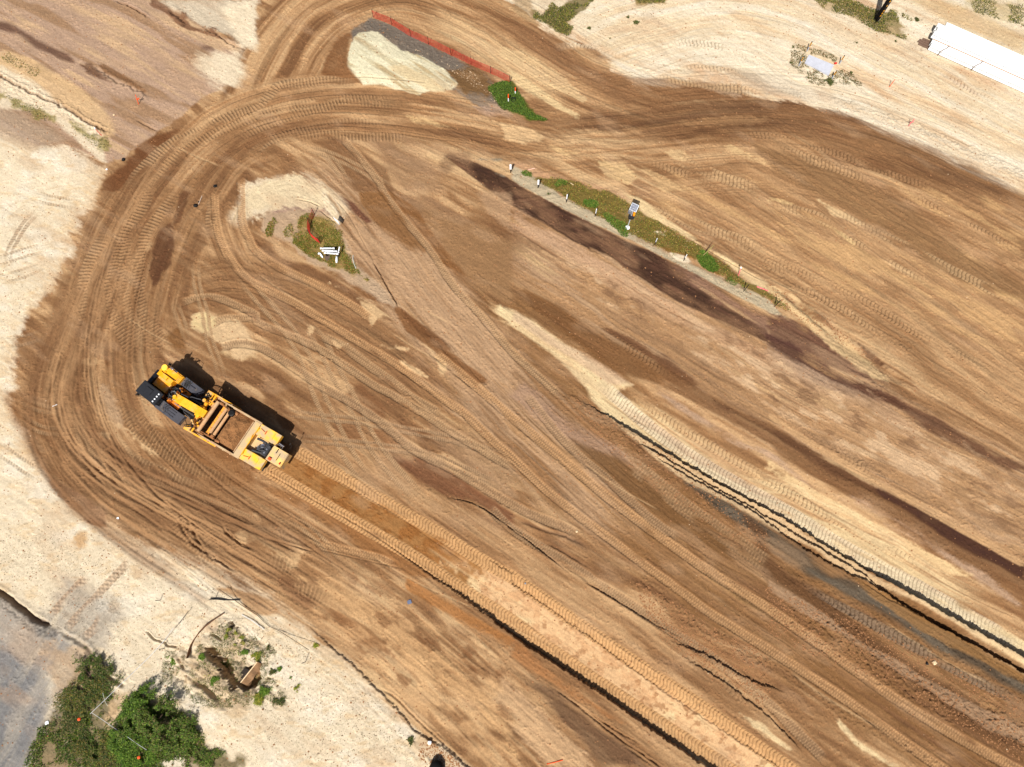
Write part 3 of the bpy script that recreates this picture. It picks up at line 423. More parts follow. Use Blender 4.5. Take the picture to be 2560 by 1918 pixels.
# worn prints round the loop and on the haul roads
side = dict(kind='side', per=.36, op=.6, amp=.10, depth=.02, rag=.34, dark=.7)
L_ = [T(0, 0, [(1080, 1657), (1200, 1480), (1450, 1250), (1750, 1120), (2000, 990), (2209, 920)]) + T(1, 0, [(200, 740), (400, 715), (650, 700), (900, 745)]),
 T(0, 0, [(1180, 1657), (1500, 1370), (1850, 1150), (2209, 1000)]) + T(1, 0, [(0, 960), (400, 890), (800, 850), (1300, 900)]),
 T(1, 0, [(-200, 1220), (0, 1110), (300, 1000), (550, 930), (900, 880), (1300, 900)]), T(1, 0, [(-100, 1400), (0, 1300), (200, 1180), (500, 1100), (800, 1060), (1200, 1090)]),
 T(1, 0, [(280, 1190), (600, 1160), (900, 1170), (1300, 1190), (1550, 1220)]), T(1, 0, [(640, 560), (700, 470), (830, 440)]), T(1, 0, [(600, 640), (680, 540), (790, 520)]),
 T(0, 1, [(1300, -100), (1250, 100), (1050, 400), (960, 700), (960, 900), (1000, 1100), (1200, 1500)]), T(0, 1, [(1560, -60), (1480, 60), (1250, 380), (1200, 700), (1230, 1000), (1350, 1400), (1450, 1500)]),
 T(0, 1, [(930, 280), (870, 420), (750, 650), (700, 900), (690, 1200)]), T(0, 1, [(1100, 300), (1080, 500), (1060, 800), (1120, 1100), (1250, 1400)]), T(0, 1, [(1300, 900), (1350, 1200), (1500, 1400)]),
 T(0, 1, [(1850, 0), (1820, 250), (1850, 420)]), T(0, 2, [(1000, 100), (1200, 400), (1400, 560), (1750, 760), (2100, 880)]), T(0, 2, [(1100, 180), (1300, 420), (1550, 620), (1850, 820)]), T(0, 2, [(1000, 470), (1150, 640), (1450, 800), (1800, 940)]),
 T(0, 2, [(1480, 1040), (1520, 1200), (1620, 1350), (1780, 1500), (2000, 1657)]), T(0, 2, [(1620, 1100), (1680, 1300), (1800, 1480)]), T(0, 2, [(1750, 1150), (1800, 1350), (1900, 1520)]),
 T(1, 3, [(50, 130), (200, 200), (330, 260)]), T(1, 3, [(200, 60), (500, 150), (700, 300)]), T(1, 2, [(0, 1480), (250, 1560), (450, 1657)]), T(1, 2, [(0, 1090), (200, 1200), (400, 1300)])]
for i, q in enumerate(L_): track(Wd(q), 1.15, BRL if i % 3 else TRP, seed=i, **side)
lug = dict(kind='lug', per=.40, op=.42, amp=.07, depth=.02, rag=.40, dark=.7, wav=.16)
for i, (q, w_, c) in enumerate([
 (T(2, 0, [(1340, 1330), (1600, 1450), (1900, 1560), (2209, 1640)]), 1.3, TAN2), (T(2, 0, [(1100, 1370), (1500, 1500), (1900, 1657)]), .8, TAN), (T(3, 0, [(0, 1250), (300, 1350), (600, 1450), (900, 1560), (1100, 1657)]), 1.2, TAN),
 (T(3, 0, [(-300, 1180), (0, 1170), (500, 1290), (1000, 1480), (1500, 1640)]), .8, BRL), (T(2, 1, [(1170, 40), (1400, 200), (1700, 320), (2000, 430), (2209, 530)]), 1.3, TAN2), (T(2, 1, [(1850, 380), (2209, 620)]) + T(3, 1, [(300, 700)]), 1.1, TAN),
 (T(3, 1, [(0, 90), (300, 170), (450, 220), (700, 350)]), 1.1, TAN2), (T(3, 1, [(450, 100), (700, 220), (1000, 370), (1300, 520), (1550, 650), (1900, 830), (2209, 980)]), .95, TAN2),
 (T(3, 1, [(1050, 0), (1400, 120), (1800, 320), (2209, 520)]), .9, BRL), (T(3, 1, [(0, 540), (500, 800), (900, 980), (1400, 1280), (1900, 1530)]), .9, BRL), (T(3, 1, [(0, 680), (400, 880), (700, 1040), (1000, 1230), (1400, 1400)]), .9, TAN),
 (T(3, 1, [(500, 300), (760, 440), (1100, 640), (1500, 850)]), .8, TAN2), (T(2, 0, [(330, 420), (540, 400), (760, 460), (1030, 510)]), 1.0, SAND), (T(2, 0, [(850, 640), (1030, 590), (1300, 680), (1800, 740), (2209, 830)]), 1.2, TAN2),
 (T(2, 0, [(1250, 590), (1700, 590), (2100, 660)]), .9, TAN2), (T(2, 0, [(1300, 370), (1700, 380), (2000, 480), (2209, 600)]), .9, SAND), (T(3, 0, [(1450, 600), (1700, 740), (1900, 860), (2100, 980)]), 1.1, alb(226, 190, 158)), (T(3, 0, [(0, 700), (200, 790), (420, 850)]), .9, SANDG),
 (T(1, 2, [(1340, 830), (1480, 860), (1640, 880)]), .9, TRG), (T(1, 2, [(900, 640), (1100, 600), (1300, 600)]), .8, TRG), (T(2, 2, [(1000, 50), (1300, 260), (1700, 500), (2209, 800)]) + T(3, 2, [(300, 980), (800, 1260), (1300, 1540), (1500, 1657)]), .9, TAN2),
 (T(3, 2, [(550, 560), (800, 700), (1000, 860)]), .8, TRP), (T(2, 1, [(700, 1150), (1000, 1340), (1300, 1540), (1450, 1640)]), .8, BR), (T(3, 3, [(300, 60), (700, 300), (1100, 530), (1600, 800), (2209, 1120)]), 1.0, GREY), (T(2, 3, [(1450, 700), (1800, 900), (2100, 1180)]), .9, TRP)]):
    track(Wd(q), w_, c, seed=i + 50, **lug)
W_ = T(2, 2, [(700, -60), (900, 100), (1100, 270), (1300, 420), (1500, 560), (1800, 750), (2209, 980)]) + T(3, 2, [(250, 1120), (600, 1340), (1000, 1570)]) + T(3, 3, [(1280, 60), (1720, 310), (2350, 680)])
track(Wd(W_), 1.25, SANDP, kind='lug', per=.34, op=.35, amp=.035, depth=.02, rag=.2, dark=.8, seed=90, wav=.15)
# wheel marks across the western sand
for q in (T(0, 1, [(80, 720), (85, 520), (140, 400), (220, 270), (380, 120)]), ):
    pair(q, .55, .4, alb(190, 160, 130), kind='side', per=.3, op=.55, amp=.03, rag=.3)
for q in (T(0, 3, [(430, 360), (560, 210), (760, 0)]), T(0, 3, [(560, 470), (760, 260), (1000, 0), (1130, -140)]), T(0, 3, [(700, 560), (830, 440), (880, 330)])):
    track(Wd(q), .75, alb(214, 180, 148), kind='chev', per=.42, op=.6, amp=.07, depth=.03, rag=.3)
for q in (T(0, 1, [(-300, 640), (0, 590), (250, 510), (700, 420)]), T(0, 1, [(100, -30), (400, 60), (760, 120)]), T(0, 1, [(20, 0), (120, 150), (330, 230)]), T(0, 1, [(-100, 360), (80, 180), (250, 30)]), T(0, 1, [(-200, 800), (200, 700), (430, 600)]), T(0, 1, [(-200, 1290), (200, 1280), (420, 1200)]), T(0, 2, [(-200, 420), (200, 700), (500, 900)])):
    pair(q, .9, .3, alb(214, 184, 150), kind='side', per=.3, op=.4, amp=.02, rag=.4)
# light-truck tracks crossing the middle
lt = dict(kind='side', per=.2, op=.75, amp=.02, depth=.03, rag=.12, dark=.85)
for q in (T(1, 1, [(-150, 700), (0, 880), (200, 1100), (350, 1300), (470, 1540)]) + T(1, 2, [(530, 60), (620, 260), (750, 520), (900, 760), (1050, 880)]),
          T(1, 1, [(420, 1120), (560, 1300), (660, 1500), (740, 1657)]) + T(1, 2, [(850, 200), (1000, 500), (1200, 760), (1480, 1050)])):
    pair(q, .95, .42, TRP, **lt)
for q in (T(1, 2, [(180, 240), (600, 290), (900, 320), (1200, 380), (1700, 480), (2209, 640)]), T(1, 2, [(300, 460), (600, 490), (900, 520), (1400, 590), (1750, 720), (2209, 930)])):
    pair(q, .5, .3, TRG, **lt)
for q in (T(1, 0, [(520, 1230), (700, 1440), (820, 1657)]) , T(1, 0, [(330, 1270), (600, 1320), (900, 1460), (1200, 1657)]), T(0, 1, [(1690, 560), (1700, 800), (1770, 1050), (1800, 1250), (1880, 1480), (1940, 1657)]), T(0, 1, [(1480, 900), (1560, 1100), (1640, 1350)]),
          T(0, 2, [(640, 200), (700, 450), (800, 700), (950, 920), (1060, 1020)]), T(0, 2, [(100, 230), (350, 390), (650, 410)]), T(0, 2, [(130, 100), (350, 210), (650, 230)]), T(0, 2, [(700, 300), (850, 600), (1050, 850), (1350, 1050)])):
    pair(q, .55, .34, TRP, **lt)
pair(T(1, 2, [(200, 1100), (420, 1230), (600, 1400), (760, 1640)]), .6, .35, TRP, **lt)
track(Wd(T(1, 2, [(540, 1370), (800, 1440), (1060, 1500), (1200, 1560)])), .62, TR, kind='chev', per=.24, op=.7, amp=.03, depth=.05, rag=.1, edge=.03)
# herring-bone prints
ch = dict(kind='chev', per=.23, op=.7, amp=.05, depth=.07, edge=.03, rag=.2, dark=.8)
track(Wd([(857, 348), (900, 395), (944, 450), (959, 480), (1002, 538), (1075, 625), (1132, 712), (1205, 793), (1280, 880), (1340, 935), (1400, 990)]), .72, TRP, **ch)
track(Wd(T(0, 1, [(2080, -120), (2080, 0), (2090, 250), (2150, 400)]) + T(1, 1, [(0, 510), (200, 650), (500, 790), (800, 960), (1000, 1100)])), .8, TR, **dict(ch, rag=.25))
track(Wd(T(0, 1, [(1850, 0), (1870, 300), (1950, 520), (2080, 700)]) + T(1, 1, [(0, 800), (300, 940), (600, 1120), (900, 1300), (1150, 1450), (1450, 1657)]) + [(1118, 1005), (1161, 1035), (1230, 1100), (1280, 1144)] + T(2, 2, [(300, 920), (600, 1160), (900, 1380), (1250, 1640)]) + T(2, 3, [(1500, 170), (1700, 320), (2209, 640)]) + T(3, 3, [(500, 960), (900, 1240), (1300, 1530), (1600, 1740)])), .78, TR, **ch)
track(Wd([(1085, 880), (1115, 905), (1185, 962), (1280, 1044), (1396, 1140), (1512, 1238), (1628, 1325), (1743, 1409), (1787, 1437), (1920, 1522), (2065, 1623), (2210, 1728), (2355, 1820), (2530, 1918), (2700, 2010)]), .85, TR, **ch)
track(Wd(T(2, 2, [(120, 90), (350, 380), (560, 600), (800, 800), (1100, 1080), (1300, 1240), (1450, 1330)])), .8, TRG, **ch)
track(Wd(T(2, 2, [(1050, 700), (1250, 870), (1500, 1070), (1800, 1280), (2209, 1560)])), 1.6, TRP, kind='chev', per=.3, op=.5, amp=.02, depth=.02, rag=.3)
track(Wd(T(0, 1, [(1560, 960), (1700, 915), (1850, 910), (2000, 960), (2209, 1060)]) + T(1, 1, [(0, 1120), (250, 1220), (500, 1330), (700, 1450), (1000, 1657)]) + T(1, 2, [(1150, 80), (1450, 260), (1700, 420), (2000, 600), (2209, 720)])), .75, TRP, **dict(ch, rag=.25))
track(Wd(T(0, 1, [(1820, 1150), (1950, 1090), (2209, 1090)]) + T(1, 1, [(0, 1090)]) ), .75, TRP, **ch)
track(Wd(T(0, 1, [(1890, 1350), (2050, 1310), (2209, 1330)]) + T(1, 1, [(150, 1400), (450, 1600)]) + T(1, 2, [(530, 0), (820, 160), (1060, 320), (1350, 560), (1700, 740), (2000, 920), (2209, 1040)]) + T(2, 2, [(200, 1140), (450, 1240), (560, 1300)])), .8, TRG, **ch)
track(Wd(T(1, 1, [(560, 1240), (750, 1330), (900, 1440), (1200, 1657)]) + T(1, 2, [(1350, 120), (1600, 260)])), .85, TRP, **ch)
track(Wd(T(2, 2, [(-200, 1060), (0, 1250), (300, 1440), (650, 1657)]) + T(2, 3, [(700, 50), (900, 180), (1300, 430), (1500, 560), (1800, 760), (2209, 1100)]) + T(3, 3, [(200, 1300), (500, 1600)])), .85, TRG, **dict(ch, depth=.06))
track(Wd(T(0, 2, [(1200, 780), (1500, 900), (1900, 1060), (2209, 1190)])), .8, alb(232, 202, 158), **ch)
# the scraper's own two prints, in fresh soil
R1 = T(1, 2, [(300, 560), (380, 600), (750, 810), (1130, 1030), (1500, 1240), (1900, 1490), (2100, 1610)]) + T(2, 3, [(20, 30), (300, 230), (600, 440), (1200, 850), (1700, 1180), (2209, 1540), (2600, 1800)])
R2 = T(1, 2, [(0, 680), (130, 760), (500, 985), (850, 1190), (1200, 1390), (1550, 1610)]) + T(1, 3, [(1650, 40), (1900, 200), (2209, 400)]) + T(2, 3, [(300, 620), (700, 900), (1200, 1230), (1700, 1560), (2000, 1760)])
for q, s_ in ((R1, 3), (R2, 4)):
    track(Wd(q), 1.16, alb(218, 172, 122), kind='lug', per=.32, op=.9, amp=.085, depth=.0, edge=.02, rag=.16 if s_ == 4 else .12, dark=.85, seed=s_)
# ---- banks, ruts and cracks
step(T(2, 2, [(380, 40), (560, 130), (720, 215), (800, 260), (1000, 385), (1300, 560), (1600, 740), (1900, 910), (2209, 1080)]) + T(3, 2, [(185, 1183), (520, 1398), (780, 1545)]) + T(3, 3, [(950, 0), (1290, 185), (1540, 325), (1880, 520), (2209, 700), (2700, 975)]), 1.0, 8., .10, 9., 12.)
step(T(2, 2, [(1030, 470), (1200, 570), (1400, 680), (1700, 860), (2000, 1020), (2209, 1145)]) + T(3, 2, [(260, 1305), (480, 1440), (700, 1568), (865, 1660)]) + T(3, 3, [(1000, 130), (1300, 330), (1600, 505), (1900, 670), (2209, 835), (2700, 1110)]), .6, 1.1, .09, 1.6, 3.)
step(T(2, 2, [(1180, 600), (1300, 670), (1500, 790), (1800, 950), (2100, 1110), (2209, 1200)]) + T(3, 2, [(300, 1405), (520, 1535), (750, 1660)]) + T(3, 3, [(870, 60), (1200, 270), (1500, 440), (1750, 570), (2209, 840)]), .42, .8, .12, 1.3, 3.)
rut(T(3, 3, [(740, 0), (1000, 170), (1150, 250), (1500, 440), (1800, 590), (2209, 830)]), .2, .16, .03, .12, 2)
step(T(1, 2, [(1000, 1290), (1500, 1650)]) + T(1, 3, [(1700, 130), (2209, 510)]) + T(2, 3, [(240, 680), (500, 850), (750, 1010), (1000, 1190), (1300, 1400), (1680, 1657), (2000, 1860)]), .72, 5.5, .1, 7., 18.)
rut(T(1, 2, [(40, 740), (300, 880), (600, 1060), (1000, 1290), (1500, 1640)]) + T(1, 3, [(1700, 130)]), .14, .09, .03, .05, 1.5)
rut(T(1, 2, [(560, 740), (800, 890), (1200, 1120), (1500, 1330), (1900, 1600)]), .12, .07, .0, .03, 2)
step(T(1, 2, [(1900, 1470), (2209, 1640)]) + T(2, 3, [(0, 70), (250, 240), (400, 350), (700, 560), (1000, 780), (1300, 1000), (1700, 1270), (2209, 1600), (2500, 1800)]), .16, .7, .05, 1.2, 3.)
rut(T(2, 3, [(0, -20), (60, 20), (350, 220), (600, 400), (1000, 680), (1400, 940), (1900, 1270), (2209, 1460)]), .1, -.06, .0, .03, 2)
step(T(1, 3, [(350, 360), (500, 480), (600, 590), (840, 790), (1000, 950), (1200, 1150), (1400, 1370), (1600, 1480), (1800, 1640), (2000, 1820)]), .22, 3.5, .1, 5., 4.)
rut(T(1, 3, [(1020, 960), (1200, 1060), (1400, 1260), (1600, 1440), (1820, 1640)]), .16, .12, .05, .06, 2)
rut(T(1, 2, [(1600, 970), (1900, 1040), (2209, 1250)]) + T(2, 2, [(300, 1475), (560, 1680)]), .12, .13, .02, .05, 3)
step(T(1, 2, [(1600, 970), (1900, 1040), (2209, 1250)]) + T(2, 2, [(200, 1400)]), .16, 2., .04, 3., 2.)
rut(T(2, 2, [(0, 1150), (250, 1250), (500, 1330), (700, 1440)]), .25, .12, .03, .1, 2, WET2, .5)
rut(T(2, 2, [(200, 1330), (500, 1480), (700, 1620)]), .22, .12, .04, .12, 2, WET2, .4)
rut(T(2, 3, [(600, 40), (900, 215), (1200, 400), (1360, 490)]), .13, .14, .02, .04, 1.5); step(T(2, 3, [(600, 40), (900, 215), (1200, 400), (1360, 490)]), .12, 1.2, .03, 2., 2.)
step(T(2, 3, [(1300, 540), (1550, 640), (1750, 730), (2000, 880), (2209, 960)]), .3, 1.6, .1, 2.5, 3.)
step(T(2, 3, [(1400, 650), (1700, 845), (1900, 970), (2000, 1060), (2209, 1220)]) + T(3, 3, [(200, 1420)]), .24, 1.2, .06, 2., 3.)
rut(T(2, 2, [(1700, -30), (1850, 50)]) , .1, .05)
rut(T(2, 3, [(330, 950), (600, 1150), (900, 1390), (1290, 1657), (1400, 1730)]), .16, .17, .05, .06, 2); rut(T(2, 3, [(460, 1040), (850, 1310), (1150, 1480)]), .13, .13, .04, .06, 2); rut(T(2, 3, [(920, 1430), (1100, 1560), (1300, 1700)]), .2, .16, .04, .06, 2)
step(T(3, 1, [(480, 1060), (640, 1230), (800, 1370), (900, 1410), (1000, 1490), (1100, 1560)]), .3, 1.6, .12, 2.5, 3., -1)
rut(T(3, 1, [(0, 780), (200, 930), (400, 1100), (600, 1270)]), .5, .15, .12, .15, 2); rut(T(2, 1, [(1500, 380), (1800, 560), (2209, 790)]), .14, .1, .03, .08, 2)
rut(T(1, 1, [(1010, 600), (1050, 670), (1100, 760), (1180, 900), (1230, 1000)]), .12, .25, .03, .12, .6, BRDD, .5)
rut(T(1, 1, [(600, 0), (700, 130), (760, 250), (860, 400), (980, 540), (1050, 650)]), .25, .06, .02, .15, 1, PINKD, .7)
rut(T(1, 1, [(340, 60), (450, 80), (560, 125)]), .12, .2, .05, .1, .5); rut(T(1, 1, [(540, 150), (630, 220), (720, 290)]), .12, .16, .03, .1, .5); rut(T(1, 1, [(640, 20), (800, 200), (920, 420), (1040, 640)]), .1, .08, .0, .05)
rut(T(0, 0, [(-100, 600), (0, 655), (130, 720), (250, 790), (450, 880), (620, 960), (750, 1050), (950, 1150)]), .28, .2, .08, .3, 1, alb(120, 90, 70), .6)
rut(T(0, 0, [(1170, 1030), (1280, 1090), (1370, 1130)]), .2, .15, .03, .15, .5); rut(T(0, 0, [(980, 0), (1080, 40), (1200, 90), (1290, 160)]), .22, .2, .06, .3, 1, BRD, .6); rut(T(0, 0, [(1440, 70), (1500, 110), (1600, 190), (1560, 240)]), .5, .3, .1, .4, 1); rut(T(0, 0, [(1750, 240), (1900, 310), (2080, 430)]), .3, .2, .08, .4, 1)
rut(T(0, 0, [(800, 570), (1000, 690), (1300, 830)]), .3, .12, .06, .5, 1)
rut(T(2, 1, [(0, 60), (200, 190), (400, 330), (800, 560)]), .2, .06, .02, .2, 2, WET, .6)
rut(T(1, 2, [(100, 1330), (300, 1390), (520, 1450)]), .14, .14, .03, .06, 1); rut(T(1, 2, [(520, 1420), (900, 1510), (1300, 1600)]), .12, .1, .0, .04, 1.5)
rut(T(0, 2, [(1900, 1200), (2000, 1330), (2209, 1430)]), .2, .18, .05, .1, 1); rut(T(0, 2, [(1950, 1230), (2050, 1370), (2190, 1440)]), .12, .12, .05, .1, 1)
rut(T(0, 2, [(1500, 1100), (1600, 1300), (1800, 1480), (2100, 1640)]), .2, .14, .06, .2, 2); rut(T(0, 2, [(1600, 1120), (1700, 1340), (1900, 1540)]), .2, .12, .06, .2, 2)
rut(T(0, 3, [(-300, -40), (0, 150), (100, 225), (250, 345), (330, 400), (440, 445)]), .42, .55, .1, .12, 1., alb(96, 66, 48), .8)  # reddish soil of the ditch, darkened to carry its shade in the colour
step(T(0, 3, [(-300, -60), (0, 130), (100, 210), (250, 330), (330, 390), (450, 430)]), .42, 1.2, .1, 2., 1., -1); rut(T(0, 3, [(1250, 470), (1340, 560), (1420, 580), (1450, 610), (1550, 610)]), .14, .2, .06, .15, .5)
rut(T(0, 3, [(500, 480), (650, 560), (790, 650), (820, 740), (900, 800)]), .3, .15, .08, .3, 1); rut(T(0, 3, [(900, 860), (1050, 940), (1100, 960)]), .3, .25, .1, .2, .5)
rr = random.Random(4)
base_arc = spl(Wd(V([(420, 290), (310, 400), (235, 500), (180, 600), (125, 710), (78, 810), (62, 890), (85, 965), (140, 1030), (225, 1095), (330, 1155), (450, 1215), (600, 1295)])), 1.2)
for _ in range(12): base_arc[1:-1] = (base_arc[:-2] + base_arc[1:-1] * 2 + base_arc[2:]) / 4
dd = np.gradient(base_arc, axis=0); nn = np.stack([-dd[:, 1], dd[:, 0]], 1) / np.hypot(dd[:, 0], dd[:, 1])[:, None]
ISTART = len(base_arc) // 3
loop_arc = spl(Wd(LOOP), 1.2)
for _ in range(10): loop_arc[1:-1] = (loop_arc[:-2] + loop_arc[1:-1] * 2 + loop_arc[2:]) / 4
dl = np.gradient(loop_arc, axis=0); nl = np.stack([-dl[:, 1], dl[:, 0]], 1) / np.hypot(dl[:, 0], dl[:, 1])[:, None]
for i in range(34):
    a = rr.randint(4, len(loop_arc) - 20); L2 = rr.randint(10, 34); n_ = len(loop_arc[a:a + L2]); q = loop_arc[a:a + L2] + nl[a:a + L2] * (rr.uniform(-3.6, 3.2) + rr.uniform(-.05, .05) * np.arange(n_))[:, None]
    W, S, t, L = st(q, 1.2, .5); t = t + (fbm(S * .4, S * 0 + i, 2, i + 9) - .5) * .15; m = ss(S, 0, 3) * ss(L - S, 0, 3) * (np.abs(t) < 50); wd = rr.uniform(.07, .16); dp = rr.uniform(.03, .08)
    H[W] += m * (-dp * np.exp(-(t / wd) ** 2) + dp * .6 * np.exp(-((t - wd * 1.7) / wd) ** 2)); mix(W, m * np.exp(-((t - wd) / (wd * 2.5)) ** 2) * rr.uniform(.2, .45), BRL if i % 2 else BRD)
for i in range(46):
    a = rr.randint(ISTART - 10, len(base_arc) - 12); L2 = rr.randint(8, 30); o = rr.uniform(-.5, 4.4); sl_ = rr.uniform(-.14, .12)
    q = base_arc[a:a + L2] + nn[a:a + L2] * (o + sl_ * np.arange(len(base_arc[a:a + L2])))[:, None]
    W, S, t, L = st(q, 1.2, .5); t = t + (fbm(S * .5, S * 0 + i, 2, i) - .5) * .12
    m = ss(S, 0, 2) * ss(L - S, 0, 2) * (np.abs(t) < 50); wd = rr.uniform(.08, .2); dp = rr.uniform(.03, .085)
    H[W] += m * (-dp * np.exp(-(t / wd) ** 2) + dp * .6 * np.exp(-((t - wd * 1.7) / wd) ** 2))
    mix(W, m * np.exp(-((t - wd) / (wd * 3)) ** 2) * rr.uniform(.2, .5), BRL if i % 2 else BRD)
for i in range(60):     # long scratches left by blades and dragging tyres
    cx, cy = rr.uniform(300, 2500), rr.uniform(350, 1850)
    if cy < 300 + cx * .1 or cy > 1250 + cx * .35: continue
    p0 = np.array(P(cx, cy)); an = DIA + rr.uniform(-.12, .05); L1 = rr.uniform(3, 12)
    q = np.array([p0, p0 + L1 * .5 * np.array([math.cos(an), math.sin(an)]), p0 + L1 * np.array([math.cos(an + .05), math.sin(an + .05)])])
    W, S, t, L = st(q, .7, .8); m = ss(S, 0, 1.5) * ss(L - S, 0, 1.5) * (np.abs(t) < 50); wd = rr.uniform(.05, .12)
    H[W] -= m * .035 * np.exp(-(t / wd) ** 2); mix(W, m * np.exp(-(t / wd) ** 2) * .45, BRD if i % 2 else TAN2)
_q = Z(400, 1460, 5.5225, [(480, 700), (640, 600), (860, 480), (1100, 480), (1300, 700), (1560, 860), (1640, 1150), (1400, 1250), (1700, 1500), (1800, 1750), (900, 1750), (300, 1600), (60, 1300), (60, 950), (300, 820)])
F_, w_ = sdf(_q); W = win(w_[:, 0].min(), w_[:, 0].max(), w_[:, 1].min(), w_[:, 1].max()); md = ss(up(F_, W), -.8, 1.2); nz = fbm(DS[W] * .55, DT[W] * 1.3, 4, 130)
H[W] += md * (.7 * (nz - .5) + .35 * np.abs(fbm(X[W] * 1.4, Y[W] * 1.4, 3, 131) - .5)); mix(W, md * ss(nz, .5, .7) * .5, alb(206, 178, 142)); mix(W, md * ss(fbm(X[W] * 2.2, Y[W] * 2.2, 3, 132), .55, .75) * .45, alb(168, 142, 110))
# pits in the south-western island
def pit(pts, dep, f=.22, col=None):
    F, w_ = sdf(pts); W = win(w_[:, 0].min() - 2, w_[:, 0].max() + 2, w_[:, 1].min() - 2, w_[:, 1].max() + 2)
    d = up(F, W) + (N_m[W] - .5) * .8 + (N_f[W] - .5) * .5
    H[W] -= dep * ss(d, -f, f)
    if col is not None: mix(W, ss(d, -.1, .3) * .8, col)
q7 = lambda pts: Z(400, 1460, 5.5225, pts)
pit(q7([(640, 900), (740, 870), (880, 1000), (1000, 1120), (1060, 1280), (1090, 1360), (1040, 1440), (960, 1330), (850, 1180), (720, 1030)]), 1.3, .14)
pit(q7([(1090, 1360), (1180, 1190), (1330, 1090), (1390, 1180), (1400, 1300), (1320, 1390), (1160, 1470)]), 1.0, .14, alb(190, 146, 98))
pit(q7([(960, 520), (1060, 500), (1080, 600), (1000, 660), (930, 600)]), 1.0, .15, alb(120, 92, 66))
pit(q7([(1360, 1330), (1440, 1320), (1540, 1270), (1600, 1400), (1540, 1330), (1440, 1370)]), .35, .15)
pit(Z(180, 1640, 5.96, [(1010, 1180), (1080, 1160), (1140, 1280), (1060, 1300)]), .6, .2, BRDD)
rut(q7([(390, 1320), (600, 1420), (740, 1530), (870, 1600)]), .35, .25, .15, .15, 1); rut(q7([(690, 680), (780, 720), (880, 800)]), .14, .25, .06, .1, .4); rut(q7([(260, 990), (300, 1110), (370, 1200)]), .2, .2, .08, .1, .4)
for (u, v_, r_, h_) in ((360, 1825, 3.2, .8), (235, 1740, 2.0, .3), (560, 1790, 2.2, .35), (505, 1560, 2.5, .25), (1340, 40, 3., .35), (885, 150, 3., .2), (2046, 135, 2.5, .15)):
    p = P(u, v_); H += (h_ * np.exp(-(((X - p[0]) ** 2 + (Y - p[1]) ** 2) / r_ ** 2))).astype(np.float32)
# stony windrows: coarse lumps in relief along some lines
def stony(pts, hw, amp, seed=0, cell=4.):
    W, S, t, L = st(Wd(pts), hw + .5, .8); m = ss(hw - np.abs(t) + (N_m[W] - .5) * 1.2, 0, .6) * (np.abs(t) < 50)
    n = vn(X[W] * cell, Y[W] * cell, seed); n2 = vn(X[W] * cell * 2.1, Y[W] * cell * 2.1, seed + 3)
    H[W] += m * amp * (ss(n, .55, .85) + .5 * ss(n2, .5, .8)); C[W] *= (1 - m * (.1 * ss(n2, .3, .6) - .04))[..., None]
stony(T(3, 3, [(300, 380), (800, 660), (1300, 1000), (1800, 1200), (2209, 1430)]), 1.6, .12, 1); stony(T(3, 3, [(200, 50), (800, 350), (1400, 620), (2209, 1040)]), 1.2, .07, 2); stony(T(2, 2, [(400, 100), (900, 400), (1300, 720), (1700, 1000), (2209, 1330)]), .9, .07, 3)
stony(T(2, 3, [(1150, 100), (1500, 380), (1900, 640), (2209, 820)]), 1., .09, 4); stony(T(3, 3, [(0, 750), (500, 1080), (1000, 1400), (1500, 1657)]), .7, .08, 5); stony(T(3, 0, [(600, 880), (1100, 1060), (1600, 1260), (2209, 1530)]), .9, .1, 6, 3.2)
stony(T(3, 2, [(300, 620), (900, 980), (1500, 1380), (1900, 1657)]), .8, .06, 7); stony(T(3, 2, [(100, 300), (700, 640), (1300, 960), (2209, 1500)]), .6, .06, 8); stony(T(3, 1, [(0, 700), (500, 940), (900, 1180), (1200, 1350)]), .7, .07, 9, 3.); stony(T(1, 0, [(900, 200), (1400, 400), (1900, 640), (2100, 760)]), 1., .05, 10)
stony(T(2, 1, [(1300, 560), (1600, 700), (2209, 1000)]), .5, .05, 11); stony(T(0, 0, [(0, 700), (500, 940), (900, 1150)]), 1.2, .08, 12, 3.2); stony(T(2, 3, [(500, 500), (1000, 600), (1500, 900), (2209, 1400)]), .6, .05, 13); stony(T(1, 3, [(1100, 1500), (1700, 1657)]), .6, .06, 14)
# dust drifts and damp spots over everything, then soil grain
W = (slice(0, NY), slice(0, NX))
mix(W, ss(fbm(DS / 4.5, DT / 1.6, 3, 80), .6, .8) * .3, PINK)
lum = 1 + (N_g - .5) * .12 + (N_f - .5) * .20 + (N_m - .5) * .16 + (N_v - .5) * .16
C *= lum[..., None]
fine = fbm(X * 2.6, Y * 2.6, 3, 90)
soft = C[..., 0] > .42
H += ((N_f - .5) * np.where(soft, .03, .035) + ss(N_f, .6, .82) * np.where(soft, .03, .06) * ss(N_m, .35, .65) + (N_g - .5) * .012 + (fine - .5) * .06 + (N_l - .5) * .10).astype(np.float32)
core = (np.abs(X) < 62) & (Y > -20) & (Y < 68); H *= core
C = np.where(C < .42, .42 * (np.maximum(C, 1e-3) / .42) ** 1.10, C)
C = np.clip(C, .012, .8)
verts = np.stack([X, Y, H], -1).reshape(-1, 3)
I = np.arange(NX * NY, dtype=np.int32).reshape(NY, NX)
quads = np.stack([I[:-1, :-1], I[:-1, 1:], I[1:, 1:], I[1:, :-1]], -1).reshape(-1, 4)
me = bpy.data.meshes.new('ground'); me.vertices.add(len(verts)); me.vertices.foreach_set('co', verts.ravel().astype(np.float32))
me.loops.add(quads.size); me.loops.foreach_set('vertex_index', quads.ravel()); me.polygons.add(len(quads))
me.polygons.foreach_set('loop_start', np.arange(0, quads.size, 4, dtype=np.int32)); me.update(calc_edges=True)
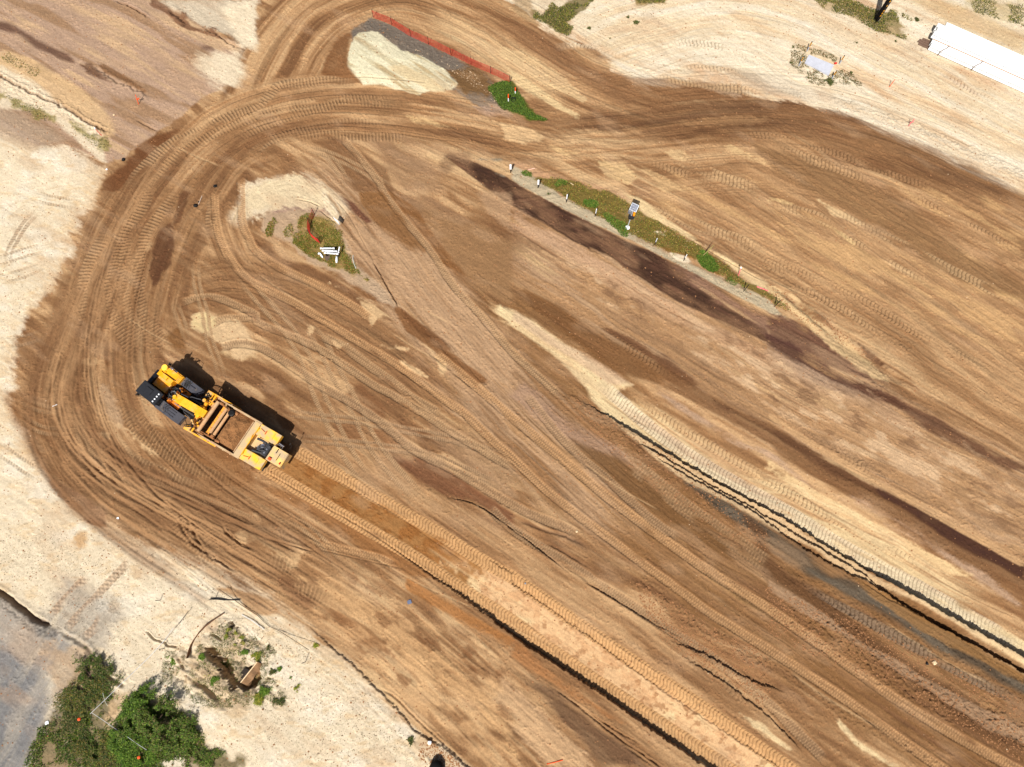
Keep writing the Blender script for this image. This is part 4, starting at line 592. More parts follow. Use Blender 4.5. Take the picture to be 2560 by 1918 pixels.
ca = me.color_attributes.new('soil', 'FLOAT_COLOR', 'POINT'); rgba = np.ones((NX * NY, 4), np.float32); rgba[:, :3] = C.reshape(-1, 3); ca.data.foreach_set('color', rgba.ravel())
me.polygons.foreach_set('use_smooth', np.ones(len(quads), bool))
ground = bpy.data.objects.new('ground', me); COL.objects.link(ground); ground['kind'] = 'structure'; ground['label'] = 'bare graded earth of the site, brown haul roads between pale sand, cut by tyre tracks'
def hz(x, y):
    i = min(max(int(np.searchsorted(gx, x)), 1), NX - 1); j = min(max(int(np.searchsorted(gy, y)), 1), NY - 1); return float(H[j, i])
m = bpy.data.materials.new('soil'); m.use_nodes = True; t_ = m.node_tree; b = t_.nodes['Principled BSDF']; b.inputs['Roughness'].default_value = .95; b.inputs['Specular IOR Level'].default_value = .12
at = t_.nodes.new('ShaderNodeAttribute'); at.attribute_name = 'soil'
tc = t_.nodes.new('ShaderNodeTexCoord'); n1 = t_.nodes.new('ShaderNodeTexNoise'); n1.inputs['Scale'].default_value = 9; n1.inputs['Detail'].default_value = 5; n1.inputs['Roughness'].default_value = .7
n2_ = t_.nodes.new('ShaderNodeTexNoise'); n2_.inputs['Scale'].default_value = 38; n2_.inputs['Detail'].default_value = 3
mr = t_.nodes.new('ShaderNodeMapRange'); mr.inputs[1].default_value = .3; mr.inputs[2].default_value = .7; mr.inputs[3].default_value = .86; mr.inputs[4].default_value = 1.12
mx = t_.nodes.new('ShaderNodeMix'); mx.data_type = 'RGBA'; mx.blend_type = 'MULTIPLY'; mx.inputs[0].default_value = 1
bp = t_.nodes.new('ShaderNodeBump'); bp.inputs['Strength'].default_value = .6; bp.inputs['Distance'].default_value = .05
k = t_.links.new; k(tc.outputs['Object'], n1.inputs['Vector']); k(tc.outputs['Object'], n2_.inputs['Vector']); k(n1.outputs['Fac'], mr.inputs[0]); k(at.outputs['Color'], mx.inputs[6]); k(mr.outputs[0], mx.inputs[7]); k(mx.outputs[2], b.inputs['Base Color'])
ad = t_.nodes.new('ShaderNodeMath'); ad.operation = 'ADD'; k(n1.outputs['Fac'], ad.inputs[0]); k(n2_.outputs['Fac'], ad.inputs[1]); k(ad.outputs[0], bp.inputs['Height']); k(bp.outputs['Normal'], b.inputs['Normal'])
me.materials.append(m)
# ------------------------------------------------------------------ object helpers
MATS = {}
def mat(name, rgb, rough=.6, metal=0., var=.25, scale=6., dust=0., spec=.3, bump=0.):
    if name in MATS: return MATS[name]
    m = bpy.data.materials.new(name); m.use_nodes = True; t = m.node_tree; b = t.nodes['Principled BSDF']
    b.inputs['Roughness'].default_value = rough; b.inputs['Metallic'].default_value = metal; b.inputs['Specular IOR Level'].default_value = spec
    a = lin(rgb); tc = t.nodes.new('ShaderNodeTexCoord'); n = t.nodes.new('ShaderNodeTexNoise'); n.inputs['Scale'].default_value = scale; n.inputs['Detail'].default_value = 5; n.inputs['Roughness'].default_value = .65
    r = t.nodes.new('ShaderNodeValToRGB'); r.color_ramp.elements[0].position = .3; r.color_ramp.elements[1].position = .7
    r.color_ramp.elements[0].color = (*[x * (1 - var) for x in a], 1); r.color_ramp.elements[1].color = (*[min(1, x * (1 + var * .5)) for x in a], 1)
    t.links.new(tc.outputs['Object'], n.inputs['Vector']); t.links.new(n.outputs['Fac'], r.inputs[0]); out = r.outputs[0]
    if dust:
        n2 = t.nodes.new('ShaderNodeTexNoise'); n2.inputs['Scale'].default_value = 1.4; n2.inputs['Detail'].default_value = 6; t.links.new(tc.outputs['Object'], n2.inputs['Vector'])
        mr = t.nodes.new('ShaderNodeMapRange'); mr.inputs[1].default_value = .62 - dust * .3; mr.inputs[2].default_value = .78 - dust * .25; mr.inputs[4].default_value = min(1, dust + .25); t.links.new(n2.outputs['Fac'], mr.inputs[0])
        mx = t.nodes.new('ShaderNodeMix'); mx.data_type = 'RGBA'; t.links.new(mr.outputs[0], mx.inputs[0]); t.links.new(out, mx.inputs[6]); mx.inputs[7].default_value = (*alb(226, 196, 152), 1); out = mx.outputs[2]
        t.links.new(mr.outputs[0], b.inputs['Roughness']) if False else None
    t.links.new(out, b.inputs['Base Color']); m.diffuse_color = (*a, 1); MATS[name] = m; return m
M_YEL = mat('yellow_paint', (230, 160, 22), .45, 0, .22, 3, .3); M_YELD = mat('dusty_yellow_paint', (226, 158, 30), .6, 0, .2, 3, .55); M_BLK = mat('black_paint', (34, 35, 40), .5, 0, .3, 5, .0); M_BLKD = mat('dusty_black_paint', (58, 58, 62), .7, 0, .3, 5, .05)
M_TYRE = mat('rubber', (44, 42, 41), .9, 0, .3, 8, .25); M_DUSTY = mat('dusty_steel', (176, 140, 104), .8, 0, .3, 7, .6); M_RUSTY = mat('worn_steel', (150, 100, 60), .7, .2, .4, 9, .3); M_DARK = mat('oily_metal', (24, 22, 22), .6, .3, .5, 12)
M_SILV = mat('bright_steel', (200, 200, 205), .3, .9, .2, 10); M_GLASS = mat('cab_glass', (16, 22, 26), .08, 0, .1, 2, spec=.6); M_WHITE = mat('white_plastic', (236, 238, 242), .5, 0, .06, 3); M_HOSE = mat('grey_hose', (96, 96, 100), .5, 0, .2, 9)
M_NET = mat('orange_netting', (178, 44, 32), .6, 0, .25, 1.2); M_POST = mat('dark_steel_post', (40, 34, 30), .7, .2, .3, 9); M_ORANGE = mat('orange_plastic', (236, 84, 34), .5, 0, .1, 6); M_PINK = mat('pink_paint', (240, 110, 120), .6, 0, .15, 9); M_RED = mat('red_paint', (200, 36, 30), .5, 0, .2, 9)
M_CONC = mat('pale_concrete', (176, 178, 188), .85, 0, .12, 2.5); M_GREYP = mat('grey_paint', (168, 174, 184), .6, 0, .15, 6); M_WOOD = mat('weathered_timber', (112, 88, 74), .9, 0, .45, 14); M_SHEET = mat('white_coating', (228, 230, 230), .7, 0, .02, 1.5); M_TAPE = mat('white_tape', (200, 202, 204), .6, 0, .1, 9)
M_CLOTH = mat('brown_geotextile', (120, 84, 58), .9, 0, .35, 5); M_AMB = mat('amber_plastic', (244, 150, 20), .35, 0, .15, 5); M_PV = mat('solar_cells', (44, 46, 78), .25, 0, .2, 9, spec=.5); M_POLE = mat('galvanised_steel', (205, 210, 216), .45, .3, .1, 6)
M_BONE = mat('pale_wood', (214, 188, 150), .8, 0, .2, 9); M_GREENP = mat('green_paint', (120, 140, 90), .7, 0, .2, 9)
class MB:
    def __init__(s, M=None): s.v = []; s.f = []; s.M = M or Matrix.Identity(4)
    def add(s, vs, fs):
        o = len(s.v); s.v += [tuple(s.M @ Vector(p)) for p in vs]; s.f += [tuple(i + o for i in f) for f in fs]; return s
    def box(s, x0, x1, y0, y1, z0, z1, ch=.0, R=None, c=None):
        if ch <= 0: ch = min(abs(x1 - x0), abs(y1 - y0), abs(z1 - z0)) * .08
        bm = bmesh.new(); bmesh.ops.create_cube(bm, size=1)
        for v in bm.verts: v.co = Vector(((x0 + x1) / 2 + v.co.x * (x1 - x0), (y0 + y1) / 2 + v.co.y * (y1 - y0), (z0 + z1) / 2 + v.co.z * (z1 - z0)))
        bmesh.ops.bevel(bm, geom=bm.edges[:], offset=ch, segments=1, affect='EDGES'); return s.bm(bm, R)
    def bm(s, bm, R=None):
        bm.verts.index_update(); vs = [(R @ v.co if R else v.co) for v in bm.verts]; fs = [[v.index for v in f.verts] for f in bm.faces]; bm.free(); return s.add(vs, fs)
    def prism(s, pts, y0, y1):          # outline in x-z, extruded along y
        n = len(pts); a = sum(pts[i][0] * pts[(i + 1) % n][1] - pts[(i + 1) % n][0] * pts[i][1] for i in range(n))
        if a > 0: pts = pts[::-1]
        vs = [(x, y0, z) for x, z in pts] + [(x, y1, z) for x, z in pts]
        return s.add(vs, [tuple(range(n - 1, -1, -1)), tuple(range(n, 2 * n))] + [(i, (i + 1) % n, (i + 1) % n + n, i + n) for i in range(n)])
    def slab(s, pts, z0, z1):           # outline in x-y, extruded upwards
        n = len(pts); a = sum(pts[i][0] * pts[(i + 1) % n][1] - pts[(i + 1) % n][0] * pts[i][1] for i in range(n))
        if a < 0: pts = pts[::-1]
        vs = [(x, y, z0) for x, y in pts] + [(x, y, z1) for x, y in pts]
        return s.add(vs, [tuple(range(n - 1, -1, -1)), tuple(range(n, 2 * n))] + [(i, (i + 1) % n, (i + 1) % n + n, i + n) for i in range(n)])
    def tube(s, pts, r, n=8, caps=True):
        pts = [Vector(p) for p in pts]; rs = r if isinstance(r, (list, tuple)) else [r] * len(pts); vs = []; up_ = None
        for i, p in enumerate(pts):
            d = (pts[min(i + 1, len(pts) - 1)] - pts[max(i - 1, 0)]).normalized()
            if up_ is None: up_ = Vector((0, 0, 1)) if abs(d.z) < .9 else Vector((1, 0, 0))
            a = d.cross(up_).normalized(); b = a.cross(d).normalized(); up_ = b
            vs += [tuple(p + (a * math.cos(2 * math.pi * k / n) + b * math.sin(2 * math.pi * k / n)) * rs[i]) for k in range(n)]
        fs = [(i * n + k, i * n + (k + 1) % n, (i + 1) * n + (k + 1) % n, (i + 1) * n + k) for i in range(len(pts) - 1) for k in range(n)]
        if caps: fs += [tuple(range(n - 1, -1, -1)), tuple((len(pts) - 1) * n + k for k in range(n))]
        return s.add(vs, fs)
    def build(s, name, m, parent=None, smooth=False):
        me = bpy.data.meshes.new(name); me.from_pydata(s.v, [], s.f); me.update(); me.materials.append(m)
        bm = bmesh.new(); bm.from_mesh(me); bmesh.ops.recalc_face_normals(bm, faces=bm.faces[:]); bm.to_mesh(me); bm.free()
        if smooth:
            me.polygons.foreach_set('use_smooth', [True] * len(me.polygons))
        o = bpy.data.objects.new(name, me); COL.objects.link(o)
        if parent: o.parent = parent
        return o
def empty(name, loc, rz=0.):
    o = bpy.data.objects.new(name, None); o.empty_display_size = .3; COL.objects.link(o); o.location = loc; o.rotation_euler = (0, 0, rz); return o
def tag(o, label, cat=None, group=None, kind=None):
    if label: o['label'] = label
    if cat: o['category'] = cat
    if group: o['group'] = group
    if kind: o['kind'] = kind
    return o
def copy_tree(o, parent=None):
    c = o.copy(); COL.objects.link(c); c.parent = parent
    for ch in list(o.children): copy_tree(ch, c)
    return c
def G(u, v, dz=0.):
    x, y = P(u, v); z = hz(x, y); x, y = P(u, v, z); return (x, y, hz(x, y) + dz)
def rel(u, v, z, base): x, y = P(u, v, base[2] + z); return (x - base[0], y - base[1], z)

# ------------------------------------------------------------------ the motor scraper
O1 = (-21.718, 11.028); A1 = math.radians(150.72); zg = hz(*O1)
SCR = empty('motor_scraper', (O1[0], O1[1], zg - .03), A1)
tag(SCR, 'yellow articulated motor scraper with black cab roof and fenders hauling soil', 'scraper')
RT = Matrix.Translation((11.51, -.25, 0)) @ Matrix.Rotation(math.radians(144.33 - 150.72), 4, 'Z')     # the tractor, steered a little to the right
def wheel(M, x, y, r=1.0, w=.74, side=1):
    wh = bpy.data.objects.new('wheel', None); COL.objects.link(wh); wh.parent = SCR; wh.empty_display_size = .3
    m = MB(M @ Matrix.Translation((x, y, r))); n = 40; prof = [(-w / 2 + .03, r * .56), (-w / 2, r * .7), (-w / 2, r * .9), (-w / 2 + .07, r * .965), (0, r * .975), (w / 2 - .07, r * .965), (w / 2, r * .9), (w / 2, r * .7), (w / 2 - .03, r * .56)]
    vs = [(q * math.cos(2 * math.pi * k / n), yy, q * math.sin(2 * math.pi * k / n)) for yy, q in prof for k in range(n)]
    m.add(vs, [(i * n + k, i * n + (k + 1) % n, (i + 1) * n + (k + 1) % n, (i + 1) * n + k) for i in range(len(prof) - 1) for k in range(n)])
    for k in range(26):
        for s_ in (-1, 1):
            R = Matrix.Rotation(2 * math.pi * (k + (.5 if s_ > 0 else 0)) / 26, 4, 'Y') @ Matrix.Translation((0, s_ * w * .24, r * .99)) @ Matrix.Rotation(s_ * .5, 4, 'Z'); m.box(-.04, .04, -w * .26, w * .26, -.04, .035, .01, R)
    m.build('tyre', M_TYRE, wh)
    m = MB(M @ Matrix.Translation((x, y, r))); m.tube([(0, -w / 2 + .1, 0), (0, w / 2 - .1, 0)], r * .57, 28); m.tube([(0, (w / 2 - .12) * side, 0), (0, (w / 2 + .04) * side, 0)], [r * .25, r * .2], 16); m.build('rim', M_YELD, wh)
I4 = Matrix.Identity(4)
for y, s_ in ((-1.42, -1), (1.42, 1)): wheel(I4, 1.15, y, 1.02, .74, s_); wheel(RT, -.95, y, 1.02, .74, s_)
# bowl
m = MB()
for s_ in (-1, 1):
    m.prism([(2.2, .75), (2.2, 2.16), (4.6, 2.2), (5.0, 2.02), (7.1, 1.9), (8.05, 1.35), (7.7, .45), (4.0, .3)], s_ * 1.76, s_ * 1.88)
    m.box(2.1, 5.2, s_ * 1.80 - .09, s_ * 1.80 + .09, 2.16, 2.28)                         # top rail
    for x in (3.1, 3.9, 4.7, 5.6, 6.5): m.box(x, x + .1, s_ * 1.88, s_ * 1.96, .55, 1.95)   # ribs
m.box(2.9, 7.0, -1.76, 1.76, .34, .42)
m.box(2.72, 2.78, -1.74, 1.74, .6, 2.25); m.box(2.88, 2.97, -1.6, 1.6, .6, 2.12)        # ejector plate
m.build('bowl', M_DUSTY, SCR)
m = MB(); m.box(2.14, 2.71, -1.76, 1.76, 2.20, 2.31); m.box(2.14, 2.26, -1.7, 1.7, 1.3, 2.2); m.build('rear_deck', mat('dusty_deck', (220, 176, 96), .75, 0, .2, 3, .85), SCR)
m = MB(); m.box(2.06, 2.13, -1.45, 1.45, 2.29, 2.36); m.tube([(2.0, -1.3, 2.36), (2.2, -.6, 2.4), (2.05, .1, 2.4), (2.1, .9, 2.38), (2.0, 1.4, 2.36)], .025, 6); m.build('deck_edge_rail', M_YEL, SCR)
for s_ in (-1, 1):
    m = MB(); m.prism([(-.02, 1.55), (-.02, 2.02), (.35, 2.2), (2.11, 2.24), (2.11, 2.17), (.37, 2.13), (.05, 1.95), (.05, 1.55)], s_ * .78, s_ * 1.79)
    m.box(.3, 2.1, s_ * 1.77 - .04, s_ * 1.77 + .04, 1.75, 2.14); m.box(.5, .56, s_ * 1.0, s_ * 1.6, 2.215, 2.26); m.box(.3, 2.1, s_ * .78 - .03, s_ * .78 + .03, 1.5, 2.2)
    f = m.build('fender', mat('half_dusty_yellow', (240, 184, 46), .5, 0, .15, 2.5, .75), SCR)
    m = MB(); m.box(1.28, 1.34, s_ * 1.3 - .17, s_ * 1.3 + .17, 2.235, 2.30); m.tube([(1.4, s_ * 1.3, 2.28), (1.9, s_ * 1.42, 2.28)], .018, 6); m.build('red_latch', M_RED, f)
# rear engine bay and cover
m = MB(); m.box(.05, 2.1, -.74, .74, 1.5, 1.62); m.build('bay_floor', mat('dusty_floor', (206, 170, 120), .8, 0, .2, 4, .8), SCR)
m = MB(); m.box(.22, .75, -.62, .55, 1.62, 2.12, .06); m.box(.75, 1.35, .05, .55, 1.62, 1.98, .05); m.tube([(.3, -.35, 2.0), (.3, -.35, 2.32)], .14, 14); m.tube([(.5, .4, 2.0), (1.6, .62, 2.05)], .09, 10); m.tube([(.75, -.5, 2.1), (1.2, -.55, 2.1), (1.75, -.5, 2.02)], [.13, .1, .12], 10)
for k in range(6): m.box(.25 + k * .08, .29 + k * .08, -.6, .5, 2.12, 2.17)
m.tube([(.35, .1, 2.15), (.7, .15, 2.25), (1.0, .35, 2.1)], .05, 8); m.tube([(.6, -.2, 2.15), (1.0, -.1, 2.1), (1.5, .2, 1.75)], .045, 8); m.build('rear_engine', M_BLKD, SCR)
for (x, y, z0, z1, r_) in ((1.0, -.15, 1.6, 2.0, .2), (1.3, .1, 1.6, 1.92, .12), (.45, .28, 2.1, 2.2, .09), (.42, -.08, 2.1, 2.2, .08)):
    m = MB(); m.tube([(x, y, z0), (x, y, z1)], r_, 16); m.build('air_cleaner', M_SILV, SCR)
m = MB(); m.prism([(-1.5, 1.0), (-1.5, 2.14), (-1.32, 2.25), (-.02, 2.32), (-.02, 1.0)], -.7, .72); m.box(-1.53, -1.46, -.66, .68, 2.0, 2.06); c_ = m.build('rear_engine_cover', mat('sandy_cover', (228, 186, 104), .7, 0, .15, 3, .75), SCR)
m = MB(); m.box(-.95, -.9, -.35, .35, 2.29, 2.32); m.box(-.6, -.52, -.62, -.2, 2.3, 2.33); m.build('cover_seam', M_POST, c_)
m = MB(); m.box(-.5, -.22, .38, .62, 2.31, 2.46); m.build('junction_box', M_ORANGE, c_); m = MB(); m.box(-1.42, -1.3, .34, .5, 2.24, 2.36); m.build('tail_lamp', M_RED, c_)
m = MB(); m.tube([(-.1, -.72, 2.2), (-.1, -.95, 2.2), (-.75, -.95, 2.2), (-.75, -.72, 2.2)], .03, 6); m.build('side_handle', M_SILV, SCR); m = MB(); m.tube([(-.15, -1.1, 1.9), (-.7, -1.05, 1.9)], .06, 8); m.tube([(-.4, -.7, 1.8), (-.4, -1.1, 1.9)], .03, 6); m.build('air_tank', M_SILV, SCR); m = MB(); m.box(-1.2, -.1, -.6, .6, .75, 1.0); m.build('rear_bumper', M_DUSTY, SCR)
m = MB(); m.tube([(-1.2, -.85, 1.6), (-1.2, -1.5, 1.75), (-1.15, -1.5, 2.1)], .02, 6); m.box(-1.2, -1.12, -1.62, -1.4, 2.0, 2.2); m.build('lamp_arm', M_POST, SCR)
# apron and its linkage
m = MB(); m.box(6.02, 6.30, -1.42, 1.33, 1.72, 1.80, .01)
for k in range(6): m.box(6.0, 6.32, -1.42 + k * .54, -1.39 + k * .54, 1.80, 1.84)
m.tube([(5.98, -1.5, 1.86), (5.98, 1.4, 1.86)], .04, 8); m.build('apron_lip', mat('orange_yellow_paint', (224, 148, 54), .65, 0, .2, 5, .25), SCR)
m = MB(); m.prism([(5.45, .5), (5.9, 1.62), (6.0, 1.6), (6.3, 1.5), (6.7, .9), (6.6, .45)], -1.6, 1.6); m.build('apron', mat('dark_iron', (96, 66, 46), .8, 0, .35, 8, .1), SCR)  # apron plate in one dark brown iron
m = MB()
for x in (5.42, 5.84): m.tube([(x, -1.42, 1.98), (x, 1.18, 1.98)], .145, 14)
m.tube([(6.86, -1.58, 2.05), (6.86, 1.58, 2.05)], .18, 18); m.build('cross_tube', mat('dusty_tube', (190, 146, 104), .8, 0, .25, 6, .45), SCR)
for s_ in (-1, 1):
    m = MB()
    m.box(5.0, 7.0, s_ * 1.5 - .06, s_ * 1.5 + .06, 1.75, 1.95); m.box(5.3, 5.62, s_ * 1.35 - .13, s_ * 1.35 + .13, 1.78, 2.12); m.tube([(5.0, s_ * 1.52, 2.0), (4.6, s_ * 1.45, 1.95)], .17, 14); m.tube([(6.3, s_ * 1.62, 2.0), (7.7, s_ * 1.62, 1.7)], .08, 10)
    m.build('apron_linkage', M_RUSTY, SCR)
m = MB(); m.box(7.0, 7.5, -1.5, 1.5, 1.42, 1.5); m.build('dirt_deck', MATS['dusty_tube'], SCR)
m = MB(); m.tube([(5.1, -1.28, 1.9), (5.1, -1.28, 2.3), (5.1, -1.28, 2.34)], [.3, .3, .2], 16); m.build('shadow_void_plug', M_DARK, SCR)  # black plug added to stand for the shadowed void in the bowl
qr = random.Random(12)
for s_ in (-1, 1):
    m = MB(); m.box(7.05, 7.95, s_ * 1.42 - .3, s_ * 1.42 + .3, 1.72, 1.86, .02)
    for k in range(11):
        x, y, d = qr.uniform(7.05, 7.8), s_ * qr.uniform(1.1, 1.7), qr.uniform(.07, .16); m.box(x, x + d, y, y + d, 1.8, qr.uniform(1.95, 2.3), .012)
    m.build('linkage_bracket', M_RUSTY, SCR)
    for k in range(3):
        x, y = qr.uniform(7.1, 7.6), s_ * qr.uniform(1.1, 1.6); m = MB(); m.tube([(x, y, 2.1), (x + .2, y + .1 * s_, 2.35), (x + .5, y - .15 * s_, 2.4), (x + .8, y - .3 * s_, 2.2)], .03, 6); m.build('hose', M_DARK, SCR)
# draft frame
m = MB()
for s_ in (-1, 1):
    m.prism([(4.9, 1.2), (4.9, 1.5), (7.0, 2.12), (8.1, 2.2), (8.1, 1.9), (7.0, 1.8)], s_ * 1.9, s_ * 2.04); m.box(7.55, 8.15, s_ * 1.5, s_ * 1.98, 1.85, 2.22, .05); m.box(7.0, 7.7, s_ * 1.1, s_ * 1.3, 1.8, 2.1); m.box(7.25, 7.4, s_ * .9, s_ * 1.9, 1.95, 2.15)
m.box(7.62, 7.92, -1.9, 1.9, 1.72, 2.06, .05); m.build('draft_frame', M_YELD, SCR)
for s_ in (-1, 1):
    m = MB()
    for dx, dy in ((.0, 0), (.16, .1), (.34, -.06)): m.tube([(7.0 + dx, s_ * (1.35 + dy), 1.9), (7.5 + dx, s_ * (1.5 + dy), 2.2), (8.0 + dx * .5, s_ * (1.75 + dy * .5), 2.26)], .045, 8)
    m.build('hose_bundle', M_DARK, SCR)
m = MB(); m.prism([(7.2, 1.5), (7.2, 2.1), (8.0, 2.75), (9.3, 3.0), (10.4, 2.6), (10.5, 1.5), (10.1, 1.5), (9.6, 2.1), (8.4, 1.95), (7.8, 1.5)], -.36, .36); m.box(7.5, 8.0, -.52, .52, 1.7, 2.3, .06); m.box(8.2, 9.8, -.38, -.3, 2.35, 2.62); m.box(8.2, 9.8, .3, .38, 2.35, 2.62); m.tube([(10.25, 0, 1.2), (10.25, 0, 2.8)], .17, 14); g_ = m.build('gooseneck', mat('bright_yellow', (236, 170, 28), .5, 0, .3, 5, .3), SCR)
m = MB()
for s_ in (-1, 1): m.tube([(8.0, s_ * .6, 2.05), (9.3, s_ * .55, 2.25)], .09, 12)
m.build('steering_cylinder', M_BLKD, SCR)
for y_, z_ in ((-.95, 2.7), (.95, 2.3)):
    m = MB(); m.tube([(8.1, y_, z_ - .9), (8.1, y_, z_), (8.35, y_ * .9, z_ + .1), (8.9, y_ * .8, z_ - .05), (9.3, y_ * .6, z_ - .3)], .05, 8); m.build('hydraulic_line', M_BLKD, SCR)
    m = MB(); m.tube([(7.75, y_ * 1.1, 1.9), (7.75, y_ * 1.1, z_)], .16, 14); m.build('shadow_drum', M_YELD, SCR)  # drum added to fill the gap in the machine's cast shadow
m = MB()
for s_ in (-1, 1): m.tube([(9.3, s_ * .55, 2.25), (10.1, s_ * .5, 2.35)], .05, 10)
m.tube([(8.3, .05, 2.72), (8.9, -.15, 2.8), (9.5, .1, 2.76), (10.3, .3, 2.7)], .035, 8); m.build('cylinder_rod', M_SILV, SCR)
# tractor
m = MB(RT); m.box(-3.7, -2.6, -.85, .85, .9, 1.15, .05); m.box(-2.7, 1.7, -.95, .95, .8, 1.25, .05); m.box(-.6, .0, -.95, .6, 1.25, 1.75, .05); m.box(-1.9, -1.3, -.7, .9, 1.25, 1.6, .05); m.build('chassis', M_DARK, SCR)
m = MB(RT); m.prism([(.02, 1.2), (.02, 2.2), (1.6, 2.1), (1.6, 1.2)], -.5, .42); m.build('hood_well', M_YELD, SCR)
m = MB(RT); m.prism([(-.05, 1.6), (-.05, 2.55), (1.2, 2.6), (1.7, 2.5), (1.7, 1.6)], -.92, -.52); m.prism([(-.48, 1.5), (-.48, 2.38), (1.3, 2.44), (1.62, 2.3), (1.62, 1.5)], -1.75, -.95); m.box(1.1, 1.75, -1.2, -.9, 2.3, 2.5); m.box(-.2, 1.5, -.95, -.91, 2.55, 2.62)
hd = m.build('hood', M_YEL, SCR)
m = MB(RT); 
for k in range(3): m.box(-.1 - k * .14, -.08 - k * .14, -1.7, -1.0, 2.385, 2.405)
m.box(.5, .54, -.88, -.56, 2.57, 2.6); m.box(.2, 1.45, -.955, -.93, 2.4, 2.56); m.build('hood_seam', M_POST, hd)
m = MB(RT); m.tube([(1.36, -1.42, 2.38), (1.36, -1.42, 2.62), (1.36, -1.42, 2.8), (1.36, -1.42, 2.86)], [.2, .2, .3, .26], 20); m.build('precleaner', mat('light_yellow', (246, 196, 70), .5, 0, .1, 4, .2), SCR)
m = MB(RT); m.tube([(.75, -1.68, 2.3), (.35, -1.7, 2.55), (.15, -1.74, 2.85)], .085, 12); m.tube([(1.05, -1.7, 2.5), (.75, -1.7, 2.55)], .12, 12); m.build('exhaust_pipe', M_SILV, SCR)
m = MB(RT); m.prism([(1.62, 1.0), (1.62, 2.42), (2.02, 2.34), (2.14, 2.1), (2.14, .9)], -.88, .55); m.box(2.1, 2.2, -1.5, 1.6, .75, 1.25); m.build('radiator_guard', mat('navy_black', (20, 21, 30), .5, 0, .2, 5), SCR)
m = MB(RT); m.prism([(-.35, 1.5), (-.3, 3.12), (1.62, 3.12), (1.85, 1.5)], .52, 1.68); cb = m.build('cab', M_GLASS, SCR)
m = MB(RT); m.box(-.62, 1.74, .46, 1.74, 3.14, 3.28, .06); m.box(.35, 1.1, .75, 1.35, 3.28, 3.34, .04); m.box(-.62, -.35, .5, 1.7, 3.28, 3.36, .03); m.build('cab_roof', M_BLK, cb)
for y in (.72, .98, 1.26, 1.52): m = MB(RT); m.tube([(-.3, y, 3.28), (-.3, y, 3.38), (-.3, y, 3.41)], [.075, .075, .045], 14); m.build('roof_light', M_WHITE, cb)
for y0 in (-1.7, 1.62):
    m = MB(RT); m.tube([(-.4, y0, 1.9), (-.4, y0, 2.95), (.1, y0, 3.0), (.5, y0, 2.95), (.5, y0, 1.9)], .022, 6); m.tube([(.05, y0, 1.9), (.05, y0, 3.0)], .018, 6); m.build('handrail', M_POST, SCR)
m = MB(RT); m.tube([(1.72, 1.68, 3.2), (2.02, 1.75, 3.15), (2.05, .6, 3.15), (1.72, .55, 3.2)], .02, 6); m.tube([(1.7, 1.7, 1.5), (1.75, 1.74, 3.1)], .025, 6); m.build('front_handrail', M_RUSTY, cb)
for y0, y1, x in ((1.72, 2.05, 1.5), (-1.75, -2.05, 1.2)):
    m = MB(RT); z = 2.7 if y0 > 0 else 2.5; m.tube([(x, y0, z - .5), (x + .12, y1, z - .3), (x + .12, y1, z + .3), (x, y0, z + .3)], .02, 6); m.box(x + .1, x + .15, min(y0, y1) + .05, max(y0, y1) - .05, z - .25, z + .25, .01); m.build('mirror', M_BLK, SCR)
m = MB(RT); m.prism([(-2.75, 1.2), (-2.7, 1.62), (-2.2, 1.98), (-.05, 2.05), (.25, 1.7), (.3, 1.2), (.2, 1.2), (.15, 1.65), (-.1, 1.98), (-2.15, 1.9), (-2.62, 1.55), (-2.66, 1.2)], 1.02, 1.95)
for y in (1.2, 1.45, 1.7): m.box(-2.1, -.1, y - .015, y + .015, 1.99, 2.05)
m.box(-1.1, -1.05, 1.05, 1.93, 2.0, 2.07); m.build('fender', mat('slate_black', (66, 66, 74), .6, 0, .25, 5, .08), SCR)
m = MB(RT); m.prism([(-2.35, 1.2), (-2.3, 1.6), (-1.9, 1.95), (-.3, 2.02), (-.1, 1.6), (-.18, 1.58), (-.36, 1.94), (-1.86, 1.88), (-2.22, 1.56), (-2.26, 1.2)], -1.85, -1.02); m.box(-1.9, -.4, -1.5, -1.46, 1.97, 2.05); m.build('fender', MATS['slate_black'], SCR)
hr = random.Random(3)
for k in range(9):
    m = MB(RT); x0 = hr.uniform(-.3, .1); y0 = hr.uniform(-.5, .5); pts = [(x0 - .25 * j, y0 + hr.uniform(-.22, .22) * j ** .5, 2.0 + .35 * math.sin(j * .9) + hr.uniform(-.05, .1)) for j in range(6)]
    m.tube(pts, hr.choice((.03, .04, .055)), 8); m.build('hose', hr.choice((M_HOSE, M_DARK, M_BLKD)), SCR, True)
m = MB(RT); m.box(-1.75, .15, -.9, .95, 1.58, 1.66)
for k in range(16): x, y = hr.uniform(-1.6, .0), hr.uniform(-.85, .85); s_ = hr.uniform(.06, .16); m.box(x, x + s_, y, y + s_ * 1.4, 1.6, hr.uniform(1.8, 2.15), .01)
for k in range(8): x, y = hr.uniform(-1.6, .0), hr.uniform(-.8, .8); m.tube([(x, y, 1.7), (x, y, hr.uniform(1.95, 2.25))], hr.uniform(.04, .09), 10)
m.build('valve_block', mat('orange_brown_paint', (206, 120, 30), .6, 0, .5, 9, .2), SCR)
m = MB(RT)
for z in (.55, .9, 1.25, 1.6): m.box(.3, .75, 1.72, 1.95, z, z + .05)
m.box(.28, .33, 1.7, 1.76, .5, 1.7); m.box(.72, .77, 1.7, 1.76, .5, 1.7); m.build('cab_ladder', M_BLK, SCR)
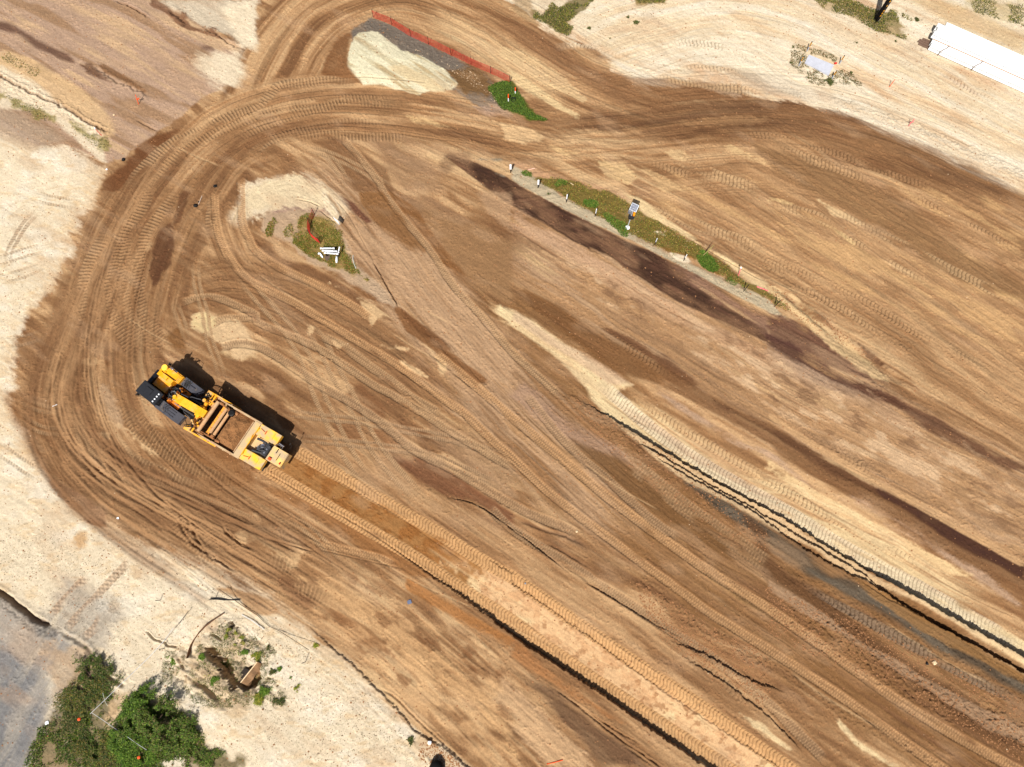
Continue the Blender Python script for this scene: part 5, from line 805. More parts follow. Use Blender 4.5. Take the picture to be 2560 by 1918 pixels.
# soil carried in the bowl
def heap(name, M, x0, x1, y0, y1, z0, hgt, nx, ny, m_, seed, label, cat=None, kind='stuff'):
    vs = []; r2 = np.random.RandomState(seed)
    for j in range(ny + 1):
        for i in range(nx + 1):
            x = x0 + (x1 - x0) * i / nx; y = y0 + (y1 - y0) * j / ny; e = min(1, 4 * min(i / nx, 1 - i / nx, j / ny, 1 - j / ny) + .15)
            vs.append((x, y, z0 + hgt * e * (.55 + .9 * float(fbm(np.float32(x * 1.3), np.float32(y * 1.3), 3, seed))) + float(r2.rand()) * .05))
    m = MB(); m.add(vs, [(j * (nx + 1) + i, j * (nx + 1) + i + 1, (j + 1) * (nx + 1) + i + 1, (j + 1) * (nx + 1) + i) for j in range(ny) for i in range(nx)])
    b0 = len(m.v); per = [i for i in range(nx + 1)] + [(j + 1) * (nx + 1) + nx for j in range(ny)] + [ny * (nx + 1) + nx - 1 - i for i in range(nx)] + [(ny - 1 - j) * (nx + 1) for j in range(ny - 1)]
    m.v += [(m.v[i][0], m.v[i][1], z0 - .6) for i in per]; n = len(per); m.f += [(per[k], per[(k + 1) % n], b0 + (k + 1) % n, b0 + k) for k in range(n)] + [tuple(b0 + k for k in range(n))]
    o = m.build(name, m_); o.matrix_world = M; return tag(o, label, cat, kind=kind)
MS = Matrix.Translation((O1[0], O1[1], zg - .03)) @ Matrix.Rotation(A1, 4, 'Z')
heap('soil_load', MS, 2.99, 5.15, -1.72, 1.72, 1.68, .58, 70, 80, mat('loose_soil', (140, 98, 60), .95, 0, .45, 9), 5, 'loose brown soil heaped in the bowl of the scraper')
# ------------------------------------------------------------------ orange netting fences
def netting(path, hgt, lean, name='safety_netting', cell=.12, st_=.021, sag=.0):
    m = MB(); w_ = spl(np.array(path), cell); seg = [(a, b) for a, b in zip(w_[:-1], w_[1:])]
    def pt(i, z): p = w_[i]; return (p[0] + lean[0] * z / hgt, p[1] + lean[1] * z / hgt, hz(p[0], p[1]) + .04 + z * (1 - sag * (.5 - .5 * math.cos(i * .37))))
    rows = int(hgt / .1)
    for i in range(len(w_)):
        m.tube([pt(i, 0), pt(i, hgt * .5), pt(i, hgt)], st_ * .42, 4, False)
    for k in range(rows + 1):
        z = hgt * k / rows; m.tube([pt(i, z) for i in range(len(w_))], st_ * (.75 if k in (0, rows) else .5), 4, False)
    return m
def fence(posts, net, hgt, label, lean_px=None, sag=.05, group=None):
    b = G(*net[0]); E_ = empty('safety_fence', b); tag(E_, label, 'safety fence', group)
    m = netting([G(*p)[:2] for p in net], hgt, (0, 0), sag=sag); m.v = [(x - b[0], y - b[1], z - b[2]) for x, y, z in m.v]; m.build('safety_netting', M_NET, E_)
    for q in posts:
        g = G(*q); m = MB(Matrix.Translation((g[0] - b[0], g[1] - b[1], g[2] - b[2]))); lx, ly = hr.uniform(-.06, .06), hr.uniform(-.06, .06)
        m.tube([(0, 0, -.2), (lx, ly, hgt + .22)], .028, 6); m.tube([(-.02, 0, .1), (lx + .0, ly + .03, hgt * .9)], .014, 4); m.build('post', M_POST, E_)
F1 = T(1, 0, [(1012, 152), (1172, 218), (1335, 315), (1490, 385), (1685, 480), (1855, 560), (2025, 635), (2192, 715)])
fence(F1, F1, 1.0, 'long red-orange mesh safety fence beside the chalky mound and north loop')
F2 = Z(740, 500, 8.283, [(395, 300), (345, 400), (292, 495), (285, 600), (305, 730), (400, 830), (515, 905)])
fence([F2[0], F2[2], F2[4], F2[6]], F2, 1.05, 'short curved orange mesh fence sagging in the grass above the white pipes', sag=.2)

# ------------------------------------------------------------------ posts and markers
def delineator(u, v, h, label, wide=.2, twist=0.):
    g = G(u, v); E_ = empty('marker_post', g, twist); tag(E_, label, 'marker post', 'white-topped marker posts along the grass verge')
    m = MB(); m.box(-.045, .045, -.03, .03, -.2, h * .52, .01); m.build('post', M_POST, E_)
    m = MB(); m.box(-wide / 2, wide / 2, -.035, .035, h * .42, h * .96, .02); m.slab([(-wide * .3, -.03), (wide * .3, -.03), (wide * .3, .03), (-wide * .3, .03)], h * .96, h); m.build('reflector_panel', M_WHITE, E_)
delineator(1276.5, 432, 1.5, 'broad white-topped marker post at the head of the wet black strip', .22)
delineator(1345, 470, 1.5, 'broad white-topped marker post second from the north-west end of the verge', .2, .1)
delineator(1415.5, 506, 1.5, 'narrow white-topped marker post beside the round bush on the verge', .13, .4)
delineator(1487.5, 541, 1.5, 'thin white-topped marker post west of the solar pole', .1, .6)
delineator(1636, 613, 1.45, 'thin black and white marker post just east of the solar pole', .08, .9)
delineator(1709, 652.5, 1.45, 'thin black marker post nearest the bright green grass tuft', .05, 1.1)
def picket(u, v, h, label, lean=(0, 0)):
    g = G(u, v); m = MB(); l0, l1 = lean
    m.tube([(0, 0, -.25), (l0, l1, h)], .026, 6); m.box(-.05 + l0 * .5, .05 + l0 * .5, -.012 + l1 * .5, .012 + l1 * .5, h * .3, h * .9, .004); m.box(l0 - .04, l0 + .04, l1 - .03, l1 + .03, h, h + .05, .01)
    o = m.build('steel_picket', M_POST); o.location = g; return tag(o, label, 'picket')
picket(1858.5, 729, 1.65, 'black steel picket standing in pale gravel past the pink stake'); picket(1935.5, 767, 1.65, 'last black steel picket at the narrow end of the verge')
picket(846, 562, .01, 'x') if False else None
g = G(1755.5, 640.5); t_ = rel(1785.5, 612, 1.75, g); m = MB(); m.tube([(0, 0, -.1), (t_[0] * .5, t_[1] * .5, .9), t_], [.05, .04, .025], 6); m.tube([(.03, 0, 0), (t_[0] * .8 + .06, t_[1] * .8, 1.2)], .02, 5)
o = m.build('wooden_stake', mat('mossy_wood', (150, 140, 84), .8, 0, .3, 8)); o.location = g; tag(o, 'tall leaning mossy wooden stake in the bright green tuft', 'stake')
def bollard(u, v, h, label):
    g = G(u, v); E_ = empty('bollard', g); tag(E_, label, 'bollard', 'orange and white bollards in the grass')
    m = MB(); m.tube([(0, 0, -.1), (0, 0, h * .5)], .062, 16); m.build('white_sleeve', M_WHITE, E_); m = MB(); m.tube([(0, 0, h * .5), (0, 0, h * .94), (0, 0, h)], [.066, .066, .045], 16); m.build('orange_cap', M_ORANGE, E_)
bollard(1271, 253.5, 1.15, 'orange-topped white bollard next to the black bucket'); bollard(1288.3, 234, .95, 'orange-topped white bollard at the grass edge nearest the mesh fence')
g = G(1283.5, 252); m = MB(); m.tube([(0, 0, -.05), (0, 0, .24)], [.2, .26], 20, False); m.tube([(0, 0, .02), (0, 0, .04)], .2, 20); m.tube([(0, 0, .22), (0, 0, .25)], .275, 20, False); o = m.build('bucket', M_BLK); o.location = g; tag(o, 'black bucket sunk in green grass beside the orange-topped bollards', 'bucket')
def stake(u, v, tu, tv, h, m_, label, flag=None, cap=None):
    g = G(u, v); t_ = rel(tu, tv, h, g); E_ = empty('survey_stake', g); tag(E_, label, 'survey stake')
    m = MB(); m.tube([(0, 0, -.15), t_], [.035, .03], 6); m.build('stake', m_, E_)
    if cap: m = MB(); m.tube([(t_[0], t_[1], h - .02), (t_[0], t_[1], h + .09)], [.09, .07], 10); m.build('cap', cap, E_)
    if flag:
        m = MB(); k = .55
        for q in (-1, 1): m.add([(t_[0] * k, t_[1] * k, h * k), (t_[0] * k + q * .22, t_[1] * k + .1 * q, h * k + .12), (t_[0] * k + q * .26, t_[1] * k + .08, h * k - .05), (t_[0] * k, t_[1] * k, h * k - .16), (t_[0] * k + q * .05, t_[1] * k + .03, h * k - .04)], [(0, 1, 4), (1, 2, 4), (2, 3, 4), (3, 0, 4)])
        m.build('ribbon', flag, E_)
z8 = lambda x, y: (220 + x / 11.83, 220 + y / 11.83)
stake(*z8(1490, 490), *z8(1400, 200), 1.1, M_ORANGE, 'bright orange survey stake with ribbon tied on in the pinkish yard', M_ORANGE)
stake(*z8(415, 1420), *z8(205, 1200), .75, M_RED, 'dark red stake with white tip leaning over green weeds', None, M_WHITE)
stake(1920 + 1048 / 3.4516, 750 / 3.4516, 1920 + 1095 / 3.4516, 685 / 3.4516, 1.15, M_ORANGE, 'thin orange survey stake on sand south of the concrete slab')
stake(1920 + 1212 / 3.4516, 1090 / 3.4516, 1920 + 1264 / 3.4516, 1025 / 3.4516, 1.2, M_PINK, 'pink survey stake in the stony windrow above the haul road', M_PINK)
stake(1846.5, 689.5, 1852.5, 669.5, 1.1, M_PINK, 'short pink stake with a white tip on the sandy shoulder', None, M_WHITE)
def strip(path, r, m_, name, label, cat, z=.03, n=5, lift=None):
    w_ = [G(*p, z) for p in path]; b = w_[0]; pts = [(q[0] - b[0], q[1] - b[1], q[2] - b[2] + (lift[i] if lift else 0)) for i, q in enumerate(w_)]
    m = MB(); m.tube(pts, r, n); o = m.build(name, m_); o.location = b; return tag(o, label, cat)
strip([(1892, 717), (1905, 722), (1920, 728)], .05, M_PINK, 'fallen_stake', 'pink stake lying flat on the sandy shoulder', 'stake', .05)
strip([(1367, 1910), (1385, 1906), (1407, 1900)], .035, M_ORANGE, 'fallen_stake', 'thin orange rod lying on brown soil at the bottom edge', 'stake', .05)
strip(Z(1250, 390, 11.045, [(775, 390), (880, 365), (970, 350)]), .035, mat('faded_pink', (232, 186, 166), .7), 'fallen_stake', 'faded pink lath lying on bare soil above the verge', 'stake', .05)
strip(Z(1250, 390, 11.045, [(1945, 755), (2030, 812)]), .035, M_BONE, 'timber_offcut', 'short pale timber offcut lying in rusty grass', 'timber', .06)
strip(Z(740, 500, 8.283, [(1185, 1150), (1180, 1230), (1205, 1330), (1245, 1425)]), .035, mat('grey_pipe', (196, 196, 186), .5), 'flexible_pipe', 'thin curved grey pipe at the grass edge right of the white pipes', 'pipe', .05, 8)
# sign on a post, seen edge on; its shadow is the black square
g = G(740 + 890 / 8.283, 500 + 515 / 8.283); E_ = empty('site_sign', g); tag(E_, 'small white square sign on a thin post, seen edge-on beside the crack', 'sign')
m = MB(); m.tube([(0, 0, -.1), (0, 0, .95)], .025, 8); m.build('post', M_POLE, E_); m = MB(Matrix.Rotation(math.radians(-42), 4, 'Z')); m.box(-.36, .36, -.06, -.03, .55, 1.25, .01); m.build('panel', M_WHITE, E_)
# solar camera pole
g = G(1568.6, 569.3); E_ = empty('solar_pole', g); tag(E_, 'white pole with tilted solar panel, amber light and camera boxes on the verge', 'solar pole')
m = MB(); m.tube([(0, 0, -.1), (0, 0, .05), (0, 0, .07)], [.24, .24, .2], 20); m.build('base', M_WHITE, E_)
m = MB(); m.tube([(0, 0, .05), (0, 0, 3.9)], .052, 14); m.build('pole', M_POLE, E_)
m = MB(); m.box(-.26, .3, -.2, .12, 2.05, 2.5, .03); m.box(-.1, .24, -.27, -.2, 2.12, 2.4, .02); m.build('camera_housing', M_BLK, E_)
m = MB(Matrix.Rotation(math.radians(-26), 4, 'Z')); m.box(-.42, .0, -.12, .1, 2.75, 3.3, .03); m.build('battery_box', mat('grey_box', (120, 122, 130), .5, .2), E_)
m = MB(); m.box(.1, .3, -.18, .06, 2.6, 3.0, .05); m.tube([(.2, -.06, 3.0), (.2, -.06, 3.12)], .09, 14); m.build('warning_light', M_AMB, E_)
PM = Matrix.Rotation(math.radians(-26), 4, 'Z') @ Matrix.Translation((.0, .12, 3.85)) @ Matrix.Rotation(math.radians(22), 4, 'X')
m = MB(PM); m.box(-.36, .36, -.36, .36, -.03, .02, .008); pf = m.build('solar_panel', M_POLE, E_)
m = MB(PM)
for i in range(6):
    for j in range(7): m.box(-.32 + i * .107, -.225 + i * .107, -.325 + j * .094, -.243 + j * .094, .02, .026, .002)
m.build('cells', M_PV, pf)
m = MB(); 
for x, y, z in ((.5, .3, 3.7), (.46, .1, 3.55)): m.tube([(x, y, z), (x, y, z + .16)], .07, 12); m.tube([(0, .1, z), (x, y, z)], .018, 6)
m.build('camera', M_BLK, E_)
# concrete slab and its four guard posts
g = G(2044, 162); sc_ = Z(1980, 90, 11.045, [(470, 515), (1165, 800), (1020, 1075), (355, 740)]); m = MB(); m.slab([(P(u, v, g[2] + .12)[0] - g[0], P(u, v, g[2] + .12)[1] - g[1]) for u, v in sc_], -.25, .12); o = m.build('concrete_slab', M_CONC); o.location = g; tag(o, 'pale grey concrete slab set among weeds between striped posts', 'slab')
def guard(x, y, h, label):
    g = G(1980 + x / 11.045, 90 + y / 11.045); E_ = empty('guard_post', g); tag(E_, label, 'guard post', 'striped posts round the concrete slab'); m = MB(); m.tube([(0, 0, -.1), (0, 0, h * .52)], .055, 12); m.build('post', M_GREYP, E_)
    for k in range(6): m = MB(); m.tube([(0, 0, h * (.52 + k * .08)), (0, 0, h * (.6 + k * .08))], .058, 12); m.build('stripe', M_YEL if k % 2 == 0 else M_POST, E_)
guard(410, 425, 1.45, 'striped grey and yellow post at the top left of the slab'); guard(185, 825, 1.45, 'striped grey and yellow post left of the slab, standing by green weeds'); guard(1300, 782, 1.35, 'striped grey and yellow post right of the slab by the red can'); guard(1092, 1192, 1.3, 'striped grey and yellow post below the slab in the dark weed clump')
g = G(1980 + 1195 / 11.045, 90 + 768 / 11.045); m = MB(); m.tube([(-.12, 0, .1), (.12, .03, .1)], .1, 12); m.tube([(.12, .03, .1), (.16, .035, .1)], [.1, .06], 12); o = m.build('fuel_can', M_RED); o.location = g; tag(o, 'small red can lying right of the concrete slab', 'can')
# stacked white coated beams in the north-east corner
zb = lambda x, y, z: P(2320 + x / 9.204, 30 + y / 9.204, z)
a_ = np.array(zb(120, 510, 1.15)); b_ = np.array(zb(2209, 1440, 1.15)); dr = (b_ - a_) / np.hypot(*(b_ - a_)); nr = np.array([-dr[1], dr[0]]); AN = math.atan2(dr[1], dr[0])
g0 = (float(a_[0]), float(a_[1]), hz(min(a_[0], 57), a_[1]))
def beam(off, x0, x1, z0, h, wd, label):
    E_ = empty('steel_beam', (g0[0] + nr[0] * off, g0[1] + nr[1] * off, g0[2] + z0), AN); tag(E_, label, 'beam', 'stacked white coated beams')
    m = MB(); m.box(x0, x1, 0, wd, h - .05, h, .01); m.box(x0, x1, 0, wd, 0, .05, .01); m.box(x0 + .01, x1 - .01, wd * .42, wd * .58, .05, h - .05, .008); m.build('flanged_section', M_SHEET, E_)
    m = MB(); m.box(x0 - .01, x0 + .04, .015, wd - .015, .06, h - .06, .005); m.build('end_plate', M_SHEET, E_)
xs = [0.0, .25, -.1, .9]
tops = [('front white beam of the upper layer, longest to the left', 0., 0), ('second white beam of the upper layer from the front', .57, .15), ('third white beam of the upper layer from the front', 1.14, -.05), ('rearmost white beam of the upper layer, set back at its left end', 1.71, .75)]
for lb, of, x0 in tops: beam(of, x0, 19., .62, .5, .565, lb)
lows = [('outermost white beam of the lower front row', -1.12, .4), ('inner white beam of the lower front row against the upper stack', -.56, .3), ('lower layer white beam hidden under the front of the stack', .02, .6), ('lower layer white beam under the middle of the stack', .6, .25), ('lower layer white beam under the rear, its tip sticking out left', 1.2, .0)]
for lb, of, x0 in lows: beam(of, x0, 19., .12 if of > -.1 else .14, .48, .55, lb)
for i, (of, x0, L_b, lb) in enumerate([(-.9, -.75, 1.6, 'lowest dark timber poking out left of the lower beams'), (-.6, -.95, 1.5, 'dark timber poking out between the two beam rows'), (-.3, -.85, 1.6, 'dark timber under the left corner of the upper beams'), (.0, -.6, 1.4, 'dark timber just behind the left corner of the beams'), (2.3, .2, 1.9, 'brown timber lying behind the rear of the beam stack')]):
    m = MB(); m.box(x0, x0 + L_b, 0, .2, 0, .11, .01); o = m.build('timber_bearer', M_WOOD); o.location = (g0[0] + nr[0] * of, g0[1] + nr[1] * of, g0[2] + .01); o.rotation_euler = (0, 0, AN + .02 * i); tag(o, lb, 'timber', 'timbers under the white beams')
m = MB(); m.box(.3, 18.5, -.09, -.02, .60, .68, .008); o = m.build('packing_lath', mat('tan_lath', (150, 112, 84), .9, 0, .3, 9)); o.location = g0; o.rotation_euler = (0, 0, AN); tag(o, 'long thin tan lath lying between the upper beams and the lower front row', 'lath')
for k, (x, lb) in enumerate(((2.05, 'dark lashing strap over the lower beams nearer the left end'), (5.9, 'dark lashing strap over the lower beams farther right'))):
    m = MB(); m.tube([(x + .1, .02, .66), (x + .0, -.45, .66), (x - .28, -.85, .65), (x - .42, -1.16, .62), (x - .42, -1.2, .1)], .045, 6); o = m.build('lashing_strap', M_WOOD); o.location = g0; o.rotation_euler = (0, 0, AN); tag(o, lb, 'strap')
# tall steel column leaning out of the top of the picture by perspective
g = G(2189, 53); E_ = empty('steel_column', g, math.radians(25)); tag(E_, 'tall black H-section steel column with yellow marks rising from green weeds', 'column')
m = MB(); m.box(-.2, .2, -.2, -.175, -.3, 6.5, .004); m.box(-.2, .2, .175, .2, -.3, 6.5, .004); m.box(-.013, .013, -.175, .175, -.3, 6.5, .004); m.build('h_section', mat('black_steel', (20, 16, 16), .55, .2, .3, 5), E_)
for z in (.9, 1.25, 1.6, 2.3, 2.9): m = MB(); m.box(-.12, .04, -.215, -.2, z, z + .16, .003); m.build('yellow_mark', M_YEL, E_)
m = MB(); m.box(.2, .215, -.2, .2, 0, 6.5, .003); m.build('edge_strip', M_POLE, E_)
# white pipes on the island
zp = lambda x, y, z=0.: P(740 + x / 8.283, 500 + y / 8.283, z)
gp = G(740 + 700 / 8.283, 500 + 1060 / 8.283)
def wpipe(a, b, z, r, label, fl=True):
    A_ = zp(*a, z + gp[2]); B_ = zp(*b, z + gp[2]); E_ = empty('white_pipe', (A_[0], A_[1], gp[2]), math.atan2(B_[1] - A_[1], B_[0] - A_[0])); L = math.hypot(B_[0] - A_[0], B_[1] - A_[1]); tag(E_, label, 'pipe', 'white pipes stacked in the island')
    m = MB(); m.tube([(0, 0, z), (L, 0, z)], r, 18, False); m.tube([(0, 0, z), (L, 0, z)], r * .88, 18, False); m.build('barrel', M_WHITE, E_, True)
    for x in (0, L): m = MB(); m.tube([(x - .03, 0, z), (x + .03, 0, z)], r * 1.3, 18, False); m.build('flange', M_WHITE, E_)
    for x in (L * .15, L * .82): m = MB(); m.tube([(x - .02, 0, z), (x + .02, 0, z)], r * 1.06, 16, False); m.build('black_band', M_POST, E_)
wpipe((510, 1003), (792, 1003), .62, .078, 'northernmost white pipe of the three on the island rack'); wpipe((548, 1050), (842, 1065), .55, .078, 'middle white pipe of the three on the island rack'); wpipe((590, 1097), (872, 1118), .5, .078, 'southernmost white pipe of the three on the island rack'); wpipe((900, 985), (878, 1085), .72, .07, 'short white pipe lying crosswise over the right ends of the three pipes')
for k, (x, lb) in enumerate(((590, 'dark trestle under the left ends of the white pipes'), (830, 'dark trestle under the right ends of the white pipes'))):
    a = zp(x - 25, 985, .3); b = zp(x + 45, 1140, .3); m = MB(); m.tube([(a[0], a[1], gp[2] + .36), (b[0], b[1], gp[2] + .3)], .05, 6)
    for q in (a, b): m.tube([(q[0] - .12, q[1], gp[2] - .1), (q[0], q[1], gp[2] + .38)], .035, 6); m.tube([(q[0] + .12, q[1], gp[2] - .1), (q[0], q[1], gp[2] + .38)], .035, 6)
    tag(m.build('trestle', M_POST), lb, 'trestle')
a = zp(462, 1105, gp[2] + .15); b = zp(500, 1110, gp[2] + .15); c = zp(555, 1195, gp[2] + .12); m = MB(); m.tube([(a[0], a[1] - .1, gp[2] + .1), (a[0] + .05, a[1] + .02, gp[2] + .16), (b[0], b[1], gp[2] + .16), ((b[0] + c[0]) / 2, (b[1] + c[1]) / 2, gp[2] + .15), (c[0], c[1], gp[2] + .12)], [.06, .07, .09, .1, .06], 14); tag(m.build('pipe_elbow', M_WHITE, None, True), 'curved white pipe elbow lying left of the dark mat', 'pipe fitting')
a = zp(845, 1170, gp[2] + .17); b = zp(838, 1300, gp[2] + .15); m = MB(); m.tube([(a[0], a[1], gp[2] + .16), (b[0], b[1] + .25, gp[2] + .16), (b[0], b[1], gp[2] + .12)], [.12, .115, .07], 16); tag(m.build('pipe_fitting', M_WHITE, None, True), 'fat white pipe stub standing below the right ends of the pipes', 'pipe fitting')
m = MB(); q = [zp(590, 1150, .1), zp(700, 1140, .1), (zp(700, 1230, .1)), zp(640, 1255, .1), zp(590, 1210, .1)]; m.slab([(x, y) for x, y in q], gp[2] - .05, gp[2] + .07); tag(m.build('rubber_mat', mat('grey_brown_mat', (92, 76, 66), .9, 0, .3, 12)), 'small grey-brown mat on bare ground below the white pipes', 'mat')
# silt fence, strings, sticks and scraps in the south-western corner
def curtain(path, h, m_, name, label, cat, th=.03, lean=.0):
    w_ = spl(np.array([G(*p)[:2] for p in path]), .4); b = (float(w_[0][0]), float(w_[0][1]), hz(*w_[0])); E_ = empty(name, b); tag(E_, label, cat); d = np.gradient(w_, axis=0); nn_ = np.stack([-d[:, 1], d[:, 0]], 1) / np.hypot(d[:, 0], d[:, 1])[:, None]
    vs = []; fs = []
    for i, p in enumerate(w_):
        z = hz(*p) - b[2]; hh = h * (.75 + .25 * math.sin(i * 1.3))
        for s_, zz in ((-th / 2, -.15), (th / 2, -.15), (th / 2 + lean, hh), (-th / 2 + lean, hh)): vs.append((p[0] - b[0] + nn_[i][0] * s_, p[1] - b[1] + nn_[i][1] * s_, z + zz))
        if i: o = (i - 1) * 4; fs += [(o + k, o + (k + 1) % 4, o + 4 + (k + 1) % 4, o + 4 + k) for k in range(4)]
    k = len(vs) - 4; fs += [(3, 2, 1, 0), (k, k + 1, k + 2, k + 3)]; MB().add(vs, fs).build('fabric', m_, E_)
    m = MB()
    for i in range(0, len(w_), 5): p = w_[i]; m.tube([(p[0] - b[0] + .04, p[1] - b[1], hz(*p) - b[2] - .1), (p[0] - b[0] + .04, p[1] - b[1], hz(*p) - b[2] + h + .08)], .02, 5)
    m.build('stakes', M_POST, E_)
q7p = lambda *pts: Z(400, 1460, 5.5225, pts)
curtain(q7p((385, 1020), (425, 900), (480, 770), (560, 660), (680, 550), (790, 470), (890, 405)), .45, M_CLOTH, 'silt_fence', 'curved brown fabric silt fence on sand left of the weedy pits', 'silt fence')
curtain(q7p((690, 215), (800, 215), (900, 225), (1100, 225)), .25, mat('black_fabric', (28, 24, 22), .9), 'silt_fence', 'low straight black silt fence at the top of the weedy island', 'silt fence')
def stick(u, v, h, label, lean=(0, 0), m_=None):
    g = G(u, v); m = MB(); m.tube([(0, 0, -.2), (lean[0], lean[1], h)], .028, 6); m.tube([(.03, 0, .1), (lean[0] + .01, lean[1] + .02, h * .8)], .012, 4); m.box(lean[0] - .04, lean[0] + .04, lean[1] - .03, lean[1] + .03, h, h + .04, .008); o = m.build('steel_stake', m_ or M_POST); o.location = g; return tag(o, label, 'stake')
s1 = q7p((765, 205), (2010, 1075), (60, 890), (5, 225)); lbs = ['dark steel stake holding the rope corner by the low black silt fence', 'dark steel stake at the eastern corner of the roped island', 'dark steel stake where the white tape bends on the sand', 'lone dark stake casting a thin shadow on open sand']
for p_, lb, h_ in zip(s1, lbs, (1.05, 1.05, .9, .8)): stick(p_[0], p_[1], h_, lb)
def rope(pts, r, m_, name, label, cat):      # points (u, v, height above ground)
    w_ = []; 
    for u, v, z in pts: g = G(u, v); x, y = P(u, v, g[2] + z); w_.append((x, y, g[2] + z))
    b = w_[0]; q = []
    for a, c in zip(w_[:-1], w_[1:]):
        L = math.hypot(c[0] - a[0], c[1] - a[1])
        for k in range(6): f = k / 6; q.append((a[0] + (c[0] - a[0]) * f - b[0], a[1] + (c[1] - a[1]) * f - b[1], a[2] + (c[2] - a[2]) * f - b[2] - .03 * L * math.sin(math.pi * f) * .4))
    q.append(tuple(w_[-1][i] - b[i] for i in range(3))); m = MB(); m.tube(q, r, 5); o = m.build(name, m_); o.location = b; return tag(o, label, cat)
z3c = lambda x, y, z: (180 + x / 5.96, 1640 + y / 5.96, z)
rope([z3c(270, 865, .7), z3c(730, 420, .45), z3c(1165, 0, .5)] + [(400 + 60 / 5.5225, 1460 + 780 / 5.5225, .8), (400 + 180 / 5.5225, 1460 + 610 / 5.5225, .5)], .019, M_TAPE, 'barrier_tape', 'white barrier tape running up-right from the capped stake over sand', 'tape')
rope([z3c(300, 850, .7), z3c(600, 1055, .4), z3c(1000, 1330, .6), z3c(1110, 1400, .7)], .015, M_TAPE, 'barrier_tape', 'pale barrier tape crossing the green bushes between two capped stakes', 'tape')
rope([z3c(330, 130, .1), z3c(400, 200, .12), z3c(455, 310, .15), z3c(460, 560, .12), z3c(490, 680, .1), z3c(530, 745, .1)], .017, mat('dull_tape', (190, 196, 180), .7), 'loose_tape', 'slack loose tape snaking down over the western bush', 'tape')
rope([(400 + 830 / 5.5225, 1460 + 85 / 5.5225, .95), (400 + 1000 / 5.5225, 1460 + 200 / 5.5225, .3), (400 + 1120 / 5.5225, 1460 + 290 / 5.5225, .15), (400 + 1340 / 5.5225, 1460 + 430 / 5.5225, .1), (400 + 1500 / 5.5225, 1460 + 580 / 5.5225, .1), (400 + 1650 / 5.5225, 1460 + 650 / 5.5225, .1), (400 + 2060 / 5.5225, 1460 + 915 / 5.5225, .8)], .022, M_POST, 'rope', 'thin dark rope along the north-east side of the weedy island', 'rope')
rope([(400 + 1130 / 5.5225, 1460 + 425 / 5.5225, .1), (400 + 1280 / 5.5225, 1460 + 510 / 5.5225, .12), (400 + 1440 / 5.5225, 1460 + 630 / 5.5225, .1)], .03, M_TAPE, 'loose_tape', 'short white tape strip on sand inside the roped island', 'tape')
rope([(400 + 215 / 5.5225, 1460 + 605 / 5.5225, .4), (400 + 390 / 5.5225, 1460 + 375 / 5.5225, .5)], .02, M_POST, 'rope', 'short dark string above the white tape on the sand', 'rope')
for (x, y, lb) in ((228, 905, 'orange-capped stake at the western end of the white tape'), (1103, 1462, 'orange-capped stake standing in the vivid green bush')):
    u, v, _ = z3c(x, y, 0); g = G(u, v); E_ = empty('capped_stake', g); tag(E_, lb, 'stake', 'orange-capped stakes in the bushes'); m = MB(); m.tube([(0, 0, -.2), (0, 0, 1.15)], .03, 8); m.build('stake', M_POST, E_); m = MB(); m.tube([(0, 0, 1.1), (0, 0, 1.2), (0, 0, 1.24)], [.12, .12, .05], 12); m.build('cap', M_ORANGE, E_)
for (u, v, s_, m_, nm, lb, ct) in ((118, 1807, .16, M_WHITE, 'plastic_scrap', 'small white scrap at the edge of the gravel road and bushes', 'scrap'), (1023.5, 1505, .2, mat('blue_grey_plastic', (92, 100, 124), .6), 'plastic_scrap', 'small blue-grey plastic scrap on the brown haul road', 'scrap'), (295, 1296, .11, M_WHITE, 'paper_scrap', 'tiny white paper scrap at the edge of the loop ruts', 'scrap'), (1313, 1459, .08, M_SILV, 'paper_scrap', 'tiny silver scrap on the earth ridge by the scraper lane', 'scrap'), (267, 424, .09, M_WHITE, 'paper_scrap', 'tiny white scrap at the sand corner left of the loop', 'scrap'), (2140, 1438 + 220, .12, M_BONE, 'x', '', '')):
    if not lb: continue
    g = G(u, v, .04); m = MB(Matrix.Rotation(.5, 4, 'Z')); m.slab([(-s_, -s_ * .7), (s_ * .8, -s_), (s_, s_ * .6), (0, s_ * .9), (-s_ * .9, s_ * .5)], -.02, .03); o = m.build(nm, m_); o.location = g; tag(o, lb, ct)
strip(T(0, 2, [(455, 195), (495, 178)]), .03, M_WHITE, 'plastic_rod', 'short white rod lying on ruts west of the scraper', 'rod', .05)
strip(T(0, 1, [(1715, 110), (1730, 70), (1745, 35)]), .03, mat('bleached_stick', (206, 182, 164), .8), 'bleached_stick', 'short bleached stick beside the dark rocks in the loop', 'stick', .05)
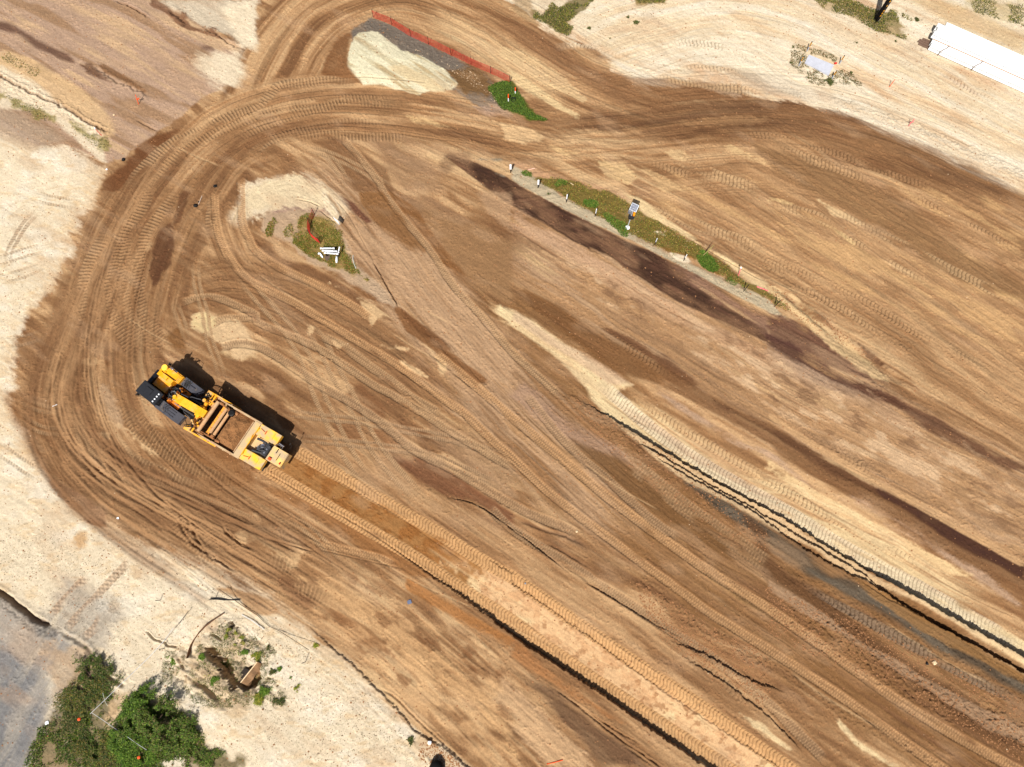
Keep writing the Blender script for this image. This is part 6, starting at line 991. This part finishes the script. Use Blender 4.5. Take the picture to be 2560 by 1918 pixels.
# tarpaulin, shuttering board and black rounded body
zt = lambda x, y, z=0.: P(560 + x / 13.81, 1620 + y / 13.81, z)
a = zt(590, 1190, .2); b = zt(1150, 480, .3); m = MB(); d_ = (b[0] - a[0], b[1] - a[1]); L = math.hypot(*d_); nx_, ny_ = -d_[1] / L, d_[0] / L
n_ = 14; vs = []
for i in range(n_ + 1):
    f = i / n_; x, y = a[0] + d_[0] * f, a[1] + d_[1] * f
    for k, (o_, z) in enumerate(((0, .25), (-.12 - .05 * math.sin(f * 9), .12), (-.45 - .1 * math.sin(f * 5), -.15), (-.75 + .3 * math.sin(f * 4), -.5))): vs.append((x + nx_ * o_ * -1 * -1, y + ny_ * o_, z + .05 * math.sin(f * 14 + k)))
fs = [(i * 4 + k, i * 4 + k + 1, i * 4 + 5 + k, i * 4 + 4 + k) for i in range(n_) for k in range(3)]; m.add(vs, fs); o = m.build('tarpaulin', mat('tan_tarpaulin', (132, 100, 70), .8, 0, .3, 4)); sm = o.modifiers.new('thick', 'SOLIDIFY'); sm.thickness = .02; tag(o, 'tan tarpaulin sheet draped over the side of the small pit', 'tarpaulin')
m = MB(); m.tube([(a[0], a[1], .3), (b[0], b[1], .36)], .05, 8); m.tube([(a[0] + .1, a[1] + .08, .33), (b[0] - .3, b[1] - .35, .36)], .02, 6); tag(m.build('timber_rail', M_BONE), 'pale timber rail along the upper edge of the tarpaulin', 'rail')
m = MB(); q = [zt(540, 900, .05), zt(700, 690, .05), zt(870, 760, .05), zt(860, 830, .05), zt(640, 1090, .05), zt(560, 1000, .05)]; m.slab(q, -.08, .05); tag(m.build('black_board', mat('dark_board', (46, 38, 32), .9, 0, .3, 10)), 'dark board lying left of the tarpaulin rail in the pit', 'board')
g = G(1092, 1922); m = MB(); m.tube([(0, -1.0, .35), (0, .2, .35), (0, .55, .3), (0, .7, .22)], [.62, .6, .42, .12], 22); o = m.build('black_body', mat('matt_black', (14, 14, 15), .9, 0, .1, 5), None, True); o.location = g; tag(o, 'black rounded body on clods at the bottom edge of the site', 'pipe')  # plain black rounded body set on the dark oval spot
# dark rocks in the loop
def lump(bm_, r, seed):
    bmesh.ops.create_icosphere(bm_, subdivisions=2, radius=r); q = random.Random(seed)
    for v in bm_.verts: v.co *= q.uniform(.75, 1.15); v.co.z *= .7
for i, (u, v, r, lb, mm) in enumerate(((489, 515, .22, 'black rock beside the bleached stick in the loop', M_DARK), (538, 466, .2, 'dark brown rock on the inner side of the loop', M_DARK), (497, 505, .09, 'small black stone just above the black rock', M_DARK), (503, 497, .07, 'smallest black stone by the bleached stick', M_DARK),
    (1074, 1856, .17, 'pale upright stone at the edge of the haul road cut', M_WHITE), (2336, 1657, .2, 'tan rock on the dark clods near the grey strip', M_BONE), (2317, 1659, .14, 'dark rock next to the tan rock near the grey strip', M_DARK), (1442, 1329, .12, 'pale clod between the two herring-bone tracks', M_BONE), (285, 288, .12, 'cream stone in the pinkish yard', M_BONE), (309, 400, .2, 'black clod at the corner of yard and loop', M_DARK))):
    bm = bmesh.new(); lump(bm, r, i); m = MB(); m.bm(bm); o = m.build('rock', mm); o.location = G(u, v, r * .25); tag(o, lb, 'rock')
# ------------------------------------------------------------------ plants
def leafmat(name, rough=.6):
    m = bpy.data.materials.new(name); m.use_nodes = True; t = m.node_tree; b = t.nodes['Principled BSDF']; b.inputs['Roughness'].default_value = rough; b.inputs['Specular IOR Level'].default_value = .2
    a = t.nodes.new('ShaderNodeAttribute'); a.attribute_name = 'leaf'; t.links.new(a.outputs['Color'], b.inputs['Base Color'])
    tr = t.nodes.new('ShaderNodeBsdfTranslucent'); t.links.new(a.outputs['Color'], tr.inputs['Color']); mx = t.nodes.new('ShaderNodeMixShader'); mx.inputs[0].default_value = .38
    t.links.new(b.outputs[0], mx.inputs[1]); t.links.new(tr.outputs[0], mx.inputs[2]); t.links.new(mx.outputs[0], t.nodes['Material Output'].inputs['Surface']); return m
M_LEAF = leafmat('leaves'); BRT = [1.2]
def leaves(name, C0, up_, size, cols, seed=0):
    """C0: (n,3) centres; one small folded leaf (4 verts) at each, turned at random"""
    r = np.random.RandomState(seed); n = len(C0); s = (size * (.6 + .8 * r.rand(n)))[:, None] if np.isscalar(size) else size[:, None]
    a = r.rand(n) * 6.283; tilt = r.uniform(-.9, .9, n); d = np.stack([np.cos(a) * np.cos(tilt), np.sin(a) * np.cos(tilt), np.sin(tilt) * up_[0] + up_[1]], 1); d /= np.linalg.norm(d, axis=1)[:, None]
    sd_ = np.stack([-np.sin(a), np.cos(a), r.uniform(-.6, .6, n)], 1); sd_ /= np.linalg.norm(sd_, axis=1)[:, None]
    w_ = up_[2]; v = np.stack([C0, C0 + d * s * .5 + sd_ * s * w_, C0 + d * s, C0 + d * s * .5 - sd_ * s * w_], 1).reshape(-1, 3)
    me = bpy.data.meshes.new(name); me.vertices.add(4 * n); me.vertices.foreach_set('co', v.ravel().astype(np.float32)); me.loops.add(4 * n); me.loops.foreach_set('vertex_index', np.arange(4 * n, dtype=np.int32)); me.polygons.add(n); me.polygons.foreach_set('loop_start', np.arange(0, 4 * n, 4, dtype=np.int32)); me.update(calc_edges=True)
    k = r.randint(0, len(cols), n); cc = np.array(cols)[k] * BRT[0] * (.7 + .6 * r.rand(n))[:, None]; ca = me.color_attributes.new('leaf', 'FLOAT_COLOR', 'POINT'); q = np.ones((4 * n, 4), np.float32); q[:, :3] = np.repeat(cc, 4, 0); ca.data.foreach_set('color', q.ravel()); me.materials.append(M_LEAF)
    o = bpy.data.objects.new(name, me); COL.objects.link(o); return o
GV = [lin((70, 98, 30)), lin((88, 114, 36)), lin((58, 84, 28)), lin((108, 124, 48))]; GD = [lin((54, 70, 30)), lin((68, 80, 38)), lin((88, 88, 48)), lin((42, 56, 28)), lin((110, 96, 62))]; GY = [lin((150, 138, 60)), lin((118, 122, 44)), lin((168, 140, 78)), lin((92, 104, 36))]; GR = [lin((128, 84, 44)), lin((112, 96, 42)), lin((84, 96, 34)), lin((150, 112, 62))]
def inside(pts, n, seed, thr=.45, sc=.8, edge=.25):
    F, w_ = sdf(pts); r = np.random.RandomState(seed); x = r.uniform(w_[:, 0].min() - .5, w_[:, 0].max() + .5, n * 3); y = r.uniform(w_[:, 1].min() - .5, w_[:, 1].max() + .5, n * 3)
    i = np.clip(((x - cgx[0]) / CG).astype(int), 0, len(cgx) - 2); j = np.clip(((y - cgy[0]) / CG).astype(int), 0, len(cgy) - 2); fx = (x - cgx[i]) / CG; fy = (y - cgy[j]) / CG
    d = F[j, i] * (1 - fx) * (1 - fy) + F[j, i + 1] * fx * (1 - fy) + F[j + 1, i] * (1 - fx) * fy + F[j + 1, i + 1] * fx * fy
    nz = fbm(x * sc, y * sc, 3, seed + 7); ok = (d + (nz - .5) * edge * 4 > 0) & (nz > thr - r.rand(len(x)) * .12); x, y = x[ok][:n], y[ok][:n]
    gi = np.clip(np.searchsorted(gx, x), 0, NX - 1); gj = np.clip(np.searchsorted(gy, y), 0, NY - 1); return np.stack([x, y, H[gj, gi] + .01], 1)
def join_pts(lst): return np.concatenate([a for a in lst if len(a)])
def lay(name, sets, size, cols, label, shape=(.5, .7, .16), seed=1):
    o = leaves(name, join_pts(sets), shape, size, cols, seed); tag(o, label, kind='stuff'); return o
lay('verge_grass', [inside(G_VERGE, 30000, 1, .46, 1.1)], .13, GY + GD[:2] + GR[:1], 'short mixed green and yellow grass along the verge')
lay('bright_grass', [inside(T(2, 1, [(640, 60), (740, 90), (720, 140), (640, 120), (600, 80)]), 2500, 2, .2), inside(T(2, 1, [(1560, 540), (1700, 540), (1780, 640), (1740, 700), (1640, 640)]), 5000, 3, .2), inside(T(2, 0, [(360, 1540), (460, 1560), (520, 1620), (400, 1600)]), 1500, 4, .2), inside(T(2, 0, [(60, 1480), (180, 1500), (200, 1540), (90, 1510)]), 1200, 5, .2),
    inside(T(2, 1, [(1800, 720), (2100, 880), (2209, 930), (2050, 870)]) , 1800, 6, .2), inside(T(2, 1, [(800, 180), (1000, 280), (980, 380), (820, 260)]), 2500, 16, .3)], .15, GV, 'bright green grass tufts growing on the verge')
lay('island_grass', [inside(G_ISL, 12000, 7, .2)], .15, GV + GD[:1], 'dense green grass round the orange-topped bollards')
isl = T(1, 1, [(380, 220), (480, 180), (540, 260), (720, 340), (760, 520), (870, 660), (950, 750), (820, 700), (600, 620), (450, 550), (330, 440), (330, 380)])
lay('pipe_island_grass', [inside(isl, 11000, 8, .42, 1.1), inside(T(1, 1, [(90, 350), (150, 210), (220, 220), (200, 330), (110, 400)]), 1800, 9, .4), inside(T(1, 1, [(250, 330), (310, 290), (310, 360), (260, 390)]), 500, 10, .4), inside(T(1, 1, [(330, 420), (440, 560), (620, 640), (560, 600), (440, 480)]), 2600, 11, .2)], .13, GV[:2] + GY + GR, 'patchy green and straw-coloured grass round the white pipes')
lay('dry_grass', [inside(T(1, 1, [(480, 240), (640, 240), (720, 400), (640, 430), (520, 400)]), 1600, 12, .45)], .12, [lin((176, 150, 92)), lin((160, 136, 80)), lin((130, 116, 60)), lin((96, 104, 44))], 'dry straw grass on the pipe island')
lay('north_weeds', [inside(G_N, 9000, 13, .42, .7), inside(T(2, 0, [(1050, -40), (1380, -40), (1300, 20), (1080, 30)]), 1500, 14, .45), inside(T(3, 0, [(350, -40), (700, 0), (940, 100), (1080, 90), (1170, 260), (1200, 350), (1040, 300), (900, 240), (700, 130), (500, 100)]), 9000, 15, .42, .6), inside(T(3, 0, [(1700, -30), (2209, 60), (2209, 230), (1800, 110)]), 2500, 17, .55), inside(T(3, 0, [(1130, 100), (1260, 170), (1360, 210), (1240, 190)]), 700, 18, .45), inside(T(3, 0, [(1450, 380), (1900, 560), (2209, 720), (2209, 800), (1500, 440)]), 1800, 19, .5)], .15, GD + GY[:2] + GR[1:3], 'olive and green weeds on the northern sand')
lay('slab_weeds', [inside(T(3, 0, [(180, 400), (260, 390), (340, 420), (430, 440), (600, 500), (580, 540), (420, 480), (330, 480), (320, 560), (420, 620), (520, 660), (640, 600), (700, 620), (780, 700), (820, 750), (700, 730), (600, 720), (500, 750), (360, 720), (290, 640), (180, 550), (200, 470)]), 6500, 20, .46, 1.4, .1)], .12, GD + GR[:2], 'dark low weeds round the concrete slab')
lay('west_weeds', [inside(T(0, 0, [(0, 820), (250, 900), (440, 1000), (640, 1060), (800, 1170), (930, 1200), (950, 1270), (860, 1260), (700, 1160), (560, 1050), (340, 1020), (150, 940)]), 3500, 21, .5, .9), inside(T(0, 0, [(0, 440), (100, 480), (350, 620), (300, 650), (100, 560), (0, 500)]), 900, 22, .5)], .12, GD + GY, 'thin line of weeds along the western bank')
q7w = q7p((480, 880), (640, 830), (860, 560), (1060, 640), (1300, 720), (1560, 860), (1600, 1000), (1350, 1060), (1700, 1500), (1800, 1657), (1100, 1657), (700, 1657), (60, 1500), (60, 1000), (250, 880), (420, 1150), (560, 1200))
lay('pit_weeds', [inside(q7w, 11000, 23, .52, 1.6)], .095, GD + GV[:2] + GR[1:3], 'scattered green weeds among the sandy pits')
lay('speckle_weeds', [inside(T(0, 3, [(-50, 0), (1900, 100), (2209, 500), (2209, 1650), (600, 1650), (900, 800), (400, 400)]), 2200, 24, .45), inside(T(1, 3, [(0, 380), (400, 480), (900, 900), (1350, 1400), (1400, 1657), (0, 1657)]), 2200, 25, .1), inside(T(0, 2, [(0, 1300), (400, 1300), (1200, 1657), (0, 1657)]), 700, 26, .1), inside(T(3, 0, [(0, 0), (2209, 0), (2209, 700), (1400, 700)]), 900, 27, .1)], .085, GD + [lin((110, 86, 56))], 'tiny weed seedlings speckled over the pale sand')
lay('thicket_grass', [inside(G_SW, 15000, 61, .53, .8, .7), inside(T(0, 3, [(1200, 1020), (1330, 1060), (1560, 1180), (1750, 1400), (1600, 1657), (1000, 1657), (1030, 1300)]), 7000, 62, .46, .9, .6)], .17, GV + GY[1:2] + GD[:3], 'tangled grass and weeds under the south-western bushes')
BRT[0] = 1.6
# single bushes and weed clumps
def clump(name, rx, ry, h, n, size, cols, seed, stem=True):
    r = np.random.RandomState(seed); a = r.rand(n) * 6.283; q = r.rand(n) ** .5 * (.7 + .3 * r.rand(n)); lob = 1 + .22 * np.sin(a * 3 + seed) + .14 * np.sin(a * 5 + seed * 2); x = np.cos(a) * q * rx * lob; y = np.sin(a) * q * ry * lob
    gate = (fbm(x * 1.7 + seed, y * 1.7, 3, seed + 5) + .14 * (1 - q) > .545) & (r.rand(n) > q ** 3 * .75) ; a, q, x, y = a[gate], q[gate], x[gate], y[gate]; n = len(x)
    z = h * np.sqrt(np.clip(1 - q ** 2 * .9, 0, 1)) * (.25 + .8 * r.rand(n)) * (.35 + 1.1 * fbm(x * 1.5 + seed, y * 1.5, 3, seed)); return leaves(name, np.stack([x, y, z], 1), (.6, .35, .2), size, cols, seed)
def bush(u, v, rx, ry, h, n, cols, label, cat='bush', size=.125, rot=0., group=None, seed=None):
    g = G(u, v); nm = 'bush' if cat == 'bush' else 'weed_clump'; E_ = empty(nm, g, rot); tag(E_, label, cat, group); sd_ = seed or int(u + v)
    k_ = 1.08 if rx > 1.25 else .62; h = h * .42
    o = clump('foliage', rx * k_, ry * k_, h, int(n * (1.7 if rx > 1.25 else .8)), size, cols, sd_); o.parent = E_
    m = MB(); q = random.Random(sd_)
    for k in range(5 if rx > .8 else 3): a = q.uniform(0, 6.28); m.tube([(0, 0, -.1), (math.cos(a) * rx * .25, math.sin(a) * ry * .25, h * .4), (math.cos(a) * rx * .5, math.sin(a) * ry * .5, h * .7)], [.03, .02, .008], 5)
    m.build('stems', M_WOOD, E_)
b3 = lambda x, y: (180 + x / 5.96, 1640 + y / 5.96)
gb = 'big bushes in the south-west corner'
bush(*b3(330, 330), 2.0, 2.4, 1.0, 9000, GD + GV[:1], 'dark green bush crossed by loose tape, nearest the sand', group=gb); bush(*b3(190, 640), 2.3, 1.9, .7, 6500, GD + GR[1:3], 'olive-brown bush left of the western capped stake', group=gb); bush(*b3(60, 950), 2.0, 1.6, .6, 4500, GD, 'dull green bush closest to the gravel road', group=gb)
bush(*b3(1050, 720), 1.4, 1.8, 2.0, 7000, GV + GD[:2], 'vivid green bush at the northern tip of the thicket', group=gb); bush(*b3(1250, 1000), 2.4, 2.1, 2.4, 15000, GV + GD, 'largest vivid green bush, casting a long shadow on sand', group=gb); bush(*b3(860, 1080), 1.7, 2.0, 1.0, 7000, GV + GD[:2], 'green bush directly under the pale barrier tape', group=gb)
bush(*b3(1620, 1120), 1.8, 1.4, 1.8, 6000, GV + GD, 'green bush at the eastern shoulder of the thicket', group=gb); bush(*b3(900, 1480), 2.2, 1.6, .9, 8000, GV + GD[:1], 'green bush by the eastern capped stake', group=gb); bush(*b3(500, 1420), 2.4, 1.7, .7, 7000, GD + GR[1:3], 'brownish green bush in the middle of the thicket', group=gb)
bush(*b3(150, 1350), 1.9, 1.7, .6, 5000, GD + GV[:1], 'green bush near the pale bare patch', group=gb); bush(*b3(1560, 1400), 1.4, 1.2, .8, 4500, GV + GD, 'small green bush between bare sand patches south of the thicket', group=gb); bush(*b3(2000, 1500), 1.3, 1.0, .7, 3500, GV + GD, 'easternmost green bush of the thicket', group=gb)
k7 = [(860, 575, .75, 'dark weed clump left of the small hole', 0), (150, 1080, .9, 'weed clump at the western slope below the silt fence', 1), (900, 1110, .8, 'weed clump overhanging the long pit', 0), (980, 700, 1.0, 'yellow-green weed clump just below the small hole', 2), (1100, 800, .9, 'leafy weed clump in the middle of the island', 2), (1180, 930, 1.1, 'broad weed clump left of the dark one near the tarpaulin', 1), (1330, 1000, .9, 'weed clump directly above the tarpaulin', 2), (1500, 920, 1.0, 'dark weed clump at the island ridge, farthest right', 0), (760, 1330, .8, 'bright weed clump south-west of the long pit', 1), (655, 1240, .5, 'small yellow-green weed clump left of the bright one', 2),
      (1560, 1200, .6, 'round weed clump right of the tarpaulin', 0), (1650, 1170, .35, 'tiny weed clump right of the tarpaulin', 1), (1800, 1285, .5, 'lone weed clump on the eastern sand slope', 1), (1860, 1440, .8, 'ragged weed clump near the eastern sand slope', 2), (1440, 1480, 1.2, 'large weed clump south of the tarpaulin pit', 1), (1380, 1580, 1.1, 'large weed clump at the southern ridge', 2), (1650, 1600, 1.1, 'shaded weed clump at the south-east foot of the island', 0), (500, 1390, .7, 'weed clump on the dark furrow', 0), (580, 1010, .6, 'weed clump at the west rim of the long pit', 1), (2150, 850, .4, 'yellowish weed clump beside the eastern corner stake', 2)]
for x, y, r_, lb, c_ in k7: bush(400 + x / 5.5225, 1460 + y / 5.5225, r_, r_ * .85, r_ * .55, int(1500 * r_ * r_ + 300), (GD, GV, GV[:1] + GY[:2])[c_], lb, 'weed', .1, .3, 'weed clumps on the sandy pit island')
for i, (u, v, r_, lb, c_) in enumerate([(1373, 486, .32, 'round olive bush on the pale verge gravel', 0), (1473, 71, .35, 'small weed on sand right of the northern weeds', 0), (1525, 97, .28, 'small dark weed alone on the bright sand', 0), (1568, 45, .5, 'weed clump on sand near the top edge', 0), (1590, 57, .6, 'larger weed clump beside the top-edge one', 0), (1787, 700, .18, 'tiny green weed on the gravel verge', 1), (2140, 108, .4, 'weed on sand right of the concrete slab', 0), (2240, 105, .3, 'dark weed below the steel column patch', 0), (1984, 124, .75, 'bushy weed left of the top left striped post', 0), (2075, 205, .95, 'dark weed clump below the concrete slab', 0), (2128, 185, .7, 'weed clump right of the concrete slab', 0), (1976, 157, .4, 'small weed at the left edge of the slab patch', 0), (2255, 43, .4, 'weed between steel column and beam stack', 0), (2290, 50, .6, 'weed in front of the beam stack', 0), (1032, 1852, .8, 'weed clump on sand beside the lower haul road bank', 0), (1760, 633, .8, 'bright green tuft at the foot of the leaning stake', 1)]):
    bush(u, v, r_, r_ * .8, r_ * .6, int(1800 * r_ * r_ + 160), (GD, GV)[c_], lb, 'weed' if i else 'bush', .11)
# ------------------------------------------------------------------ clods and stones, too many to count
def clods(name, pts, size, m_, label, seed):
    r = np.random.RandomState(seed); n = len(pts); base = np.array([(1, 0, 0), (0, 1, 0), (-1, 0, 0), (0, -1, 0), (.1, .1, .8), (-.6, .5, -.4)]); base = np.array([(1, 0, 0), (.2, 1, 0), (-.9, .3, 0), (-.3, -.9, 0), (0, 0, .75), (.4, .3, .5)]); fs = [(0, 1, 5), (1, 4, 5), (0, 5, 4), (1, 2, 4), (2, 3, 4), (3, 0, 4)]
    s = size * (.4 + r.rand(n) ** 3 * 1.8); a = r.rand(n) * 6.283; c, d = np.cos(a)[:, None], np.sin(a)[:, None]; B = base[None] * s[:, None, None] * r.uniform(.7, 1.3, (n, 6, 1)); x = B[..., 0] * c - B[..., 1] * d; y = B[..., 0] * d + B[..., 1] * c
    v = np.stack([x, y, B[..., 2]], -1) + (pts + np.array([0, 0, -.01]))[:, None, :]; me = bpy.data.meshes.new(name); me.vertices.add(6 * n); me.vertices.foreach_set('co', v.reshape(-1).astype(np.float32)); F = (np.array(fs)[None] + (np.arange(n) * 6)[:, None, None]).reshape(-1, 3).astype(np.int32)
    me.loops.add(F.size); me.loops.foreach_set('vertex_index', F.ravel()); me.polygons.add(len(F)); me.polygons.foreach_set('loop_start', np.arange(0, F.size, 3, dtype=np.int32)); me.update(calc_edges=True); me.materials.append(m_); o = bpy.data.objects.new(name, me); COL.objects.link(o); return tag(o, label, kind='stuff')
SS = [(-100, -100), (2660, -100), (2660, 2000), (-100, 2000)]
clods('earth_clods', join_pts([inside(SS, 20000, 31, .35, .15), inside(T(3, 3, [(0, 100), (1000, 500), (2209, 1100), (2209, 1600), (900, 900), (0, 500)]), 7000, 32, .35), inside(T(2, 2, [(600, 100), (1500, 700), (2209, 1250), (2209, 1500), (1200, 900), (500, 200)]), 3500, 33, .35), inside(T(2, 3, [(1000, 0), (2209, 700), (2209, 1150), (1300, 600)]), 4000, 34, .35), inside(T(3, 1, [(0, 780), (500, 1080), (1000, 1500), (700, 1340), (0, 960)]), 2500, 35, .3), inside(T(1, 3, [(1420, 1440), (1600, 1480), (1820, 1700), (1500, 1700), (1380, 1600)]), 900, 36, .3)]), .045, mat('clod_soil', (142, 100, 66), .95, 0, .4, 3), 'brown earth clods strewn over the graded soil', 3)
clods('pale_stones', join_pts([inside(SS, 900, 41, .3, .2), inside(T(1, 0, [(900, 250), (1300, 380), (1900, 640), (2100, 900), (1500, 500)]), 2500, 42, .3), inside(verge, 3500, 43, .2), inside(T(3, 0, [(600, 870), (1200, 1090), (2209, 1480), (2209, 1580), (1100, 1130)]), 2600, 44, .3), inside(T(2, 1, [(900, 0), (1400, 300), (2209, 800), (2209, 860), (1300, 330)]), 1200, 45, .3), inside(T(0, 0, [(0, 600), (500, 900), (950, 1200), (500, 1000), (0, 720)]), 1500, 46, .3)]), .032, mat('pale_stone', (186, 160, 130), .9, 0, .3, 3), 'pale small stones on verges and windrows', 4)
clods('dark_debris', join_pts([inside(T(0, 3, [(0, 0), (1900, 0), (2209, 600), (2209, 1400), (1400, 900), (800, 600), (300, 330)]), 1300, 51, .45, 1.), inside(T(1, 3, [(0, 400), (900, 950), (1400, 1500), (600, 1657), (0, 1400)]), 1500, 52, .45, 1.), inside(T(0, 2, [(0, 1100), (1300, 1400), (1500, 1657), (0, 1657)]), 900, 53, .4, 1.5), inside(T(0, 1, [(0, 100), (600, 200), (300, 900), (0, 1400)]), 500, 54, .4), inside(T(2, 0, [(500, 100), (1400, 0), (1300, 200), (700, 500)]), 700, 55, .4), inside(T(3, 0, [(0, 0), (2209, 0), (2209, 900), (1000, 500)]), 700, 56, .5)]), .026, mat('dark_bark', (92, 70, 50), .9, 0, .4, 3), 'small dark bark and soil crumbs scattered on the sand', 5)

for o in COL.objects:
    if o.parent is None and 'category' in o and 'kind' not in o: o['kind'] = 'thing'
